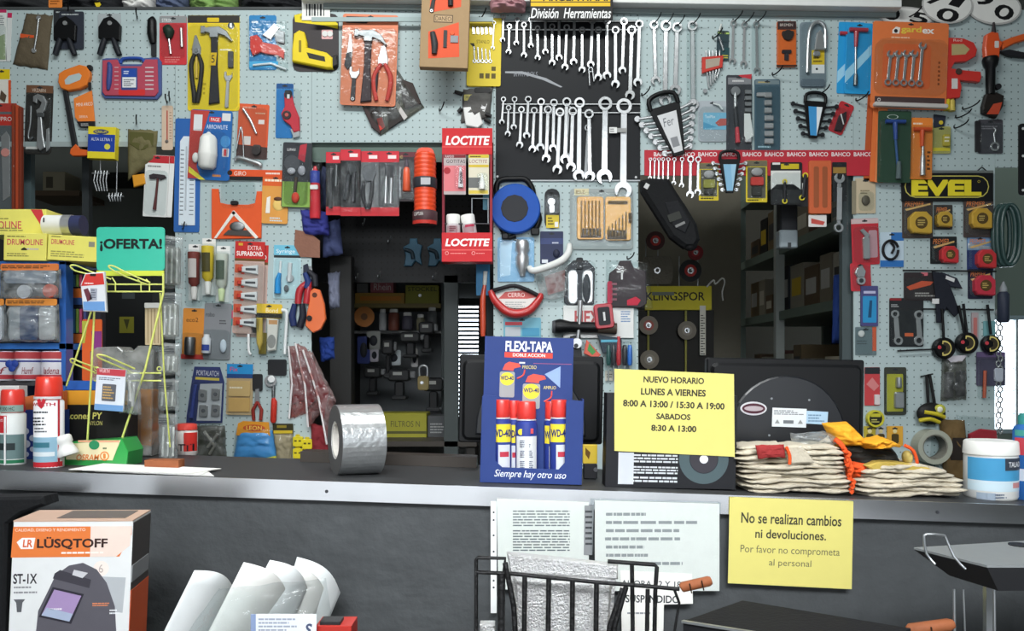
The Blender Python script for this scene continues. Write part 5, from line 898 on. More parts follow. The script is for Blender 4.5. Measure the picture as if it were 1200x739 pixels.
b = t('shackle'); b.tb([(945, 86), (946, 54), (948, 36), (954, 28), (961, 28), (966, 36), (966, 58)], 2.2, 'chrome', 10, 8, 4); b = t('lock_body'); b.pg([(953, 60), (956, 40), (960, 36), (964, 42), (966, 60)], 'chrome', 4, 16, 3); b.rc(952, 61, 960, 67, 'chrome', 3, 14, 2, 3); blis(t, 938, 27, 968, 102, 1.4, 24, 8)
for i, (dx, o) in enumerate(((0, 1), (9, 10))):
    t = T('blister_pack', ['blue card behind another blue card, beside the orange wrench card', 'front blue card with a red T handle wrench'][i], 'card', 997 + dx, 26, o, rot=2); b = card(t, 983 + dx, 26 + i, 1014 + dx, 110, '2c9cd8', None, 0, 1.5, 2); b.pg([(983.3 + dx, 84), (1013 + dx, 52), (1013 + dx, 64), (983.3 + dx, 98)], '9fd4ee', 1.5, 1.8, 0)
    if i: b = t('handle', label='red T handle'); b.tb([(995, 36), (1016, 36)], 2.6, '~b03a48', 8); b.tb([(1003, 38), (1003, 56)], [3, 2], '~b03a48', 8); t('shaft').tb([(1003, 56), (1004, 90)], 1.3, 'satin', 7); t('socket').la(1004, [(88, 2), (91, 2.4), (101, 2.4)], 'dullsteel', 8, 12); t('blister').rc(993, 33, 1019, 106, 'clear', 1.6, 18, 4, 4)
    else: b = t('stub'); b.tb([(984, 40), (992, 40)], 2.4, '~b03a48', 6)
t = T('blister_pack', 'small red card with a black snap tool, tilted', 'card', 996, 120, 2, rot=24); b = card(t, 985, 122, 1003, 160, 'b83038', None, 0, 1.4, 3); b = t('tool'); b.pg([(990, 140), (996, 132), (1000, 142), (1000, 156), (992, 158)], '33282c', 2, 10, 2); b.tb([(991, 138), (999, 148)], .8, 'd8d8d8', 11); blis(t, 986, 130, 1002, 159, 1.5, 14); hook(1003, 118, 10, label='above the small tilted red card')
# big orange wrench card
t = T('wrench_set_card', 'big orange card with five double wrenches in a clear blister', 'wrench set', 1066, 24, 26, rot=2)
b = card(t, 1023, 26, 1112, 128, 'e07a46', None, 0, 1.8, 3); b.tx('gard', 1056, 31, 1080, 40, 'e8c84c', 1.9, 0, .03); b.tx('ex', 1081, 33.5, 1095, 39, 'f4ece4', 1.9, 0, .03); b.pg([(1046, 36), (1050, 32), (1055, 33), (1054, 40), (1046, 40)], 'f0e8e0', 1.8, 2.2, 0); b.dc(1050, 37, 2.2, '2a2426', 2.2, 2.5, 0); b.ln(1045, 43, 1080, 46, 1, 'f0c4a4', 1.9); b.rc(1028, 114, 1110, 123, '4a3c3c', 1.8, 2.2, 0, 0); b.rg(1033, 118, 2, 1.2, 'd8d0cc', 2.2, 2.5, 10); b.rc(1036, 52, 1092, 104, 'd9683a', 1.8, 2.2, 4, 0); b.ln(1101, 70, 1104, 100, 6, '8a4a2a', 1.9)
b = t('tray'); b.rc(1026, 122, 1112, 127, 'c4c0bc', 1.8, 20, 2, 2)
for i in range(5):
    q = t('wrench'); x = 1042 + i * 9.2; h = 64 - (i == 4) * 9 - i * .5; wrench(q, x, 98, x + 2.5, h, 9, 'chrome', 5, 4, True, 15)
blis(t, 1026, 48, 1109, 112, 2, 26, 10); hook(1064, 20, 10, label='holding the big orange wrench card')
for i, (x, o) in enumerate(((1022, 1), (1029, 10), (1035, 16))):
    t = T('blister_pack', ['rearmost', 'second', 'nearest'][i] + ' orange card seen edge on left of the green card', 'card', x, 108, o, rot=3); t.one().rc(x - 5, 110 + i * 4, x + 6, 212 + i, ('b8582e', 'd9733c', 'dd8450')[i], 0, 3, 1)
t = T('hacksaw', 'red mini hacksaw frame hanging behind the orange wrench card', 'hacksaw', 1126, 48, 6); b = t('frame', label='red frame'); b.pg([(1106, 46), (1126, 47), (1138, 52), (1142, 60), (1140, 68), (1130, 74), (1116, 75), (1112, 82), (1124, 84), (1146, 86), (1147, 92), (1145, 98), (1122, 96), (1124, 104), (1122, 116), (1106, 118)], '~cf3a34', 2, 20, 2); b.pg([(1112, 54), (1126, 54), (1133, 60), (1128, 66), (1112, 67)], 'b8a878', 20, 20.4, 0); b.tx('Red', 1114, 48, 1124, 51, 'e8c8c0', 20.2)
t('wing_nut').dc(1120, 86, 3.6, '4a3a34', 20, 24); b = t('label_card'); b.rc(1112, 94, 1119, 106, 'd8d4d0', 20, 20.6); b = t('tip'); b.rc(1112, 112, 1118, 126, '3c2a24', 4, 12)
t = T('caulking_gun', 'orange and black rivet gun at the upper right edge', 'rivet gun', 1165, 38, 3)
b = t('head', label='orange head'); b.pg([(1152, 43), (1158, 40), (1166, 41), (1168, 50), (1172, 52), (1168, 60), (1167, 70), (1151, 70), (1150, 58)], '~e0582c', 4, 26, 4); b.rc(1161, 51, 1166, 59, 'd8d4d0', 26, 26.4, 1); t('nozzle').tb([(1162, 28), (1162, 42)], [1.2, 3], '3a3436', 14)
b = t('handle', label='orange upper handle'); b.pg([(1168, 52), (1182, 46), (1202, 40), (1206, 47), (1186, 53), (1172, 60)], '~e0622c', 6, 22, 4); b = t('lever', label='black lever'); b.pg([(1168, 62), (1180, 60), (1196, 63), (1206, 66), (1206, 70), (1180, 68)], '26262a', 6, 20, 3)
b = t('barrel', label='black barrel'); b.la(1158, [(69, 8), (72, 9), (78, 8), (82, 5.5), (108, 5), (112, 5)], 'black', 15, 16); t('knob').dc(1167, 103, 3.4, '222226', 6, 20); b = t('collector', label='dark bottle'); b.pg([(1152, 112), (1164, 110), (1173, 114), (1172, 126), (1164, 140), (1148, 134), (1148, 126)], '26211f', 4, 24, 4); b.pg([(1160, 124), (1170, 122), (1166, 136), (1152, 136)], 'c04c34', 24, 24.6, 0)
t = T('blister_pack', 'dark grey card with a steel ring puller, right edge', 'card', 1160, 140, 2); b = card(t, 1146, 140, 1175, 180, '4b4a50', None, 0, 1.4, 2); b.rc(1142, 142, 1148, 178, '2c2b2e', 1, 8, 1); b.ln(1150, 147, 1172, 152, 2, '7c7a80', 1.5); b = t('ring'); b.rg(1165, 172, 5.5, 3.2, 'chrome', 3, 7, 18); b = t('rod'); b.tb([(1163, 150), (1166, 153), (1164, 158), (1165, 167)], 1.2, 'chrome', 5, 8, 3); blis(t, 1147, 145, 1174, 179, 1.5, 14)
t = T('hinge', 'black metal hinge plate at the right edge', 'hinge', 1198, 186, 2); b = t('plate'); b.rc(1193, 145, 1212, 229, '1a1b1e', 0, 5, 4, 1)
for y in (151, 183, 223): t('hole').dc(1198, y, 1.6, 'd8dcdc', 5, 5.6, 0, 10)
t = T('blister_pack', 'dark green card with a blue T handle key', 'card', 1048, 134, 22, rot=1); b = card(t, 1029, 130, 1068, 214, '2f4b3a', None, 0, 1.5, 2, False); b.rg(1046, 137, 6.5, 5.6, 'c8d4cc', 1.5, 1.9, 20, .4); b = t('handle', label='blue T handle'); b.tb([(1037, 143), (1060, 143)], 2.4, '~2c4c94', 8); b.tb([(1048, 144), (1049, 164)], [3, 2.2], '~2c4c94', 8); t('shaft').tb([(1049, 164), (1052, 196)], 1.5, '3a5c8c', 8); t('socket').la(1053, [(190, 2.6), (210, 3)], '5c6a6c', 9, 12); blis(t, 1030, 140, 1066, 212, 1.6, 20, 5)
t = T('blister_pack', 'bright orange card with an orange T handle key', 'card', 1080, 140, 16, rot=1); b = card(t, 1067, 138, 1093, 210, 'e8873a', None, 0, 1.5, 2, False); b.ln(1070, 143, 1088, 147, 1, 'f4dcc0', 1.6); b.ln(1087, 176, 1091, 200, 5, '4a3018', 1.6); b = t('handle', label='orange T handle'); b.tb([(1070, 152), (1090, 152)], 2.4, '~d8562a', 7); b.tb([(1080, 153), (1080, 172)], [3, 2], '~d8562a', 7); b = t('socket'); b.la(1081, [(172, 1.4), (182, 1.6), (184, 2.6), (206, 3)], 'satin', 8, 12); blis(t, 1068, 148, 1092, 209, 1.6, 18, 4)
t = T('blister_pack', 'yellow topped clear pack with a small lock, right of the orange T key', 'card', 1103, 132, 4); b = card(t, 1092, 148, 1114, 180, 'b3ae68', None, 0, 1.2, 2); b.rc(1093, 173, 1113, 177, 'd8c83c', 1.2, 1.6, 0, 0); b.pg([(1094, 134), (1108, 136), (1106, 148), (1094, 150)], '2f3340', 1, 4); b.dc(1102, 144, 2.4, 'd8c03c', 4, 6); b = t('lock'); b.rc(1104, 158, 1112, 172, 'b8a840', 2, 12, 2, 2); b.ln(1105, 160, 1111, 168, 2, 'ece8d0', 12); blis(t, 1093, 150, 1114, 179, 1.4, 18)
for i, (x, y) in enumerate(((1116, 118), (1109, 128), (1128, 130))): pass
t = T('plug_pack', 'yellow capped small bottle below the red hacksaw', 'bottle', 1114, 118, 4); b = t.one(); b.la(1114, [(116, 2), (120, 3.6), (126, 3.6), (131, 4)], 'c8b458', 8, 12); b.la(1108, [(114, 3), (117, 4), (130, 4)], 'd8c030', 8, 12)
hook(1128, 128, 14, label='right of the yellow capped bottle'); hook(1120, 138, 12, label='above the yellow topped lock pack')
# hanging under the red rail
def ypack(x0, y0, x1, y1, label, o, mid):
    t = T('blister_pack', label, 'card', (x0 + x1) / 2, y0, o); b = card(t, x0, y0, x1, y1, 'd8c02e', '6a6450', 7, 1.5, 1); b.rc(x0 + 2, y0 + 8, x1 - 2, y1 - 5, '57564c', 1.5, 1.9, 0, 0); b.ln(x0 + 2, y1 - 4, x1 - 3, y1 - 1, 1, '4a4420', 1.6); b = t('tool'); w = x1 - x0; c = (x0 + x1) / 2
    b.el(c, y0 + 14, w * .28, 5, 8, '9c9c9c', 8, 14, 8); b.rc(c - w * .3, y0 + 20, c + w * .3, y0 + 30, mid, 3, 14, 2, 2); b.rc(c - w * .25, y0 + 32, c + w * .2, y1 - 7, '33332f', 3, 12, 1, 2); blis(t, x0 + 1, y0 + 6, x1 - 1, y1 - 3, 1.7, 20, 4)
ypack(819, 191, 842, 235, 'left yellow pack hanging from the red rail', 8, '8a8a3c'); ypack(874, 188, 899, 237, 'right yellow pack with a red tool hanging from the red rail', 10, 'c03c34')
fanset(854, 206, 'chrome wrench fan set with a red top and light blue label on the red rail', 0, ('light blue label', '86b6d4', '9cc4dc'), 'chrome', .72, 12, 6, 18)
t = T('tool_pack', 'white and black pack with yellow ringed tool, below the red rail', 'tool pack', 922, 190, 8); b = card(t, 903, 190, 940, 240, '1f2022', None, 0, 1.5, 2); b.rc(903.3, 200, 938, 222, 'dcdcd8', 1.5, 2, 0, 0); b.pg([(903.3, 222), (910, 216), (930, 216), (938, 222)], '1f2022', 2, 2.4, 0); b.rc(915, 192, 936, 198, 'c8b428', 1.5, 1.9, 0, 0); b.rc(905, 190.5, 914, 193, 'e0e0dc', 1.5, 1.9, 0, 0); b = t('tool'); b.tb([(919, 214), (919, 236)], 1.8, '26262a', 6); b.rg(919, 213, 3, 1.6, 'd8c83c', 5, 8, 14); b.rg(919, 236, 3.2, 1.6, 'd8c83c', 5, 8, 14); b.rc(917.6, 219, 920.4, 230, 'd8c838', 7.5, 9, .5); blis(t, 904, 203, 939, 239, 2.4, 14)
t = T('tool_pack', 'narrow black pack with two yellow rings beside the orange case', 'tool pack', 941, 192, 3); b = card(t, 934, 191, 948, 242, '242527', 'b8a430', 5, 1.5, 1); b = t('tool'); b.tb([(943, 206), (940, 232)], 2.2, '2c2d30', 7); b.rg(943, 206, 3.4, 1.8, 'd8c83c', 5, 9, 14); b.rg(939, 232, 3.4, 1.8, 'd8c83c', 5, 9, 14); b.rc(939, 215, 943, 223, 'c4c4c0', 9, 9.6)
t = T('chisel_case', 'orange case pack left of the long wrench', 'case', 959, 188, 6); b = t('case'); b.rc(947, 189, 973, 251, 'c8623c', 0, 14, 2, 2); b.rc(952, 196, 958, 244, '9a5434', 14, 15, 2); b.rc(962, 196, 968, 244, '9a5434', 14, 15, 2); b = t('label_card', label='white and red label'); b.rc(947, 252, 968, 266, 'd8d4d2', 2, 6, 1); b.pg([(950, 256), (966, 260), (964, 264), (950, 262)], 'c05048', 6, 6.4, 0)
t = T('wrench_pack', 'black card with one long chrome combination wrench', 'wrench', 983, 190, 6); b = card(t, 975, 190, 992, 236, '212326', None, 0, 1.5, 1); b.rc(976, 196, 991, 203, '9a7a3c', 1.5, 2.2, 0, 0); q = t('wrench'); wrench(q, 982, 267, 983, 208, 12, 'chrome', 4, 5, True, 10); q.pg([(980, 220), (986, 220), (985.5, 258), (979.5, 258)], 'satin', 7, 10, 1); blis(t, 975, 204, 992, 275, 1.6, 16, 4)
t = T('tool_pouch', 'large black padded tool pouch hanging over the right opening', 'pouch', 782, 212, 14); b = t('pouch')
b.pg([(749, 214), (760, 211), (782, 212), (790, 226), (802, 244), (814, 264), (818, 282), (812, 292), (800, 292), (784, 280), (770, 258), (756, 236), (750, 226)], '!17181a', 0, 46, 14); b.pg([(776, 240), (792, 238), (806, 262), (800, 276), (786, 268)], '!1f2023', 46, 50, 3)
b = t('patch', label='grey printed patch'); b.rc(780, 252, 795, 261, '2e302c', 50, 51, 1, .3, -20); t('print_strip').rc(788, 264, 800, 267, '7c7c7c', 50, 51, 0, 0, -25); t('size_tag').rc(753, 218, 758, 224, 'c8c8c8', 46, 47, 0, 0, 30); b = t('lower_cap'); b.el(807, 287, 9, 8, 20, '!1b1b1d', 22, 14, 10)

# ================================================================ wall, right board
t = T('blister_pack', 'beige card with a small dark charm, top of the right board', 'card', 1014, 208, 2); b = card(t, 1002, 209, 1026, 250, 'c4b498', None, 0, 2, 1); b.rc(998, 212, 1003, 251, '8c8470', 1, 3, 0); b.ln(1008, 222, 1021, 228, 2, '857a60', 2.1); t('charm').el(1014, 235, 5, 6, 6, '5a5448', 5, 14, 10); blis(t, 1006, 225, 1023, 247, 2.2, 14)
t = T('ratchet_pack', 'red card with a chrome flex head ratchet', 'ratchet', 1012, 256, 2, rot=-2); b = card(t, 997, 256, 1029, 310, 'b82f3a', 'c8b0b0', 6, 1.4, 2); b.rc(1017, 270, 1027, 302, 'b89098', 1.4, 1.8, 2, 0); b = t('ratchet'); b.pg([(1006, 270), (1010, 268), (1018, 276), (1014, 280)], 'chrome', 3, 12, 2); b.rc(1009, 278, 1017, 304, 'chrome', 3, 14, 2, 3); blis(t, 999, 266, 1028, 308, 1.5, 22, 5)
t = T('socket_pack', 'red card with a chrome universal joint below the ratchet card', 'socket', 1007, 308, 2, rot=-2); b = card(t, 996, 308, 1020, 341, 'bc3640', None, 0, 1.3, 2); b = t('joint'); b.pg([(1003, 314), (1009, 311), (1013, 318), (1011, 326), (1003, 326), (1000, 320)], 'chrome', 3, 14, 3); b.dc(1007, 329, 5, 'satin', 3, 14); b.dc(1007, 329, 2.6, '33363a', 14, 15); blis(t, 998, 311, 1018, 339, 1.4, 20, 5)
t = T('cable_lock', 'blue and white card with a coiled black cable', 'cable', 1045, 272, 2); b = card(t, 1031, 272, 1059, 313, 'b8cad6', None, 0, 1.4, 1); b.rc(1044, 272.3, 1058.7, 282, '2f6cb0', 1.4, 1.8, 0, 0); b.rc(1031.3, 305, 1058.7, 312.7, '2f6cb0', 1.4, 1.8, 0, 0); q = t('cable'); q.tb([(1043 + 9 * math.cos(a * .5), 293 + 11 * math.sin(a * .5)) for a in range(13)], 1.6, 'rubber', 5, 8, 2); q.tb([(1043, 284), (1047, 290), (1044, 297)], 1.5, 'rubber', 7, 8, 3)
t = T('wall_sign', 'black sign with yellow EVEL lettering on the right board', 'sign', 1110, 218, 6); b = t('board'); b.rc(1056, 201, 1163, 236, '18191b', 0, 6, 1); b.rc(1086, 200, 1163, 203, '6d7472', 6, 7); b.rc(1059, 206, 1158, 232, 'c9bf62', 6, 6.4, 13, 0); b.rc(1060.2, 207.2, 1156.8, 230.8, '18191b', 6.4, 6.8, 12, 0); b.tx('EVEL', 1067, 211, 1149, 230, 'e6d432', 6.9, 0, .055); b.rg(1146, 213, 1.6, 1.1, 'b8ac40', 6.8, 7.1, 10); t('hanger').tb([(1144, 201), (1150, 196), (1156, 201)], .8, '26282a', 4)
def tape(x0, y0, x1, y1, label, kc, kt, o, tx_, ty_, r, red=False, blue=False):
    t = T('tape_measure', label, 'tape measure', (x0 + x1) / 2, y0, o); b = card(t, x0, y0, x1, y1, kc, None, 0, 1.5, 1)
    if blue: b.rc(x0 + .3, y0 + .3, x1 - .3, y0 + 16, '7c9cc0', 1.5, 1.8, 0, 0); b.pg([(x0 + 1, y0 + 8), (x1 - 4, y0 + 12), (x1 - 1, y0 + 15), (x0 + 1, y0 + 14)], 'd4dce4', 1.8, 2, 0)
    b.tx('PREMIER', x0 + 3, y0 + 3, x0 + (x1 - x0) * .7, y0 + 9, 'd9824a', 2, .2); b.pg([(x0 + 3, y0 + 12), (x1 - 3, y0 + 5), (x1 - 3, y0 + 7), (x0 + 5, y0 + 14)], 'd8b070', 2, 2.2, 0)
    q = t('tape_case'); q.pg([(tx_ - r, ty_ - r * .5), (tx_ - r * .5, ty_ - r), (tx_ + r * .5, ty_ - r), (tx_ + r, ty_ - r * .5), (tx_ + r, ty_ + r * .9), (tx_ + r * .8, ty_ + r), (tx_ - r * .7, ty_ + r * .9), (tx_ - r, ty_ + r * .5)], kt, 2, 26, 4); q = t('badge', q); q.dc(tx_, ty_, r * .55, '5a4420', 26, 27); q.ln(tx_ - r * .35, ty_ - r * .3, tx_ + r * .35, ty_ + r * .3, 3, 'd0b468', 27)
    blis(t, x0 + 1, y0 + 8, x1 - 1, y1 - 2, 2, 32, 5)
tape(1057, 233, 1093, 279, 'left yellow tape measure under the EVEL sign', '4a403c', '~d0a63e', 3, 1076, 262, 13); tape(1094, 240, 1116, 269, 'small middle yellow tape measure under the sign', '3c3a38', '~c8a03c', 2, 1104, 258, 9); tape(1129, 233, 1164, 278, 'right yellow tape measure under the sign', '4a403e', '~cfa23a', 8, 1147, 257, 12)
tape(1090, 277, 1121, 309, 'left red tape measure on a dark card', '1f2224', '~d0343a', 2, 1110, 299, 10, True); tape(1133, 277, 1164, 318, 'right red tape measure on a blue card', '28386c', '~d0343a', 2, 1153, 304, 11, True, True); tape(1134, 315, 1163, 350, 'lowest red tape measure, beneath the blue card one', '24263a', '~cc3448', 3, 1151, 335, 12, True)
t = T('wire_coil', 'dark green coil of wire at the right end of the board', 'coil', 1178, 276, 10); 
for i, (x, rx) in enumerate(((1172, 10), (1176, 11), (1180, 11))):
    b = t('loop'); b.tb([(x + rx * math.cos(a * .393), 276 + 35 * math.sin(a * .393)) for a in range(16)], 2.6, '~2b4442', [6 + i * 9 + 4 * math.sin(a) for a in range(16)], 8, 3, True)
t = T('wall_bracket', 'thin dark pegboard arm across the right board, upper', 'bracket', 1095, 318, 1); t.one().tb([(1057, 317), (1166, 318)], 1.1, '26282a', 8, 6)
t = T('wall_bracket', 'thin dark pegboard arm across the right board, middle', 'bracket', 1110, 362, 1); t.one().tb([(1080, 362), (1163, 363)], 1.1, '26282a', 8, 6)
t = T('wall_bracket', 'thin dark pegboard arm across the right board, lower left', 'bracket', 1075, 411, 1); t.one().tb([(1050, 411), (1092, 409)], 1.1, '26282a', 14, 6)
t = T('tool_pack', 'black pack with orange printed tools above the wrench pair', 'tool pack', 1082, 318, 4); b = card(t, 1059, 319, 1100, 352, '332c2e', None, 0, 1.5, 2); b.pg([(1062, 336), (1080, 329), (1094, 330), (1090, 334), (1066, 340)], 'c8583c', 1.5, 2.2, 0); b.ln(1072, 342, 1096, 348, 2, 'a8a4a0', 1.6); b.rc(1079, 319, 1087, 323, 'c86a74', 1.5, 2, 1, 0); blis(t, 1060, 325, 1099, 351, 1.6, 14)
t = T('straps', 'black fabric straps hanging with white tags', 'strap', 1108, 318, 14); b = t('strap'); b.pg([(1092, 318), (1106, 320), (1116, 344), (1124, 366), (1118, 371), (1108, 360), (1102, 378), (1097, 378), (1096, 350)], '!20232c', 0, 8, 2); b = t('strap'); b.pg([(1102, 319), (1120, 326), (1126, 338), (1112, 336)], '!2a2d38', 0, 12, 2); t('tag').pg([(1107, 323), (1117, 327), (1116, 331), (1106, 327)], 'd4d4d4', 12, 13); t('tag').rc(1091, 350, 1099, 356, 'd4d4d4', 8, 10)
t = T('carton', 'small blue and violet pack left of the wrench pair', 'box', 1018, 336, 2); b = t.one(); b.rc(1008, 335, 1028, 382, '4a4a78', 0, 8, 1); b.rc(1010, 347, 1026, 378, '2f8cc0', 8, 8.6, 1, 0); b.pg([(1018, 352), (1021, 352), (1020, 372), (1016, 372)], '1f4c70', 8.6, 9, 0); b.rc(1011, 341, 1025, 344, 'b8b8d4', 8, 8.4, 0, 0)
t = T('blister_pack', 'grey pack with an orange strip below the blue pack', 'card', 1014, 383, 2); b = card(t, 1002, 383, 1027, 416, '68787c', None, 0, 1.3, 1); b.rc(1022, 383, 1026.5, 411, 'c05a3c', 1.3, 3); b.el(1009, 391, 4, 4, 4, 'c8ccca', 4, 12, 8); b.ln(1004, 398, 1018, 404, 2, '4a565a', 1.4); blis(t, 1003, 385, 1022, 415, 1.4, 14)
t = T('wrench_pack', 'black card with two flat double ended ratchet wrenches', 'wrench set', 1061, 349, 3); b = card(t, 1042, 349, 1082, 406, '26282b', None, 0, 1.6, 2); b.rc(1042.3, 349.3, 1056, 352, '8c2c30', 1.6, 2, 0, 0); b.ln(1044, 356, 1054, 360, 2, 'a0a2a4', 1.7); b.rc(1060, 390, 1070, 394, 'c8623c', 1.6, 2, 0, 0)
for x, y0, y1, w in ((1050, 368, 399, 7), (1076, 369, 399, 8)): q = t('wrench'); q.rg(x - 2 if x < 1060 else x, y0, w * .7, w * .36, 'chrome', 3, 8, 16); q.rg(x + 2 if x < 1060 else x, y1, w * .75, w * .4, 'chrome', 3, 8, 16); q.pg([(x - 3.5, y0 + 4), (x + 2, y0 + 4), (x + 4, y1 - 4), (x - 2, y1 - 4)], 'chrome', 3.5, 7, 1)
blis(t, 1043, 362, 1081, 405, 1.8, 14, 5)
for i, (x, y, d) in enumerate(((1104, 408, 'left'), (1131, 402, 'middle'), (1159, 403, 'right'))):
    t = T('cable_reel', d + ' of three black hanging reels with cream crescent badges', 'reel', x, y, 12 + (i == 1) * 6); b = t('reel'); b.dc(x, y, 12.5 if i < 2 else 10.5, 'black', 0, 26, 6); b = t('badge', label='cream crescent'); c = [(x - 2 + 9 * math.cos(R(a)), y + 9 * math.sin(R(a))) for a in range(-100, 101, 20)] + [(x - 4 + 5 * math.cos(R(a)), y + 5 * math.sin(R(a))) for a in range(90, -91, -20)]; b.pg(c, 'd0c070', 26, 27, .2); b.pg([(x - 2 + (px - x + 2) * .78 + .6, y + (py - y) * .78) for px, py in c], '3a3428', 27, 27.4, 0); b.dc(x - 7, y - 1, 2.2, 'c0404a', 26, 27)
    t('strap').tb([(x, y - 11), (x - (2, 4, 4)[i], y - 46)], 1.6, 'black', 12, 6)
    if i == 1: t('strap').tb([(x - 3, y - 11), (x - 10, y - 44)], 1.6, 'black', 14, 6)
t = T('tool_pack', 'clear bag of black fittings below the left hanging reels', 'bag', 1118, 415, 4); b = t('bag'); b.pw([(1104, 418), (1132, 418), (1132, 468), (1102, 470)], 'bagdark', 1, 26, .25, 4); b = t('fittings'); b.rc(1106, 436, 1116, 466, '30323a', 2, 14, 2, 3); b.rc(1119, 434, 1130, 464, '2c2e36', 2, 14, 2, 3); b.pg([(1104, 417), (1130, 416), (1124, 424), (1112, 425)], 'c8c4cc', 14, 20)
t = T('tool_pack', 'violet grey pack with an orange handled tool, right end of the board', 'tool pack', 1160, 414, 4); b = card(t, 1144, 412, 1178, 452, '4f4a60', '6a5a80', 6, 1.6, 2); q = t('handle'); q.tb([(1153, 434), (1152, 466)], 2, '~b8573c', 8); q = t('lock_body'); q.rc(1164, 431, 1174, 447, 'b8bcc8', 3, 12, 3, 2); blis(t, 1145, 420, 1177, 468, 1.8, 20)
t = T('blister_pack', 'narrow pale strip pack above the right hanging reel', 'card', 1142, 362, 3); b = t.one(); b.rc(1138, 366, 1146, 398, 'a89a9c', 0, 4, 1); b.rc(1140, 372, 1144, 396, 'b8706c', 4, 6, 1)
t = T('teal_pack', 'small teal pack behind the right hanging reel', 'card', 1158, 380, 1); b = t.one(); b.rc(1152, 376, 1166, 394, '6fa0a4', 0, 3, 1)
t = T('chain', 'bright steel chain hanging down the right end of the board', 'chain', 1168, 390, 4); 
b = t.one()
for i in range(24): b.rg(1169 + (i % 2) * 1.5, 366 + i * 6, 3.4, 1.9, 'chrome', 4 + (i % 2) * 4, 7 + (i % 2) * 4, 12, 1.25)
t = T('spray_can', 'dark slim gas canister hanging at the right board end', 'can', 1173, 350, 12); b = t('body'); b.la(1174, [(342, 4), (345, 6.5), (376, 6.5), (378, 5)], '2c3242', 10, 16); t('valve').la(1174, [(330, 1), (334, 2.4), (338, 4), (342, 4)], '8a9094', 10, 12)
t = T('blister_pack', 'red card with a chrome fitting left of the green yellow card', 'card', 1022, 430, 3); b = card(t, 1013, 430, 1031, 475, 'c04448', '2a2c30', 8, 1.4, 1); b.pg([(1015, 450), (1022, 442), (1030, 452), (1024, 458)], 'd08080', 1.4, 2, 0); b.rc(1024, 462, 1030, 474, 'd8cccc', 1.4, 8, 1)
t = T('blister_pack', 'lime yellow card with a chrome plumbing nozzle', 'card', 1048, 429, 3); b = card(t, 1036, 430, 1062, 486, '3a3c34', None, 0, 1.2, 2); b.rc(1039, 438, 1058, 482, 'b4b038', 1.2, 2, 1, 0); b = t('nozzle'); b.la(1052, [(442, 3), (452, 3.6), (454, 3)], 'satin', 8, 12); b.rc(1047, 459, 1058, 478, 'satin', 3, 14, 2, 4); blis(t, 1037, 437, 1061, 485, 2.2, 26, 5)
t = T('tape_roll', 'small round yellow and black sealing tape below the red card', 'tape', 1024, 490, 5); b = t('spool'); b.rg(1024, 490, 10, 7.6, 'c8bf3a', 1, 20, 24); b = t('core'); b.dc(1024, 490, 7.6, '26261f', 1, 17); b.rc(1018, 484, 1030, 488, 'c4bc38', 17, 17.4, 1, 0); b.ln(1019, 490, 1029, 495, 2, 'c8c068', 17.2)
for i, (x0, x1, k) in enumerate(((1012, 1026, 'b8a63c'), (1027, 1037, 'c4c4c4'), (1039, 1058, 'd8a23c'))):
    t = T('blister_pack', ['mustard', 'pale grey', 'amber'][i] + ' small pack in the row behind the glove piles', 'card', (x0 + x1) / 2, 499, 4); b = card(t, x0, 499, x1, 522, k, None, 0, 1.5, 1); b = t('insert'); c = (x0 + x1) / 2; b.rc(c - 4, 508, c + 4, 519, '4a3f22', 1.6, 8, 2, 2); b.dc(c, 505, 2.4, 'e0d49c', 1.6, 3)
t = T('bee_charm', 'black and yellow striped bee shaped hanging tool', 'tool', 1088, 488, 10, rot=0); b = t('body'); b.el(1088, 484, 17, 13, 20, '1c1c1c', 20, 18, 12); 
for pts in ([(1074, 492), (1086, 490), (1098, 494)], [(1080, 482), (1092, 484), (1104, 488)]): b.tb([(x - 2, y) for x, y in pts], 2.4, 'c8b832', [34, 39, 30], 8, 3)
b.el(1096, 479, 7, 6, 8, 'b8b84a', 34, 14, 8); b.el(1095, 479, 3.4, 3.4, 4, 'e8e8d8', 42, 12, 8); t('handle').tb([(1086, 472), (1084, 440)], 1.8, '1d1d1e', 12); t('handle').tb([(1093, 472), (1087, 438)], 1.8, '1d1d1e', 14); t('hook').tb([(1078, 441), (1092, 438)], .9, '1d1d1e', 8)
t = T('tape_roll', 'pale grey roll of mesh tape hanging behind the right glove pile', 'tape', 1088, 522, 6, rot=0); b = t('roll'); b.rg(1087, 522, 20, 14.5, 'a3a698', 1, 60, 32); t('core').rg(1087, 522, 14.5, 13.2, '7c7a70', 1, 58, 28)
t = T('plastic_bag', 'clear wrap of the mesh tape roll', 'bag', 1106, 540, 2); t.one().pw([(1092, 505), (1112, 512), (1116, 560), (1088, 560)], 'clear', 1, 24, .3, 4)
t = T('paper_bag', 'brown paper wrapped tool pack behind the wipes tub', 'bag', 1122, 490, 6); b = t('bag'); b.pw([(1100, 490), (1130, 492), (1138, 566), (1106, 566)], '!6b5636', 1, 24, .2, 5); b = t('opening'); b.pg([(1108, 512), (1130, 512), (1126, 538), (1110, 538)], '2c2622', 24, 27)
t = T('plastic_bag', 'clear bag with red contents above the wipes tub', 'bag', 1148, 492, 6); b = t('contents'); b.pg([(1134, 508), (1148, 502), (1166, 504), (1168, 520), (1134, 520)], '~a82c38', 1, 14, 4); t('film').pw([(1120, 486), (1166, 490), (1170, 526), (1128, 524)], 'clear', 1, 26, .4, 6)

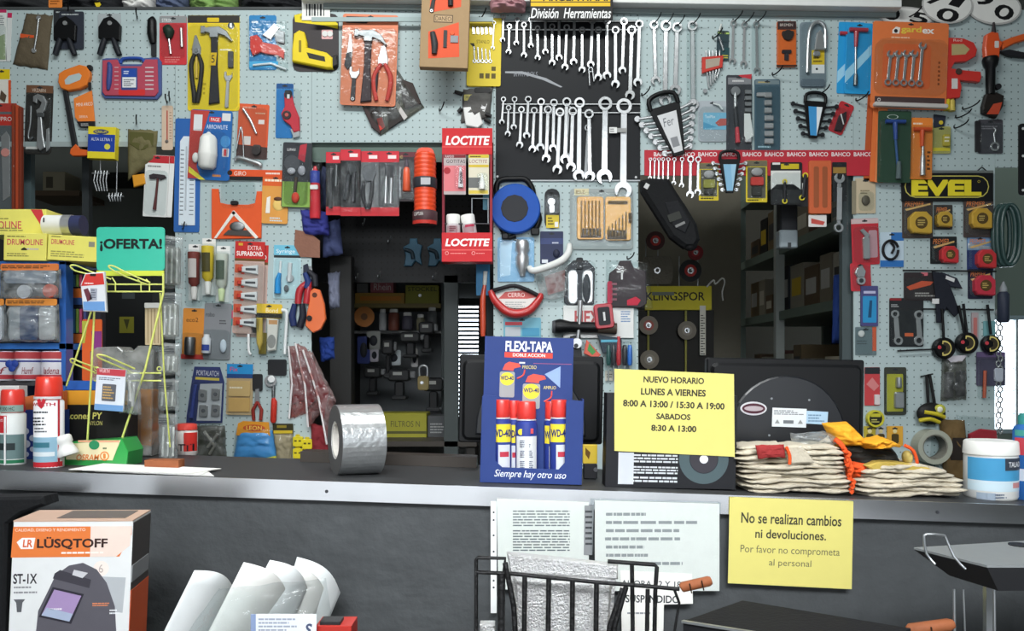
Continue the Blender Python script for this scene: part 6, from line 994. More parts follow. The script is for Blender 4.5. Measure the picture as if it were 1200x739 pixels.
# ================================================================ wall, centre column
t = T('cable_reel', 'round blue hose reel with a black centre and handle', 'reel', 604, 246, 4); b = t('reel', label='blue disc'); b.dc(604, 246, 29, '1d50a8', 4, 34, 5, 40); t('hub', label='black hub').dc(603, 246, 16, '2a2b30', 34, 36, 1, 12); b = t('frame', label='black carrying frame'); b.tb([(583, 236), (582, 218), (588, 211), (604, 210), (616, 211), (624, 222), (626, 240), (632, 256), (626, 272)], 3.4, 'black', 6, 8, 4); b.tb([(584, 260), (594, 278), (604, 276)], 3, 'black', 6, 8, 3); t('foot').rc(588, 274, 596, 281, 'black', 2, 26, 2, 3); t('foot').rc(622, 268, 632, 276, 'black', 2, 26, 2, 3)
t = T('padlock_pack', 'black key lock box on a yellow label', 'lock', 647, 222, 3); b = card(t, 638, 221, 656, 268, '232427', None, 0, 1.8, 8); b.rc(640, 252, 655, 267, 'd0b83c', 1.8, 2.2, 0, 0); b.ln(642, 254, 650, 264, 3, '4a4420', 2.2); b.rc(650, 260, 654, 266, 'e0e0e0', 2.2, 2.5, 0, 0); b = t('knob'); b.dc(646, 237, 4.6, 'chrome', 2, 14, 2); b.rc(643, 240, 650, 250, 'chrome', 2, 12, 2, 3); b.dc(646, 226, 2, '0e0e10', 1.8, 2.2); blis(t, 638, 228, 656, 252, 2, 18, 6)
t = T('blister_pack', 'navy card with white print beneath the lock box', 'card', 647, 272, 3); b = card(t, 633, 271, 660, 309, '2f3552', None, 0, 1.5, 1); b.rc(633.3, 279, 659.7, 286, '3c4670', 1.5, 1.8, 0, 0); b.ln(647, 283, 658, 286, 1, 'c8ccd8', 1.9); b.rc(635, 304, 642, 308, 'd0d4da', 1.5, 1.9, 0, 0); b.el(652, 297, 4, 5, 5, '24283c', 4, 12, 8)
t = T('drill_bit_set', 'yellow open case of drill bits in a clear pack', 'drill bit set', 705, 222, 6); b = card(t, 668, 221, 742, 292, '9aa2a2', None, 0, 1.2, 4); b.rc(673, 221, 690, 229, 'd0c8a4', 1.3, 2, 0, 0); b.tx('BELZ', 675, 223, 685, 227, '6a4a2c', 2)
b = t('case', label='yellow case half'); b.rc(676, 231, 707, 281, '~d89a34', 2, 12, 3, 2); b.rc(680, 268, 704, 279, '4b4030', 12, 13, 0, 0); b = t('case', label='yellow case half'); b.rc(709, 231, 739, 282, '~dca03a', 2, 12, 3, 2); b.rc(712, 236, 735, 240, '5c4a2c', 12, 14, 1); b.rc(711, 270, 734, 281, '463b2c', 12, 13, 0, 0); b.rc(736, 250, 740, 262, '4a3a20', 10, 14, 1)
for i in range(6): t('drill_bit').tb([(681 + i * 4.2, 236), (681 + i * 4.2, 276)], 1, '8a6a34', 14, 6)
for i in range(6): t('drill_bit').tb([(713 + i * 4, 266 - i * 3.4), (713 + i * 4, 277)], .9, '7a6238', 14, 6)
blis(t, 669, 226, 741, 290, 1.4, 24, 6)
t = T('blister_pack', 'light blue clear pack with a round white lamp', 'card', 604, 279, 4); b = card(t, 583, 278, 626, 330, '8cbade', None, 0, 1.3, 2); b.pg([(586, 284), (600, 282), (598, 322), (586, 324)], 'b4d4ea', 1.3, 1.7, 0); q = t('lamp', label='clear and chrome lamp'); q.la(612, [(282, 6), (285, 8), (294, 8.5), (298, 6), (302, 8), (312, 7.5), (320, 4), (324, 3)], 'satin', 14, 18); blis(t, 584, 280, 626, 329, 1.4, 30, 6)
t = T('face_visor', 'clear face visor with a white curved brim and red insert', 'visor', 645, 310, 6); b = t('brim', label='white curved brim'); b.tb([(620, 313), (624, 318), (640, 314), (658, 306), (666, 296), (667, 286)], [3, 4, 4.4, 4.4, 4, 2.6], 'd8d9d6', [20, 26, 30, 28, 22, 16], 8, 4); q = t('shield'); q.rs([(626, 320, 24), (640, 316, 30), (658, 308, 26), (666, 298, 20)], [(634, 350, 14), (646, 352, 18), (660, 350, 16), (664, 340, 10)], 'bag', 1.5); b = t('insert', label='red insert'); b.pg([(638, 324), (662, 316), (662, 340), (642, 346)], 'a04a44', 4, 12, 1)
t = T('car_mirror', 'chrome rear view mirror set in a clear pack', 'mirror', 679, 303, 8); b = t('bracket'); b.pg([(662, 314), (672, 305), (688, 305), (697, 314), (696, 356), (690, 361), (668, 361), (661, 354)], '30343a', 1, 6, 2); t('neck').rc(675, 302, 683, 316, '26282c', 2, 14, 2, 3); b = t('mirror', label='left chrome half'); b.rc(665, 316, 677, 357, 'chrome', 6, 16, 6, 4); b = t('mirror', label='right chrome half'); b.rc(682, 316, 695, 356, 'chrome', 6, 16, 6, 4); b = t('lens', label='dark oval lens'); b.el(687, 338, 5, 17, 7, '33373c', 15, 14, 12); blis(t, 660, 306, 698, 362, 2, 24, 8)
t = T('adjustable_wrench', 'steel wrench hanging down over the black torch', 'wrench', 680, 358, 42); b = t.one(); b.tb([(680, 352), (679, 378), (677, 396)], [3, 2, 2], 'satin', 4); b.dc(676, 402, 6, 'satin', 1, 8); b.dc(675, 405, 2.6, '33363a', 8, 8.6)
t = T('bit_set_case', 'red and black tool roll case in a clear bag', 'case', 735, 310, 6); b = t('case'); b.pg([(714, 320), (722, 314), (726, 306), (738, 306), (742, 314), (756, 318), (757, 356), (750, 361), (716, 360), (711, 352)], '3a3236', 1, 20, 3); b.rc(711, 330, 717, 356, 'a8324a', 18, 21, 2); b.pg([(734, 352), (744, 348), (750, 352), (746, 358), (734, 358)], 'c42c44', 20, 22); b.rc(722, 318, 730, 320, 'e0e0e0', 20, 21); b.rc(727, 317, 729, 328, 'e0e0e0', 20, 21)
for i in range(4): t('bit').rc(716, 332 + i * 6, 722, 334.5 + i * 6, '8a5a64', 20, 23)
t('film').pw([(710, 304), (760, 308), (765, 362), (710, 364)], 'clear', 1, 34, .2, 6); hook(735, 303, 8, label='holding the red and black tool roll case')
t = T('carrying_strap', 'red curved headlamp band with a black strap on an oval white label', 'headlamp', 605, 350, 6); b = t('label_card', label='oval white label'); b.dc(607, 350, 27, 'd8d6d2', 1, 3, .3, 28, 11); b.pg([(584, 350), (592, 342), (618, 340), (630, 348), (618, 350)], 'c05c58', 3, 3.3, 0); b.tx('CERRO', 595, 343, 615, 348, 'ecdcd8', 3.4); b.ln(592, 353, 622, 360, 3, 'a0a4a4', 3); q = t('band', label='red band'); q.tb([(575, 341), (580, 352), (592, 364), (605, 368), (620, 364), (631, 352), (634, 345)], [3.4, 4.4, 5, 5.4, 5, 4.2, 3.4], '~b02c2c', [6, 16, 24, 26, 24, 16, 8], 10, 4); q = t('strap', label='black strap'); q.tb([(576, 341), (588, 338), (603, 335), (620, 341), (635, 349)], 2.4, '1f1f22', [6, 12, 14, 12, 8], 8, 3)
t = T('blister_pack', 'light blue and red pack behind the blue aerosol display', 'card', 612, 385, 3); b = card(t, 590, 372, 634, 430, '6fa6b8', None, 0, 2, 2); b.rc(592, 377, 612, 381, 'b8444c', 2, 2.4, 0, 0); b.rc(592, 383, 610, 394, 'b0b6bc', 2, 3, 1); b.rc(612, 384, 632, 394, '4a90b0', 2, 3, 1)
t = T('carton', 'white printed box low on the centre board', 'box', 700, 376, 2); b = t.one(); b.rc(660, 358, 742, 396, 'd9dad8', 0, 14, 0, 1); b.tx('HEXAL', 673, 364, 720, 380, 'b85a5c', 14, 0, .03); b.ln(727, 364, 739, 378, 5, '5c7ca8', 14)
t = T('torch', 'long black torch lying across the white box', 'torch', 680, 383, 20); b = t('body', label='black body'); b.tb([(650, 383), (656, 383), (668, 383), (700, 384)], [8, 9.5, 6.5, 6.5], 'black', 14, 14); b = t('grip'); b.tb([(700, 384), (722, 385)], 6.6, '4a4038', 14, 14); t('lens').tb([(647, 383), (650, 383)], [7, 8.4], '4c4e52', 14, 14)
t = T('tape_measure', 'small red and black tape box below the tool roll case', 'tape measure', 707, 370, 40, rot=-6); b = t('case', label='red case'); b.rc(696, 356, 718, 385, '~a82c38', 0, 24, 4, 3); b = t('badge', label='black face'); b.rc(700, 360, 714, 381, '232429', 24, 26, 2); b.rc(706, 366, 708.4, 376, 'd0d0d0', 26, 26.4, 0, 0)
for i, (q, k, d) in enumerate((([(687, 398), (704, 416), (697, 420), (684, 414)], '~c8503c', 'red and green tool peeking over the left monitor'), ([(700, 392), (728, 396), (728, 412), (706, 414)], '2f3a44', 'dark blue pack low on the centre board'), ([(668, 394), (680, 392), (682, 420), (668, 420)], '2b2d30', 'black clip low on the centre board'))):
    t = T('tool_pack', d, 'tool pack', q[0][0], q[0][1], 24); b = t.one(); b.pg(q, k, 0, 12, 2); 
    if i == 0: b.pg([(690, 402), (698, 412), (694, 416), (688, 410)], '4a8c4c', 12, 13)
    if i == 1: b.rc(704, 398, 724, 401, '58a0b8', 12, 13)
t = T('pen_tub', 'clear tub of coloured screwdrivers low on the centre board', 'tub', 728, 420, 30); t('tub').rc(708, 400, 744, 436, 'clear', -20, 20, 2, 2)
for i, (x, k) in enumerate(((713, '1f4a48'), (719, '2c2e34'), (725, 'b02c34'), (732, '2a2c30'), (738, '2f6cc0'))):
    t2 = T('screwdriver', ['teal', 'first black', 'red', 'second black', 'blue'][i] + ' screwdriver standing in the clear tub', 'screwdriver', x, 430, 30); b = t2('handle'); b.tb([(x, 404 - (i == 2) * 10), (x, 410), (x, 424), (x, 428)], [2, 3, 3, 2], '~' + k, 2, 8, 2); t2('shaft').tb([(x, 427), (x, 446)], 1, 'steel', 2, 6)
t = T('chisel', 'orange handled file hanging at the edge of the middle opening', 'file', 567, 330, 2); b = t('handle', label='orange handle'); b.tb([(568, 334), (566, 350), (566, 380), (566, 394)], [2, 3.4, 3.6, 2.6], '~b8452c', 6, 8, 3); t('ferrule').tb([(569, 318), (568, 334)], 2.4, 'c8ccc8', 6); t('card').rc(558, 308, 574, 346, '2c6c94', 0, 2)

# ================================================================ counter
def hexa(b, pts, k):
    """eight corner solid: four bottom corners then four top corners, metres in the world"""
    e = b.it.e.location; return b.add([(x - e.x, y - e.y, z - e.z) for x, y, z in pts], [[0, 3, 2, 1], [4, 5, 6, 7], [0, 1, 5, 4], [1, 2, 6, 5], [2, 3, 7, 6], [3, 0, 4, 7]], k)
t = T('counter', 'long dark grey shop counter with a steel edged top', 'counter', 600, 1105, 0, 2.02); t.e.location.z = 0
XL, XR = -1.75, 1.75
def slab(b, y0, y1, top, bot, k, x0=XL, x1=XR): return hexa(b, [(x0, y0, zc(x0) - bot), (x1, y0, zc(x1) - bot), (x1, y1, zc(x1) - bot), (x0, y1, zc(x0) - bot), (x0, y0, zc(x0) - top), (x1, y0, zc(x1) - top), (x1, y1, zc(x1) - top), (x0, y1, zc(x0) - top)], k)
slab(t('worktop'), 2.004, 2.44, 0.0005, .04, '3b3c3d')  # darkened base colour stands in for the dark wall mirrored in the top
b = t('steel_edge', label='brushed steel front edge'); slab(b, 1.998, 2.004, 0, .046, 'counter_steel')
b = t('front_panel', label='dark grey painted front panel'); hexa(b, [(XL, 2.02, 0), (XR, 2.02, 0), (XR, 2.05, 0), (XL, 2.05, 0), (XL, 2.02, zc(XL) - .04), (XR, 2.02, zc(XR) - .04), (XR, 2.05, zc(XR) - .04), (XL, 2.05, zc(XL) - .04)], 'greypaint')
b = t('side_panel'); hexa(b, [(XL, 2.05, 0), (XL + .03, 2.05, 0), (XL + .03, 2.44, 0), (XL, 2.44, 0), (XL, 2.05, zc(XL) - .04), (XL + .03, 2.05, zc(XL) - .04), (XL + .03, 2.44, zc(XL) - .04), (XL, 2.44, zc(XL) - .04)], 'greypaint')
b = t('side_panel'); hexa(b, [(XR - .03, 2.05, 0), (XR, 2.05, 0), (XR, 2.44, 0), (XR - .03, 2.44, 0), (XR - .03, 2.05, zc(XR) - .04), (XR, 2.05, zc(XR) - .04), (XR, 2.44, zc(XR) - .04), (XR - .03, 2.44, zc(XR) - .04)], 'greypaint')
for x in (383, 1098):
    q = t('screw'); X = (x - 600) * 2 / F; e = t.e.location
    q.add([(X + .004 * math.cos(a * .6283) - e.x, 1.9965 - e.y, zc(X) - .024 + .004 * math.sin(a * .6283) - e.z) for a in range(10)], [list(range(10))], '3a3c40')
b = t('ledge', label='dark inner ledge'); 
hexa(b, [(-.60, 2.36, zc(-.6)), (-.1, 2.36, zc(-.1)), (-.1, 2.43, zc(-.1)), (-.60, 2.43, zc(-.6)), (-.60, 2.36, zc(-.6) + .03), (-.1, 2.36, zc(-.1) + .03), (-.1, 2.43, zc(-.1) + .03), (-.60, 2.43, zc(-.6) + .03)], '3c3733')

# ---- blue bag rack on the left with yellow boxes on top
YB = 2.34
t = T('display_rack', 'blue metal rack of bagged goods at the left end of the counter', 'rack', 30, base(30, YB), 0, YB)
bb = base(30, YB)
for x in (73, -30): q = t('upright'); q.rc(x - 4, 304, x + 4, bb + (.1 if x > 0 else -3), '~2f5fa8', -40, 0, 0, 1)
for y, h in ((306, 4), (402, 7), (446, 6)): q = t('shelf'); q.rc(-34, y, 77, y + h, '~2f6ab4' if y < 440 else '4a4a4c', -220, 0, 0, 1)
q = t('back_panel'); q.rc(-30, 306, 76, bb - 3, '2c3a5c', -225, -218)
def rackbag(x0, x1, y0, y1, hk, label, cont, hdr=None):
    t = T('plastic_bag', label, 'bag', (x0 + x1) / 2, y0, 0, YB - .03); b = t('header', label='printed header strip'); b.rc(x0, y0, x1, y0 + 8, hk, 4, 6, 2); b.ln(x0 + 2, y0 + 2, x1 - 10, y0 + 6, 2, '3a2a1a', 6); b = t('contents'); cont(b); t('film').pw([(x0, y0 + 6), (x1, y0 + 6), (x1 + 2, y1), (x0 - 1, y1)], 'bag', -4, 26, .3, int(x0 + y0))
rackbag(2, 70, 309, 350, 'd0763c', 'upper clear bag with white and orange discs in the blue rack', lambda b: (b.dc(30, 342, 8, 'c8ccd2', -2, 10), b.dc(60, 341, 8, 'c85a44', -2, 10), b.rc(6, 316, 66, 332, '8a94a0', -3, 4, 4)))
rackbag(8, 68, 350, 400, 'd98a3c', 'lower clear bag with a blue sheet in the blue rack', lambda b: (b.rc(12, 360, 26, 398, '9aa2a8', -3, 5, 3), b.rc(25, 360, 46, 398, '33486c', -3, 8, 3), b.rc(47, 360, 66, 398, 'a8acae', -3, 6, 3)))
rackbag(-24, 6, 350, 400, 'd98a3c', 'pale blue bag cut off at the left edge of the blue rack', lambda b: b.rc(-20, 360, 4, 398, 'c4ccd4', -3, 8, 3))
rackbag(-24, 1, 309, 350, 'd0763c', 'blue white bag cut off at the left edge, upper row', lambda b: b.rc(-20, 318, 0, 348, '4c6ea8', -3, 8, 3))
for i, (x0, x1) in enumerate(((-22, 8), (9, 40), (41, 70))):
    t = T('bandage_roll', ['cut off', 'middle, heart marked', 'right'][i] + ' white and red roll pack on the lower blue shelf', 'roll', (x0 + x1) / 2, 446, 0, YB - .02); b = t('roll'); c = (x0 + x1) / 2; r = (x1 - x0) / 2
    b.la(c, [(411, r * .9), (413, r), (444, r), (446, r * .9)], 'dcdce2', -40, 20); b.wrap(c, 412, 420, r + .2, -85, 85, 'b8484c', -40); b.wrap(c, 439, 444, r + .2, -85, 85, 'b03c44', -40); b.wrap(c, 422, 424, r + .2, -80, 80, '3c4a90', -40)
    if i == 1:
        for dx, dy in ((-3.5, 426), (3.5, 426), (0, 431)): b.el(15 + dx, dy, 4.4, 4.6, 3, '27408f', 4, 12, 8)
    b.tx(['mf', 'Hamf', 'ladena'][i], x0 + (8 if i != 1 else 16), 430, x1 - 4, 438, '8a3038', 0, .2, 0, 0, .1, (c, r + .4, -40))
# narrow side rack
t = T('display_rack', 'narrow dark rack with orange and blue header tags beside the blue rack', 'rack', 92, base(92, 2.42), 0, 2.43)
b = t('panel'); b.rc(80, 316, 118, 470, '23242e', -30, 0)
for x, k in ((84, '6c5a8c'), (88, '3c6c8c'), (92, '7c9c4c'), (96, 'b04a6c'), (101, '454c7c')): q = t('strip'); q.rc(x - 1.5, 322, x + 1.5, 336, k, 0, 8, 1); q.rc(x - 1.5, 362, x + 1.5, 390, k, 0, 8, 1)
for y in (338, 391): q = t('header', label='orange and blue tag'); q.rc(74, y, 98, y + 11, 'c8682c', 4, 8, 1); q.rc(76, y + 11, 98, y + 19, '2c4a80', 4, 8, 1); q.dc(80, y + 5, 4, 'd99a40', 8, 9)
b = t('post'); b.rc(84, 470, 96, base(92, 2.43), '22242c', -30, -10)
t = T('card', 'orange and purple card leaning behind the wire offer rack', 'card', 108, 440, 0, 2.41); b = t.one(); b.rc(97, 374, 120, 446, 'd9602c', 0, 4, 2); b.pg([(108, 388), (120, 388), (120, 412), (110, 408)], '8a3a80', 4, 4.4, 0); b.pg([(97, 376), (104, 376), (100, 402), (97, 402)], 'b8b848', 4, 4.4, 0)
# yellow boxes
def ybox(x0, x1, y0, y1, Y, label, txt, tx_, rot, dep=150, red=False, bar=False):
    t = T('carton', label, 'box', (x0 + x1) / 2, y1, 0, Y, rot); b = t.one(); b.rc(x0, y0, x1, y1, 'e2da6c', -dep, 0, 0, 1); b.tx(txt, *tx_, 'c84a58', 0, 0, .012); b.ln(tx_[0], tx_[1] - 4, tx_[2] - 14, tx_[1] - 2, 1, '5a5230', .1)
    if red: b.pg([(x1 - 18, y0 + .3), (x1 - 5, y0 + .3), (x1 - .3, y0 + 18), (x1 - .3, y0 + 28)], 'c83c40', 0, .4, 0)
    if bar: b.rc(x1 - 10, y0 + 6, x1 - 3, y0 + 12, '8a8878', 0, .4, 0, 0); b.ln(x0 + 4, y0 + 18, x1 - 14, y0 + 26, 3, '9a9450', .1)
    else: b.ln(x0 + 4, y1 - 9, x1 - 16, y1 - 4, 2, '8a8448', .1)
    return b
ybox(-20, 54, 245, 275, 2.40, 'yellow box with a red corner stripe, standing behind the two front yellow boxes', 'DRUMOLINE', (-30, 259, 25, 268), 0, 120, True)
b = ybox(4, 54, 273, 305, 2.325, 'left of the two front yellow boxes with red lettering', 'DRUMOLINE', (8, 280, 50, 287), 1, 200); b.pg([(24, 292), (28, 289.5), (32, 292), (31, 293), (25, 293)], '2c2820', 0, .4, 0); b.ln(31, 290, 50, 293, 1, 'b8aac0', .1)
ybox(55, 113, 276, 305.5, 2.325, 'right of the two front yellow boxes, with a small barcode', 'DRUMOLINE', (59, 281, 86, 287), 3, 150, False, True)
t = T('tin_can', 'white labelled can lying on its side behind the yellow boxes', 'can', 74, 264, 0, 2.41); b = t('can'); n = 24
def hcyl(b, x0, x1, cy, r, k, d, n=24, yaw=0):
    vs = []
    for x in (x0, x1):
        for j in range(n):
            a = 2 * math.pi * j / n; p = b.P(x, cy, d); lx = p[0] - b.P((x0 + x1) / 2, cy, d)[0]; rr = r * b.k
            vs.append((p[0] - lx + lx * math.cos(yaw) - rr * math.sin(a) * math.sin(yaw), p[1] + lx * math.sin(yaw) + rr * math.sin(a) * math.cos(yaw), p[2] + rr * math.cos(a)))
    b.add(vs, [[j, (j + 1) % n, n + (j + 1) % n, n + j] for j in range(n)], k, True); b.add(vs[:], [list(range(n))[::-1], list(range(n, 2 * n))], k)
hcyl(b, 54, 76, 264, 12, 'd8d8d4', 0); hcyl(b, 76, 86, 264, 12.2, 'satin', 0); b.tx('L', 57, 257, 64, 265, '2a2c30', 29); q = t('lid'); hcyl(q, 86, 98, 264, 11.6, '2b3050', 0)
# wire offer rack
YR = 2.22
t = T('wire_rack', 'yellow green wire rack with a teal offer sign', 'rack', 150, base(150, YR), 0, YR)
W_ = 'd6dc78'
q = t('sign', label='teal sign with black stencil lettering'); q.rc(113, 266, 193, 317, '~37b89c', -3, 0, 4); q.tx('¡OFERTA!', 117, 279.5, 190, 294.5, '17201e', .1, 0, .04); q = t('strip', q, label='yellow green strip'); q.rc(113, 317, 192, 323, 'ccd84c', -3, 0)
q = t('frame'); br = base(136, YR)
for y in (333, 341.5): q.tb([(118, y), (191, y)], 1, W_, -2, 6)
q.tb([(191, 320), (191, 343), (171, 432), (136, br - 1)], 1.3, W_, [-2, -2, 4, 10], 6); q.tb([(187, 343), (185, 440), (183, br - 14)], 1, W_, [-4, -40, -90], 6); q.tb([(107, 362), (95, 398), (77, 452)], 1.1, W_, -4, 6); q.tb([(112, 323), (110, 366), (107, 440), (102, br - 4)], 1.2, W_, [-2, -2, 0, 4], 6)
for y in (437, 446): q.tb([(106, y), (185, y)], 1, W_, -20, 6)
for x in (109, 183): q.rg(x, 432, 3, 2, W_, -20, -18, 14)
for x in (115, 125, 135): q.tb([(x, 341), (x, 331), (x - 4, 325)], .8, W_, -1, 6)
for x in (165, 175): q.tb([(x, 341), (x, 331), (x - 4, 327)], .8, W_, -1, 6)
q = t('prong'); q.tb([(124, 326), (108, 322), (97, 319), (93, 314), (98, 313), (108, 318), (130, 327)], 1, W_, [0, 20, 40, 46, 40, 20, 0], 6, 3); q = t('prong'); q.tb([(172, 333), (152, 325), (140, 318), (137, 314), (142, 314), (154, 321), (176, 331)], 1, W_, [0, 20, 40, 46, 40, 20, 0], 6, 3)
q = t('prong'); q.tb([(106, 436), (96, 430), (88, 424), (90, 420), (98, 424), (112, 432)], 1, W_, [-20, 0, 20, 24, 18, -20], 6, 3); q = t('prong'); q.tb([(150, 436), (138, 428), (126, 420), (124, 416), (132, 417), (142, 424), (154, 432)], 1, W_, [-20, 10, 40, 46, 40, 10, -20], 6, 3)
t = T('hanging_pack', 'red, white and blue pack hanging high on the wire rack', 'pack', 112, 318, 0, YR - .055, 2); b = t.one(); b.pg([(102, 321), (124, 318), (128, 365), (101, 365), (97, 334)], 'dcdee2', 0, 10, 2); b.pg([(103, 322), (123, 320), (125, 333), (98, 336)], 'cc3a34', 10, 10.5, 0); b.rc(108, 321, 115, 324, '2a2020', 10.5, 10.8, 1); b.pg([(101, 354), (126, 353), (127, 364), (102, 364)], '6c9ad0', 10, 10.4, 0); b.ln(102, 331, 118, 334, 1, 'f2e0dc', 10.5); b.pg([(101, 340), (106, 338), (112, 350), (106, 354), (104, 348)], '6a3440', 10, 10.6, 0); b.rc(109, 338, 117, 352, 'a4a8b4', 10, 10.6, 0, 0); b.ln(110, 339, 116, 350, 4, '5c6070', 10.6)
t = T('hanging_pack', 'white and blue carded pack of small screws hanging lower on the wire rack', 'pack', 133, 431, 0, YR - .045, 4); b = t.one(); b.rc(115, 432, 149, 481, 'd4dae2', 0, 6, 1, .5); b.rc(115.3, 432.3, 148.7, 440, 'b8404a', 6, 6.4, 0, 0); b.tx('WURTH', 118, 433, 130, 437, 'ecdcdc', 6.4); b.rc(115.3, 474, 148.7, 481, '6c98c8', 6, 6.4, 0, 0); b.ln(118, 442, 144, 446, 2, '5a6478', 6); b.rc(123, 450, 139, 470, '5c5e66', 6, 6.5, 1, 0); b.ln(124, 452, 138, 468, 5, 'c4a05c', 6.5)
t = T('blister_pack', 'clear bag of wall plugs behind the white and blue carded pack', 'pack', 152, 440, 0, YR - .02); b = t('film'); b.pw([(140, 432), (164, 434), (166, 486), (140, 484)], 'bag', 0, 16, .3, 8); q = t('plugs'); q.tb([(152, 445), (155, 470)], 2, 'c8c8c4', 4); q.tb([(158, 448), (156, 476)], 2, 'a8a8a4', 4)
t = T('wood_pack', 'pale wooden strips in a clear pack hanging right of the black cabinet', 'pack', 180, 356, 0, 2.34); b = t('strips'); b.rc(171, 358, 189, 404, 'b8a684', -6, 6, 1); b.rc(171, 355, 190, 361, 'c8c8c4', 6, 10, 1); [b.rc(174 + i * 4, 362, 175 + i * 4, 402, '8a7858', 6, 6.4, 0, 0) for i in range(4)]
for i, (x0, x1, y0, y1, d) in enumerate(((190, 215, 276, 338, 'topmost'), (188, 213, 342, 398, 'second'), (186, 212, 401, 440, 'third'), (185, 210, 443, 481, 'fourth'), (186, 208, 484, 540, 'lowest'))):
    t = T('screw_bag', d + ' clear bag of white plugs in the hanging strip right of the wire rack', 'bag', (x0 + x1) / 2, y0, 0, 2.36); b = t('contents'); b.rc(x0 + 3, y0 + 14, x1 - 3, y1 - 4, '8d908c', 0, 5, 3)
    for j in range(3): b.tb([(x0 + 7 + j * 6, y0 + 16), (x0 + 6 + j * 6, y1 - 6)], 1.3, 'd8dad6', 8, 6)
    b = t('film'); b.pw([(x0, y0), (x1, y0 + 1), (x1, y1), (x0, y1)], 'bag', 0, 14, .3, i); t('header').ln(x0 + 3, y0 + 4, x1 - 4, y0 + 12, 3, '4c5054', 16)
# things standing on the left of the counter
def spray(cx, y0, r, Y, label, capk, bodyk, deco, capr=.86):
    y1 = base(cx, Y - .03) ; t = T('spray_can', label, 'spray can', cx, y1, 0, Y); b = t('can'); b.la(cx, [(y0 + 26, r * .8), (y0 + 29, r), (y1 - 3, r), (y1 - 1.5, r * 1.02), (y1, r * .96)], bodyk, 0, 28); deco(b, cx, r, y1); q = t('cap', label=capk[1]); q.la(cx, [(y0, r * capr * .9), (y0 + 2, r * capr), (y0 + 25, r * capr * 1.1), (y0 + 27, r * capr)], capk[0], 0, 28); return t
def deco1(b, cx, r, y1):
    b.wrap(cx, 474, 482, r + .15, -80, 80, '8ca49c', 0); b.tx('W 500 HC', cx - 9, 476, cx + 9, 480, '2c3434', 0, 0, 0, 0, .1, (cx, r + .4, 0)); b.wrap(cx, 486, 506, r + .15, -70, 5, 'c83038', 0); b.tx('wurth', cx - 10, 489, cx - 3, 493, 'f0dcdc', 0, 0, 0, 0, .1, (cx, r + .4, 0)); b.wrap(cx, 508, y1 - 8, r + .15, -85, 85, '6c8484', 0); b.wrap(cx, 518, 526, r + .25, -60, 40, '2c3638', 0); b.wrap(cx, y1 - 7, y1 - 3, r + .2, -85, 85, '2c7a54', 0)
t = spray(15, 456, 14, 2.13, 'left spray can with a red cap and grey label', ('~d83a30', 'red cap'), 'd4d8d6', deco1); q = t('straw', label='white straw'); q.tb([(15, 487), (15, 545)], 1.1, 'f0f0f0', 33, 6)
def deco2(b, cx, r, y1):
    b.wrap(cx, 464, 467, r + .1, -80, 80, 'd8d4d4', 0); b.tx('WURTH', cx - 13, 471, cx + 13, 475, 'b83040', 0, 0, .02, 0, .1, (cx, r + .4, 0)); b.pg([(cx - 5, 468), (cx - 2, 466), (cx, 470), (cx + 2, 466), (cx + 5, 468), (cx + 3, 475), (cx, 478), (cx - 3, 475)], 'c82c38', r * b.k * 1000 - .3, r * b.k * 1000 + .7, 0)
    b.ln(cx - 9, 480, cx + 9, 484, 1, '404448', r * b.k * 1000); b.ln(cx - 10, 487, cx + 10, 498, 3, '2c3034', r * b.k * 1000 - .2); b.ln(cx - 8, 499, cx + 8, 506, 2, '5c6064', r * b.k * 1000)
    b.wrap(cx, 511, y1 - 8, r + .15, -70, 60, '8fb4c8', 0); b.wrap(cx, 517, 523, r + .25, -50, 30, '3c7484', 0); b.wrap(cx, 528, 533, r + .25, -60, 50, 'd8e0e4', 0); b.wrap(cx, 468, y1 - 3, r + .2, 62, 72, 'b82c34', 0); b.wrap(cx, y1 - 8, y1 - 2, r + .2, -88, 88, 'c8303a', 0)
t = spray(57.5, 441, 16, 2.10, 'tall right spray can with a red cap and white label', ('~dc3a2c', 'red cap'), 'e8e8ea', deco2)
t = T('carton', 'blue box with white bubbles behind the two spray cans', 'box', 40, base(40, 2.22), 0, 2.22); b = t.one(); y1 = base(36, 2.2); b.rc(20, 480, 72, y1 - 1, '2b3f86', -40, 0, 0, 1); [b.dc(x, y, r, 'c4ccdc', 0, .5, 0, 14) for x, y, r in ((30, 505, 4), (31, 520, 4.5), (38, 513, 3.6), (31, 532, 3), (38, 526, 3))]; b.pg([(20, 466), (72, 458), (72, 480), (20, 480)], 'c86a3c', -30, -2, 1)
t = T('carton', 'white box with an orange stripe left behind the first spray can', 'box', 0, base(0, 2.24), 0, 2.24); b = t.one(); b.rc(-20, 452, 22, base(0, 2.24) - 1, 'd8d8d6', -40, 0, 0, 1)
t = T('carton', 'black and yellow box with yellow lettering behind the lamp holder box', 'box', 112, base(112, 2.26), 0, 2.26); b = t.one(); y1 = base(112, 2.24) - 1; b.rc(76, 457, 150, y1, '1c1b1a', -60, 0, 0, 1); b.rc(76.3, 457.3, 149.7, 474, 'd8962c', 0, .4, 0, 0); b.tx('Tacones PY', 72, 483, 120, 491, 'd8d070', .1, .1, .02); b.tx('NYLON', 104, 493, 120, 498, 'c8c070', .1, .1); b.pg([(78, 446), (110, 446), (112, 457), (76, 457)], '2c5cac', -30, -4, 1)
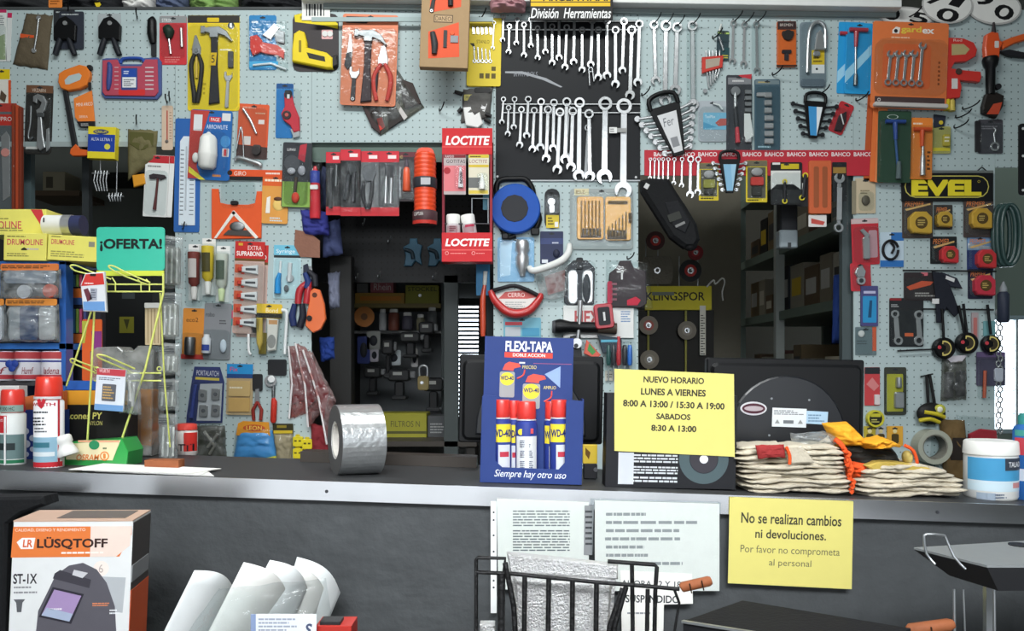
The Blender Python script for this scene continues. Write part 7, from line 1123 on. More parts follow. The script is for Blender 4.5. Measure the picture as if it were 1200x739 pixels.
t = T('plastic_tub', 'clear plastic bin with orange contents on the counter', 'bin', 146, base(146, 2.385), 0, 2.385); y1 = base(146, 2.36) - 1; b = t('bin', label='smoky clear plastic'); b.pg([(110, 412), (118, 407), (142, 406), (148, 411), (160, 411), (166, 405), (180, 405), (184, 412), (181, y1), (112, y1)], 'frost', -60, 24, 3); q = t('contents', label='orange contents'); q.rc(151, 456, 179, y1 - 10, 'd98a24', -40, 10, 3, 3); q.rc(165, 456, 167, y1 - 10, 'b06a18', 10, 12)
t = T('lamp_holder_box', 'beige and green box with a green disc lying on the counter', 'box', 112, base(112, 2.14), 0, 2.14); y1 = base(112, 2.11) - 1; b = t.one(); b.pg([(73, 519), (142, 514), (150, 529), (148, y1), (74, y1)], '~2f9a48', -90, 0, 2); b.pg([(76, 520), (141.5, 515.5), (132, y1 - 7), (78, y1 - 8)], 'e0d6ae', 0, 2, .2); b.tx('OSRAM', 90, 532, 117, 539, 'd87a3c', 2.2, .2, .02); b.dc(123, 534, 5.4, 'd8803c', 2, 2.4, 0, 20); b.dc(123, 534, 4, 'e0d6ae', 2.4, 2.7, 0, 20); b.rc(121.5, 531, 124.5, 537, 'd8803c', 2.7, 3, 1, 0); b.dc(111, 521, 6, '2c8458', 2, 4, .4, 24, 5.4); b.rc(92, 515.5, 140, 518, 'd8a080', 2, 2.3, 0, 0); b.ln(121, 523, 128, 527, 1, '5a6a4c', 2.2)
t = T('lamp_holder', 'white porcelain lamp holder leaning on the beige and green box', 'lamp holder', 86, 530, 0, 2.12, -18); b = t('body'); b.la(84, [(508, 8), (510, 9.5), (516, 9.5), (518, 8), (524, 10), (530, 12), (532, 11)], '~e0e0dc', 18, 22); t('socket').la(84, [(507.5, 6.5), (508.4, 7)], '8a8a86', 18, 18)
t = T('wood_block', 'small brown wooden block beside the hanging strip on the counter', 'block', 190, base(190, 2.1), 0, 2.1); b = t.one(); y1 = base(190, 2.09) - 1; b.rc(169, y1 - 11, 209, y1, 'wood', -40, 0, 0, 1)
for i in range(3):
    t = T('paper_sheet', ['top', 'middle', 'bottom'][i] + ' sheet of the loose papers on the counter edge', 'paper', 170, 552, 0, 2.06); b = t.one(); X = [(-1.07 + i * .03, 2.01 + i * .004), (-.78 + i * .03, 2.012), (-.74 - i * .02, 2.12), (-1.05, 2.14 - i * .01)]
    z = .0065 - i * .002; hexa(b, [(x, y, zc(x) + z - .0014) for x, y in X] + [(x, y, zc(x) + z) for x, y in X], 'paper')
# foil tape roll
t = T('tape_roll', 'large silver foil tape roll standing on the counter', 'tape', 415, base(415, 2.15), 0, 2.16); b = t('roll', label='silver foil'); y1 = base(415, 2.14); cy = y1 - 41
YAW = R(24)
def rollring(b, r0, r1, x0, x1, k, n=48, yaw=YAW):
    vs, fs = [], []
    for r, x in ((r1, x0), (r1, x1), (r0, x1), (r0, x0)):
        for j in range(n):
            a = 2 * math.pi * j / n; lx = x * b.k; u = r * b.k * math.sin(a); p = b.P(418, cy, 0)
            vs.append((p[0] + lx * math.cos(yaw) - u * math.sin(yaw), p[1] + lx * math.sin(yaw) + u * math.cos(yaw), p[2] + r * b.k * math.cos(a)))
    for q in range(4):
        for j in range(n): fs.append([q * n + j, q * n + (j + 1) % n, ((q + 1) % 4) * n + (j + 1) % n, ((q + 1) % 4) * n + j])
    b.add(vs, fs, k, False)
rollring(b, 22, 41, -25, 25, 'wavefoil'); q = t('side', label='dark wound edge'); rollring(q, 22, 40.4, -25.6, -25.05, '5c5c5c'); q = t('core', label='white cardboard core'); rollring(q, 19, 22, -24.5, 24.5, 'd8d4cc')

# aerosol display box
YW = 2.07
t = T('display_box', 'blue cardboard counter display with white lettering, holding aerosol cans', 'display', 620, base(620, YW), 0, YW, 1.5)
b0 = base(615, YW) - .5; BL = '2a3e7a'
b = t('back_board', label='blue back board with printed cans'); b.rc(563, 394, 670, b0, BL, -62, -58, 0, .3)
d = -57.9; b.tx('FLEXI-TAPA', 588, 399, 645, 411.5, 'f0f2f4', d, 0, .03); b.rc(587, 412.5, 645, 419, 'd8483c', d, d + .3, 0, 0); b.tx('DOBLE ACCION', 597, 413.8, 636, 417.6, 'f2e4e0', d + .3, 0, .02)
def pcan(x, y, w, h):
    b.rc(x, y, x + w, y + h, '9a9ea0', d, d + .3, 2, 0); b.dc(x + w / 2, y + 7 + w * .1, w * .48, 'e4d040', d + .3, d + .5, 0, 20, w * .44); b.tx('WD-40', x + 1, y + 5, x + w - 1, y + 10.5, '24346c', d + .6, 0, .03)
    b.pg([(x + 3, y - 2), (x + 6, y - 9), (x + w * .6, y - 12), (x + w + 5, y - 10), (x + w + 7, y - 6), (x + w - 1, y - 4), (x + w - 2, y - 1)], 'd8564a', d, d + .4, 0)
pcan(582, 436, 18, 31); pcan(610, 450, 21, 30); b.rc(605, 424, 612, 426, 'd0d4d8', d, d + .3, 0, 0); b.tx('PRECISO', 609, 428, 626, 432, 'e0d070', d); b.tx('AMPLIO', 635, 452, 650, 456, 'e0d070', d); b.pg([(636, 438), (655, 428), (655, 454)], '8fa8d4', d, d + .2, 0); b.rc(622, 425, 668, 425.7, 'a05a80', d, d + .2, 0, 0)
for pts in ([(612, 433), (610, 440), (603, 444)], [(645, 458), (644, 466), (636, 471)]): b.tb(pts, 1, 'd8564a', d, 6, 3)
q = t('front_panel', label='blue front with a cut-out and white script'); q.pg([(563, 464), (579, 464.5), (580, 541), (588, 548), (654, 549), (661, 541), (661, 469), (664, 467), (681, 468), (681, b0), (563, b0)], BL, -2, 1, .3); q.tx('Siempre hay otro uso', 579, 551, 663, 562, 'e4e8ee', 1, .3, 0, .5)
for x in (563, 681): q = t('side_panel'); q.pg([(x - .8, 466), (x + .8, 466), (x + .8, b0), (x - .8, b0)], BL, -60, -2, 0)
q = t('base_panel'); q.rc(564, b0 - 1.5, 680, b0 - .2, '8a7a64', -58, -2)
def wd(cx, Y, r, label, cyl, top=467, txt='WD-40', back=False):
    t = T('aerosol_can', label, 'aerosol can', cx, b0 - 2, 0, Y); b = t('can', label='blue printed can'); y1 = b0 - 2
    b.la(cx, [(top + 20, r * .7), (top + 24, r * .92), (top + 26, r), (y1 - 2, r), (y1, r * .95)], '2a3a86', 0, 24)
    if back: b.wrap(cx, top + 40, y1 - 6, r + .15, -62, 62, 'd4d6d8', 0); [b.ln(cx - r * .6, top + 44 + i * 12, cx + r * .6, top + 53 + i * 12, 4, '5c6278', r * b.k * 1000 - .4) for i in range(4)]; b.dc(cx - r * .5, top + 35, 3.6, 'e0cc3c', r * b.k * 1000 * .86, r * b.k * 1000 * .9, 0, 16); b.rc(cx, top + 31, cx + r * .6, top + 37, 'c04850', r * b.k * 1000 * .9, r * b.k * 1000 * .93, 0, 0)
    else: b.wrap(cx, top + 28, top + 49, r + .12, -65, 65, 'e6d23c', 0); b.tx(txt, cx - r * .9, top + 34, cx + r * .9, top + 43, '1f2c6c', 0, 0, .03, 0, .1, (cx, r + .35, 0)); b.wrap(cx, top + 52, y1 - 4, r + .12, -20, 55, 'c8ccd4', 0); b.wrap(cx, top + 60, top + 66, r + .25, -10, 45, 'b8384a', 0)
    q = t('cap', b, label='red cap'); q.la(cx, [(top, r * .78), (top + 1.5, r * .84), (top + 19, r * .86), (top + 20.5, r * .8)], '~d63a34', 0, 24); q = t('collar'); q.la(cx, [(top + 19, r * .7), (top + 22, r * .9)], 'b8b8bc', 0, 20)
wd(588, 2.10, 11.5, 'front left aerosol can with a yellow badge in the blue display', 0, 468); wd(602, 2.122, 9, 'aerosol can behind, second from the left in the blue display', 0, 469); wd(617, 2.10, 13, 'front middle aerosol can turned to its white text side', 0, 470, back=True); wd(655, 2.10, 11, 'front right aerosol can with a yellow badge in the blue display', 0, 468); wd(646, 2.124, 8.5, 'aerosol can behind, beside the front right one', 0, 470)
# monitors
def monitor(x0, y0, x1, y1, Y, label, rot, badge):
    t = T('computer_monitor', label, 'monitor', (x0 + x1) / 2, base((x0 + x1) / 2, Y + .05), 0, Y, rot)
    b = t('back_shell', label='black plastic back'); b.rc(x0, y0, x1, y1, 'black', -45, -18, 3, 3); b.rc(x0 + 4, y0 + 6, x1 - 4, y1 - 3, 'black', -18, -6, 8, 8)
    c = (x0 + x1) / 2; b.pg([(c + (x1 - x0) * .38 * math.cos(R(a)), y0 + (y1 - y0) * .9 - (y1 - y0) * .74 * max(0, math.sin(R(a))) ** .8) for a in range(0, 181, 9)], '~1c1e22', -6, 4, 4)
    t('screen').rc(x0 + 4, y0 + 4, x1 - 4, y1 - 4, '0c0d10', -47, -45, 1)
    t('neck').rc(c - 16, y1 - 10, c + 16, t.cy - 3, 'black', -36, -14, 2, 3); t('foot').rc(c - 46, t.cy - 4, c + 46, t.cy, 'black', -130, 60, 2, 2)
    if badge:
        q = t('badge', b, label='silver oval badge'); q.dc(881, 479, 15.5, 'c4c4c8', 4, 5.4, .4, 28, 8); q.dc(881, 479, 13.5, '4a2430', 5.4, 6, 0, 28, 6); q.dc(881, 479, 11, 'b0a4a8', 6, 6.3, 0, 28, 3)
        q = t('label_sticker', b, label='white label'); q.rc(903, 478, 943, 500, 'd4d8da', 4, 4.6, 0, .1, 1); q.ln(905, 480, 941, 486, 3, '6c7074', 4.6); q.rc(916, 492, 928, 496, '6c7074', 4.6, 4.9, 0, 0); [q.pg([(x, 491), (x + 3, 496), (x - 3, 496)], '8a8c8c', 4.6, 4.9, 0) for x in (909, 936)]
        q = t('label_sticker', b, label='pale blue label'); q.rc(943, 481, 968, 496, 'a8c4d8', 4, 4.8, 0, .1, 2); q.ln(945, 484, 966, 494, 3, '6c88a0', 4.8)
        [t('screw', b).dc(x, y, 1.3, '8c9094', 4, 5, .2, 10) for x, y in ((902, 467), (946, 468), (900, 510), (943, 511))]
monitor(536, 416, 706, 520, 2.27, 'black monitor seen from behind, mostly hidden by the blue aerosol display', 1, False)
monitor(828, 420, 1014, 545, 2.24, 'black monitor seen from behind with badge and white label', 1, True)
# black box with the hours notice
t = T('tool_box_carton', 'black carton with white print and a grey disc picture on the counter', 'box', 785, base(785, 2.07), 0, 2.07, 1.2); b = t.one(); y1 = base(785, 2.07) - .5; b.rc(709, 462, 862, y1, '1f2024', -70, 0, 0, 1)
b.rc(724, 531, 742, y1 - 4, 'c4c8d0', 0, .4, 0, 0); b.ln(742, 532, 794, 543, 3, 'c8ccd0', .1, .55, 1); b.ln(742, 546, 794, 556, 3, 'c8ccd0', .1, .55, 1); b.ln(728, 558, 794, 566, 2, 'c8ccd0', .1, .55, 1)
b.dc(824, 537, 29, '4c5c60', 0, .5, 0, 36); b.dc(824, 537, 17, '2a2e34', .5, .8, 0, 28); b.dc(824, 537, 16, '3c3a40', .8, 1, 0, 28); b.dc(824, 537, 5, 'e6e8ea', 1, 1.3, 0, 20)
t = T('notice_sheet', 'yellow opening hours sheet standing above the counter', 'notice', 790, 484, 0, 2.066, 0); b = t.one(); b.pg([(720, 432), (860, 438), (861, 535), (720, 528)], 'yellowpaper', .3, 1, .1)
for s, x0, y0, x1, y1, r in (('NUEVO HORARIO', 754, 441.5, 825, 449, 1.8), ('LUNES A VIERNES', 751, 455.5, 827, 463.5, 1.8), ('8:00 A 13:00 / 15:30 A 19:00', 730, 470, 849, 478, 2), ('SABADOS', 769, 484.5, 809, 491.5, 1.8), ('8:30 A 13:00', 763, 498, 816, 505.5, 1.8)): b.tx(s, x0, y0, x1, y1, '3c3a2e', 1.1, 0, .035, r)
t = T('tag_card', 'small white tag on the clip between the left monitor and the hours sheet', 'tag', 714, 440, 2); b = t.one(); b.rc(709, 434, 720, 446, 'c8c4b8', 0, 3); b.ln(711, 437, 718, 443, 2, '6c685c', 3)
t = T('carton', 'small yellow pack with dark print right of the aerosol display', 'box', 694, base(694, 2.2), 0, 2.2); b = t.one(); y1 = base(694, 2.2) - .5; b.rc(683, 521, 700, 543, '~d8b82c', -20, 0, 0, 1); b.pg([(686, 524), (692, 530), (690, 538), (686, 532)], '6a4a1c', 0, .4, 0); b.rc(684, 543, 700, y1, '26262a', -24, 2, 2, 2); b.dc(698, 550, 2.6, '5c5c60', 2, 5)

# ---- gloves
def gl(x0, x1, y0, h, k, label, dep, Y, seed, ed=None, g=None, rot=0, sag=0):
    """one limp folded glove lying flat, seen from its folded edge"""
    t = T('work_glove', label, 'glove', (x0 + x1) / 2, y0 + h, 0, Y, rot, g); b = t.one(); rnd = random.Random(seed); n = 22
    vs, fs = [], []; m = 12
    ph = rnd.uniform(0, 6)
    for i in range(n + 1):
        u = i / n; x = x0 + (x1 - x0) * u; e = min(1, min(u, 1 - u) * 9) ** .5
        c = y0 + h / 2 + sag * math.sin(math.pi * u) + .9 * math.sin(u * 9 + ph) * e + rnd.uniform(-.35, .35)
        hh = h * (.5 + .12 * math.sin(u * 23 + ph * 2)) * max(.25, e); dz = 10 * math.sin(u * 7 + ph) + rnd.uniform(-4, 4)
        for j in range(m):
            a = 2 * math.pi * j / m; ca, sa = math.cos(a), math.sin(a)
            d = dep / 2 * (abs(ca) ** .45) * (1 if ca > 0 else -1); d = d * (.75 + .25 * e) + (dz if ca > 0 else 0) - dep / 2
            vs.append(b.P(x, c - hh * (abs(sa) ** .8) * (1 if sa > 0 else -1), d))
    for i in range(n):
        for j in range(m): fs.append([i * m + j, (i + 1) * m + j, (i + 1) * m + (j + 1) % m, i * m + (j + 1) % m])
    fs += [list(range(m)), list(range(n * m, n * m + m))[::-1]]
    b.add(vs, fs, k, True)
    if ed: b.tb([(x1 - 2, y0 + h * .1), (x1 + 1.5, y0 + h * .5), (x1 - 1, y0 + h * .95)], 2.2, 'knitorange', -2, 8, 3)
    return b
YG = 2.05
bg = base(930, YG) - .8
for i in range(10):
    n = 10 - i; w = (16, 9, 13, 6, 8, 3, 5, 0, 2, 6)[i]
    gl(863 + w, 998 + (i % 3) * 2 - i * .9, bg - 5.4 * (i + 1) - .8, 6.8, 'cotton', 'white cotton work glove with an orange cuff, %s from the top of the left pile' % ORD[n - 1], 130, YG - .004 * (i % 3), i + 1, True, None, 0, -i * .25)
q0 = T('work_glove', 'white glove with an orange cuff folded over the top of the left pile', 'glove', 968, 535, 0, YG + .02); b = q0.one(); b.pw([(946, 536), (980, 512), (1000, 556), (962, 560)], 'cotton', -50, 46, .35, 4); b.tb([(978, 514), (986, 522), (993, 538), (998, 552)], 3, 'knitorange', [0, 6, 6, 4], 8, 3)
t = T('work_glove', 'white glove with a dark red palm lying on the left pile', 'glove', 900, 530, 0, YG + .01); b = t('glove'); b.pw([(866, 520), (918, 519), (950, 536), (868, 536)], 'cotton', -60, 40, .25, 6); b = t('palm', label='dark red palm'); b.pw([(881, 520), (914, 519), (916, 534), (884, 536)], '!9c3434', 30, 8, .2, 2); b = t('cuff', label='white cuff with orange edge'); b.pg([(917, 521), (934, 520), (950, 540), (938, 541), (919, 542)], 'cotton', 24, 34, 4); b.tb([(916, 522), (920, 532), (920, 542)], 2, 'knitorange', 34, 8, 3)
t = T('plastic_bag', 'crinkled clear bag between the left glove pile and the monitor', 'bag', 960, 520, 0, YG + .05); t.one().pw([(930, 508), (984, 506), (984, 530), (934, 530)], 'bag', -30, 40, .4, 8)
YH = 2.06; bh = base(1072, YH) - .8
for i in range(7):
    gl(1004 + (5, 1, 4, 0, 6, 9, 12)[i], 1136 - (4, 0, 3, 2, 10, 22, 40)[i], bh - 5.2 * (i + 1) - .8, 6.8, 'cotton', 'plain white cotton work glove, %s from the top of the right pile' % ORD[6 - i], 130, YH - .004 * (i % 3), 20 + i, None, None, 0, -i * .3)
t = T('work_glove', 'olive yellow leather glove lying on the right pile', 'glove', 1070, 553, 0, YH + .0); b = t.one(); b.pg([(1016, 546), (1030, 541), (1050, 541), (1080, 545), (1100, 552), (1098, 557), (1078, 556), (1050, 550), (1024, 552)], '!b8a04e', -90, -2, 5)
t = T('work_glove', 'orange and black leather work glove between the two piles', 'glove', 1012, 545, 0, YH + .045); b = t('palm', label='black palm'); b.pw([(978, 516), (1054, 524), (1068, 545), (1000, 556)], 'leatherblack', -60, 66, .15, 5); b = t('back', label='orange cuff and back'); b.pw([(966, 496), (995, 494), (1024, 523), (982, 524)], 'leatheryellow', -20, 40, .15, 2); b.pw([(1004, 516), (1030, 510), (1058, 522), (1012, 526)], 'leatheryellow', -10, 62, .2, 6)
b = t('thumb'); b.el(1061, 535, 5, 8, 22, '!c8b468', 10, 14, 10); b = t('trim', label='orange stitched trim'); b.tb([(1053, 520), (1062, 526), (1068, 540), (1068, 547)], 2, 'knitorange', [30, 36, 30, 20], 8, 3)
t = T('work_glove', 'bright orange knitted cuff peeping out under the black leather glove', 'glove', 1000, 556, 0, YH + .03); b = t.one(); b.pw([(996, 540), (1030, 542), (1024, 556), (999, 564)], 'knitorange', -40, 50, .2, 3)
# wipes tub and can
t = T('plastic_tub', 'white screw lid tub with a blue label at the right end of the counter', 'tub', 1161, base(1161, 2.12), 0, 2.12); y1 = base(1161, 2.09) - .5; b = t('tub'); b.la(1161, [(530, 27.5), (534, 28.5), (y1 - 4, 28.5), (y1 - 1, 27), (y1, 25)], '~dedfdd', 0, 36); b.wrap(1161, 534, 560, 28.65, -85, 85, '4a9ac8', 0, 20); b.wrap(1161, 560, 572, 28.65, -85, 85, 'c8dce6', 0, 20); b.wrap(1161, 534, 548, 28.8, 0, 80, '3c4450', 0); b.tx('TALADI', 1165, 538, 1184, 544, 'd8dce0', 0, 0, .02, 0, .1, (1161, 29.1, 0)); b.wrap(1161, 574, 582, 28.7, -60, -20, '9aa8b8', 0); b.wrap(1161, 562, 568, 28.8, 20, 50, 'c88c8c', 0); b.ln(1150, 574, 1164, 580, 2, '5a6a80', 28.4 * b.k * 1000)
q = t('lid', label='white ribbed lid'); q.la(1161, [(515.5, 27), (517, 28.6), (528, 29.4), (531, 29.4)], 'white', 0, 44)
t = T('spray_can', 'blue, red and teal can cut off at the right edge of the counter', 'can', 1202, base(1202, 2.11), 0, 2.11); y1 = base(1202, 2.09) - .5; b = t('can'); b.la(1203, [(496, 8), (500, 13), (503, 14.5), (y1 - 2, 14.5), (y1, 13.5)], '2c64a8', 0, 28); b.wrap(1203, 512, 532, 14.6, -85, 60, 'b8404c', 0); b.wrap(1203, 503, 510, 14.6, -85, 60, '4a9a90', 0); b.wrap(1203, 548, 562, 14.6, -85, 60, 'd8dce2', 0); t('cap').la(1203, [(484, 7), (488, 9), (497, 9)], '3c8c88', 0, 20)
# ---- papers on the counter front
t = T('document_sleeve', 'clear sleeve with a grey printed sheet on the counter front, left', 'notice', 634, 640, 0, 1.994); b = t('sheet'); b.pg([(582, 584), (690, 588), (690, 694), (584, 690)], 'paper', 0, .8, .1); b.ln(601, 597, 668, 617, 6, '7c8084', .8, .45, 1); b.ln(601, 620, 668, 646, 8, '6c7074', .8, .45, 1); q = t('binding_strip', label='white punched strip'); q.rc(575, 587, 582, 718, 'e6e8e8', -.5, .3, 0, 0); [q.dc(578.5, y, 1.2, '33363a', .3, .5, 0, 10) for y in (600, 609, 627, 646, 671, 680, 688)]; t('film').pg([(581, 584), (690, 588), (690, 692), (583, 692)], 'clear', 1.2, 1.8, .2)
t = T('document_sleeve', 'larger clear sleeve with a faded lettered sheet on the counter front', 'notice', 768, 640, 0, 1.992); b = t('sheet'); b.pg([(697, 586), (843, 590), (843, 692), (697, 692)], 'paper', 0, .8, .1)
for i, (x0, x1, w) in enumerate(((710, 757, 1), (710, 819, 1), (710, 797, 1), (709, 798, 1), (710, 755, 1), (710, 760, 1), (733, 800, 1))): y = 600 + i * 9.6; b.ln(x0, y, x1, y + 4.4, 1, '9a9c9e', .8, .8, 1)
q = t('tape', label='dark tape strip'); q.pg([(685, 592), (696, 592), (694, 650), (684, 650)], '8a8c8e', -.5, .6, .1); q.ln(686, 596, 694, 640, 7, '2f3236', .7, .4, 1); t('film').pg([(692, 584), (845, 588), (844, 694), (692, 694)], 'clear', 1.2, 1.8, .2)
t = T('notice_sheet', 'white sheet about suspended instalments hanging below the faded sleeve', 'notice', 770, 705, 0, 1.988); b = t.one(); b.pg([(727, 668), (811, 672), (812, 707), (778, 708), (777, 760), (729, 760)], 'paper', 0, .6, .1); b.tx('AHORA 12 Y 18', 728, 680, 798, 687, '54585c', .7, 0, .015, 1.5); b.tx('SUSPENDIDO', 733, 697, 796, 706, '3c4044', .7, 0, .02, 1); b.ln(735, 716, 770, 720, 1, '8c9094', .6)
t = T('notice_sheet', 'yellow no exchanges notice taped to the counter front', 'notice', 926, 636, 0, 1.994); b = t.one(); b.pg([(855, 582), (1000, 587), (998, 690), (853, 683)], 'yellowpaper', 0, .7, .1)
for s, x0, y0, x1, y1, bo in (('No se realizan cambios', 868.5, 602, 986, 614.5, .018), ('ni devoluciones.', 885, 621, 968, 631.5, .018), ('Por favor no comprometa', 867.5, 640, 984, 651.5, 0), ('al personal', 901, 655.5, 950.5, 665.5, 0)): b.tx(s, x0, y0, x1, y1, '3f3e30' if bo else '6a684c', .8, 0, bo, 2.2)

# ================================================================ things in front of the counter
TZ = .70
t = T('display_table', 'low dark table in front of the counter carrying the boxes and grills', 'table', 600, 900, 0, 1.6); t.e.location = (0, 1.62, 0)
hexa(t('tabletop'), [(x, y, z) for z in (TZ - .03, TZ) for x, y in ((-1.3, 1.2), (1.5, 1.2), (1.5, 1.96), (-1.3, 1.96))], '3a3634')
for x in (-1.25, 1.41):
    for y in (1.22, 1.9): hexa(t('leg'), [(x + a, y + c, z) for z in (0, TZ - .03) for a, c in ((0, 0), (.04, 0), (.04, .04), (0, .04))], '2c2a2a')
def pz(Y, z): return HOR + (CH - z) * F / Y
# welding mask box
t = T('carton', 'large white and orange carton of a welding mask in front of the counter', 'box', 17, 612, 0, 1.60); t.e.rotation_euler = (0, R(1.2), R(8)); t.e.scale = (.97, 1, 1); yb = pz(1.6, TZ) - 2
b = t('carton'); b.pg([(16, 611), (153, 611), (149, yb), (11, yb)], 'e0e2e2', -120, 0, .6); b.pg([(15.8, 617), (152, 617), (151.6, 627), (138, 653), (13.8, 653)], 'e07a3c', 0, .4, 0); b.pg([(104, 617), (152, 617), (150, 640), (134, 653), (104, 653)], 'e8d4c8', .4, .5, 0)
b.tx('CALIDAD, DISENO Y RENDIMIENTO', 18, 619, 98, 623, 'f2d8c8', .4); b.pg([(20, 635), (26, 630), (41, 630), (39, 643), (25, 643)], 'f0ece8', .4, .7, 0); b.tx('LR', 27, 632, 38, 641, 'd8602c', .8, .1, .03); b.tx('LÜSQTOFF', 43, 629, 124, 644, '3a2420', .55, 0, .03); b.ln(71, 646, 124, 650, 1, 'f4e6dc', .5); b.tx('ST-1X', 17, 672, 44, 684, '2c2c30', .1, 0, .025); b.ln(18, 686, 40, 690, 1, '8a8c90', .1); b.ln(18, 692, 50, 696, 1, '8a8c90', .1)
b.pg([(18, 702), (31, 702), (28, 706), (27, 717), (22, 717), (21, 706)], '5c5e62', 0, .4, 0); b.dc(117, 667, 9, 'f0e4dc', 0, .4, 0, 20); b.tx('6', 114.5, 662, 119.5, 672, 'b8aaa4', .5)
# the printed mask
b.pg([(65, 674), (80, 663), (96, 660), (112, 668), (124, 684), (134, 712), (142, yb - 4), (38, yb - 4), (46, 716), (58, 690)], '5a5860', .1, .5, 0); b.pg([(64, 672), (70, 668), (106, 680), (104, 690), (62, 678)], '3e3c44', .5, .8, 0); b.pg([(86, 668), (102, 672), (96, 678), (84, 674)], 'c8c8cc', .5, .9, 0); b.pg([(62, 688), (98, 697), (84, 732), (47, 723)], '2e2c36', .5, .8, 0); b.pg([(64, 691), (95, 699), (82, 729), (50, 721)], 'a48cb8', .8, 1.1, 0); b.pg([(56, 712), (86, 720), (82, 729), (50, 721)], 'a8b4cc', 1.1, 1.3, 0); b.ln(58, 712, 76, 716, 1, 'e4dce8', 1.2); b.pg([(108, 676), (146, 678), (143, 720), (112, 716)], 'b4b8bc', .1, .45, 0); b.ln(108, 707, 132, 712, 2, 'e08a5c', .6); b.ln(128, 715, 142, 722, 2, 'e8eaec', .6)
q = t('flap', label='crumpled printed top flap'); q.pg([(16, 609.5), (153, 609.5), (153, 611), (16, 611)], 'c8a894', -118, 1, 0); e = t.e
q.pg([(60, 609), (140, 609), (140, 609.6), (60, 609.6)], '6a625e', -105, -20, 0)
q = t('side', label='dark and orange printed side'); q.pg([(152.6, 613), (153.6, 613), (151.6, 700), (150.6, 700)], '4a4644', -118, -1, 0); q.pg([(151, 694), (152.4, 694), (149.6, yb), (148.8, yb)], 'c85a34', -118, -.8, 0); q = t('packing_tape', label='grey packing tape'); q.pg([(151.3, 664), (153.6, 664), (153, 684), (150.8, 684)], '8a8c8e', -110, -.5, 0)
t = T('dark_form', 'made-up black form in the dark area behind the welding mask carton', 'bag', 20, 640, 0, 1.90); b = t.one(); b.pg([(-40, 582), (56, 580), (58, 590), (30, 600), (14, 612), (10, pz(1.9, TZ)), (-40, pz(1.9, TZ))], '!1b1c1e', -40, 20, 6)  # made-up black form filling the dark area at the left edge
# bent white sheets
SHD = [((234, 664, 30), (262, 698, -60), (172, 790, 60), (232, 800, -40), 'first bent white plastic sheet, nearest the carton'), ((289, 656, 20), (330, 704, -50), (226, 800, 70), (284, 800, -30), 'second bent white plastic sheet from the left'), ((316, 656, 0), (352, 698, -60), (256, 800, 50), (316, 800, -30), 'third bent white plastic sheet from the left'), ((328, 664, -20), (372, 706, -80), (290, 800, 20), (340, 800, -50), 'fourth bent white plastic sheet from the left'), ((344, 656, -30), (390, 706, -80), (310, 800, 0), (362, 800, -60), 'rightmost bent white plastic sheet')]
for i, (a, c, a2, c2, d) in enumerate(SHD):
    t = T('plastic_sheet', d + ' before the counter', 'sheet', a[0], a[1], 0, 1.72 + i * .03); b = t.one()
    def arc(p, r, bul):
        n_ = math.hypot(r[0] - p[0], r[1] - p[1]) or 1; px, py = (r[1] - p[1]) / n_, -(r[0] - p[0]) / n_
        return [tuple(p[j] * (1 - u) + r[j] * u + (bul * math.sin(math.pi * u) if j == 2 else (px if j == 0 else py) * bul * .8 * math.sin(math.pi * u)) for j in range(3)) for u in [k / 12 for k in range(13)]]
    yb2 = pz(1.72 + i * .03, TZ) - 1
    b.rs(arc(a, c, 18), arc((a2[0], yb2, a2[2]), (c2[0], yb2, c2[2]), 18), 'white' if i % 2 else 'e0e4e4', 2, 8)
t = T('plastic_bag', 'clear wrapping with folds round the white plastic sheets', 'bag', 300, 720, 0, 1.66); b = t.one(); b.pw([(250, 694), (378, 682), (398, pz(1.66, TZ) - 4), (170, pz(1.66, TZ) - 4)], 'clear', -30, 60, .35, 12)
t = T('label_sheet', 'white printed label on the wrapped white sheets', 'label', 335, 730, 0, 1.585); b = t.one(); b.rc(294, 719, 371, 775, 'e4e8ee', 0, 1, 1); b.rc(294, 719, 300, 775, '8a9cc0', 1, 1.3, 0, 0); b.ln(303, 723, 350, 744, 5, 'a0a8b8', 1); b.tx('S', 357, 730, 366, 744, '4a5470', 1.2, .2, .03)
t = T('red_box', 'small red box at the bottom edge right of the white sheets', 'box', 396, 740, 0, 1.6); b = t.one(); b.rc(370, 733, 412, pz(1.6, TZ) - 1, 'b8342c', -60, 0, 0, 1); b.rc(374, 729, 398, 733.5, '2a2a2c', -40, -5, 0, 1)
# black grill basket
YK = 1.62; yk = pz(YK, TZ) - 1
t = T('grill_rack', 'black wire grill basket with a wooden handle before the counter papers', 'grill', 680, yk, 0, YK); RB = 'roughblack'
q = t('front_bar'); q.tb([(557, 670), (600, 672), (640, 676), (700, 682), (752, 686), (796, 690)], 2.4, RB, 0, 8)
q = t('corner_loop'); q.tb([(558, yk), (558, 655), (560, 653), (592, 654), (590, 676)], 2.3, RB, [0, 0, 0, 0, 0], 8)
for i, x in enumerate((588, 615, 643, 671, 699)): q = t('bar'); q.tb([(x, 672 + i * 2.6), (x - 1.5, yk)], 3 if i else 4.4, RB, 0, 8)
for pts in ([(592, 658), (602, 708), (608, yk)], [(733, 686), (720, 730), (712, yk)], [(729, 688), (714, 732), (704, yk)]): q = t('brace'); q.tb(pts, 3.2, RB, 8, 8)
q = t('back_loop'); q.tb([(715, 663), (771, 667), (774, 670), (772, 700), (770, yk)], 2.6, RB, [-40] * 5, 8); q.tb([(744, 667), (746, yk)], 2.6, RB, -40, 8)
q = t('bar'); q.tb([(759, 690), (757, yk)], 2.6, RB, 0, 8); q = t('link'); q.tb([(790, 690), (796, 706), (790, 742), (790, yk)], 1.6, RB, 0, 8)
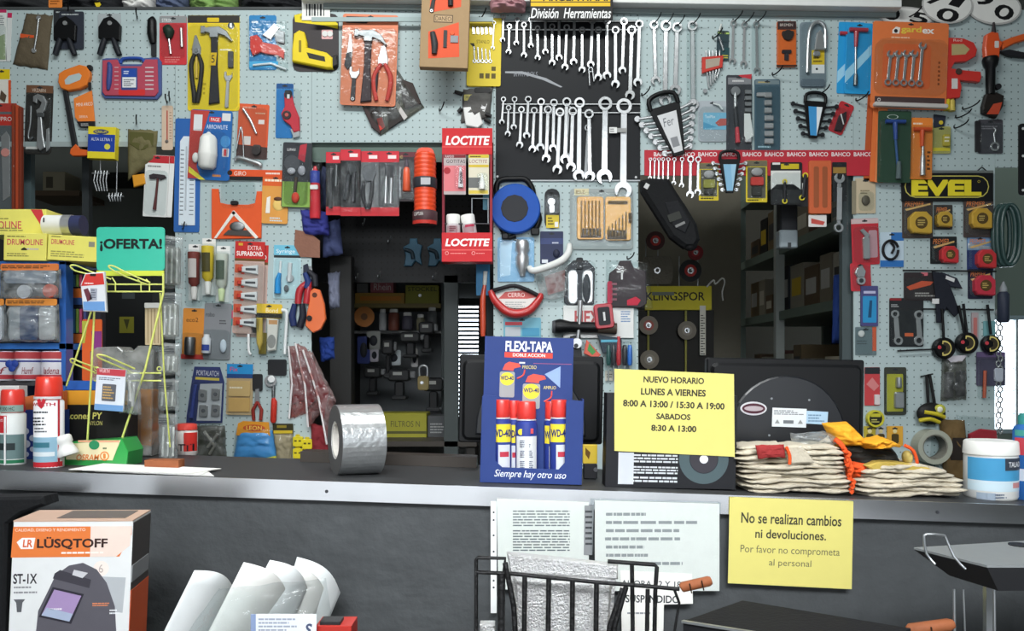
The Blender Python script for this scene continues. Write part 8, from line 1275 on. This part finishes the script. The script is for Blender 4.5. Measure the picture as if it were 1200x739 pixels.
q = t('handle', label='brown wooden handle'); q.tb([(797, 688), (799, 687), (830, 680), (833, 679)], [4, 6, 6, 4.4], 'wood', 4, 10); [q.tb([(x, 681 - (x - 808) * .25 - .6), (x + 2.6, 692.4 - (x - 808) * .25 - .6)], .8, '3a2418', 16, 6) for x in (806, 820)]
t = T('foil_sheet', 'folded silver foil insulation standing inside the black grill', 'sheet', 655, yk, 0, YK + .05); b = t('panel'); b.pg([(598, 668), (722, 676), (712, yk * .97), (602, yk * .97)], 'foil', -10, 0, 1); q = t('fold', label='bright upper fold'); q.pg([(594, 648), (724, 662), (724, 678), (598, 670)], 'foil', -20, 6, 3); t('panel').pg([(604, 676), (716, 682), (708, yk * .98), (606, yk * .98)], 'foil', 0, 14, 4)
t = T('foil_block', 'small silver wrapped block at the foot of the grill', 'block', 572, yk, 0, 1.66); t.one().rc(562, 732, 580, pz(1.66, TZ) - 1, 'foil', -30, 0, 1, 2)
# dark griddle plate and second handle
t = T('griddle_plate', 'black flat griddle plate lying low in front of the yellow notice', 'griddle', 900, 720, 0, 1.45); z0, z1 = .885, .905
hexa(t('plate'), [(x, y, z) for z in (z0, z1) for x, y in ((.30, 1.46), (.56, 1.31), (.68, 1.42), (.44, 1.59))], 'blackmatt'); q = t('rim', label='thin pale edge'); q.it = t  # rim is a narrow pale strip along the front edge
hexa(q, [(.296, 1.456, z1 - .002), (.56, 1.305, z1 - .002), (.565, 1.309, z1 - .002), (.301, 1.461, z1 - .002), (.296, 1.456, z1 + .002), (.56, 1.305, z1 + .002), (.565, 1.309, z1 + .002), (.301, 1.461, z1 + .002)], 'steel')
for x, y in ((.34, 1.46), (.56, 1.34), (.64, 1.42), (.44, 1.56)): hexa(t('leg'), [(x + a, y + c, z) for z in (TZ, z0) for a, c in ((-.01, -.01), (.01, -.01), (.01, .01), (-.01, .01))], 'black')
t = T('wooden_handle', 'brown wooden handle at the bottom edge before the steel tray', 'handle', 1088, 736, 0, 1.5); q = t.one(); q.tb([(1062, 738), (1065, 737), (1110, 731), (1116, 730)], [5, 7.5, 7.5, 5], 'wood', 4, 10); q.tb([(1086, 731), (1088, 745)], .9, '3a2418', 16, 6); q.rc(1080, 742, 1100, pz(1.5, TZ), 'black', -10, 6, 1, 1)
# grill tray on legs
t = T('grill_tray', 'dark steel grill tray with wire handle on thin legs at the right', 'grill', 1140, 665, 0, 1.5); z1 = 1.0; z0 = .95
TP = [(.83, 1.455), (1.5, 1.45), (1.5, 1.78), (.772, 1.60)]; BT = [(.87, 1.49), (1.47, 1.48), (1.47, 1.74), (.84, 1.60)]
b = t('tray'); hexa(b, [(x, y, z0) for x, y in BT] + [(x, y, z1) for x, y in TP], '3c3d40'); q = t('top_plate', label='dull steel top'); hexa(q, [(x, y, z1) for x, y in TP] + [(x, y, z1 + .004) for x, y in TP], '85898a')
q = t('wire_handle', label='steel wire handle'); q.tb([(1096, 661), (1089, 650), (1086, 632), (1089, 627), (1108, 628), (1112, 632), (1118, 652), (1128, 665)], 1.6, 'steel', [0, -10, -10, -10, -10, -10, 0, 10], 8, 2)
for x, y in ((1118, 0), (1136, -20), (1165, 0)): q = t('leg'); q.tb([(x, 690 if x != 1136 else 694), (x + (2 if x != 1136 else 6), pz(1.5, TZ) + .5)], 1.7 if x != 1136 else 1.1, 'steel', y, 8)
for X, Y_ in ((1.40, 1.52), (1.40, 1.7), (.9, 1.58)): hexa(t('leg'), [(X + a, Y_ + c, z) for z in (TZ, z0 + .001) for a, c in ((0, 0), (.012, 0), (.012, .012), (0, .012))], 'steel')
t = T('pan_lid', 'small black round lid lying on the steel grill tray', 'lid', 1195, 648, 0, 1.62); q = t.one(); q.la(1196, [(644, 8), (646, 12), (pz(1.62, 1.004) - 1, 13)], 'black', 0, 20)

# ================================================================ bare hooks on the boards
for x, y, d in ((161, 22, 'on the left board above the drill case'), (199, 118, 'left of the yellow hammer kit'), (1118, 150, 'right of the yellow topped lock pack, middle'), (752, 112, 'just right of the black wrench board'), (835, 45, 'left of the dark green card'), (515, 130, 'on the middle board above the red stand')): hook(x, y, 10, label=d)
for b in BUILD: b.make()
# repeats of one kind share a group
GROUPS = {'storage_box': 'boxes on the metal shelving', 'power_drill': 'black tools in the dim cabinet', 'jar': 'jars in the dim cabinet', 'peg_hook': 'bare peg hooks on the boards', 'screw_bag': 'bags of plugs in the hanging strip',
          'plug_adaptor': 'yellow plugs low on the wall', 'house_number_plate': 'oval number plates at the top right', 'tape_measure': 'tape measures on the right board', 'aerosol_can': 'aerosol cans in the blue display',
          'screwdriver': 'screwdrivers in the clear tub', 'plastic_sheet': 'bent white plastic sheets', 'paper_sheet': 'loose papers on the counter', 'bandage_roll': 'roll packs on the blue shelf', 'grinding_disc': 'grinding discs in the back room',
          'spring_clamp': 'teal spring clamps on the black pegboard', 'tool_pack': 'packs of tools on the wall', 'blister_pack': 'carded packs hanging on the boards', 'plastic_sack': 'sacks on the top shelf', 'pruning_shears': 'black pruners at the top left',
          'glue_tube': 'glue tubes hanging on the left column', 'glue_strip': 'strips of glue tubes', 'glue_bottle': 'bottles in the red stand', 'computer_monitor': 'monitors on the counter', 'wrench_set': 'fan wrench sets', 'saw_pack': 'saw packs at the left edge'}
for o in list(COL.objects):
    if o.parent is None and 'category' in o.keys() and 'group' not in o.keys():
        n = o.name.split('.')[0]; lb = o.get('label', '')
        if lb.startswith('white cotton work glove'): o['group'] = 'white cotton gloves in the left pile'
        elif lb.startswith('plain white cotton'): o['group'] = 'white cotton gloves in the right pile'
        elif n == 'cable_reel' and 'hanging reels' in lb: o['group'] = 'black hanging reels'
        elif 'crumpled red' in lb or 'red and clear bag' in lb: o['group'] = 'crumpled red and clear bags'
        elif n in GROUPS: o['group'] = GROUPS[n]
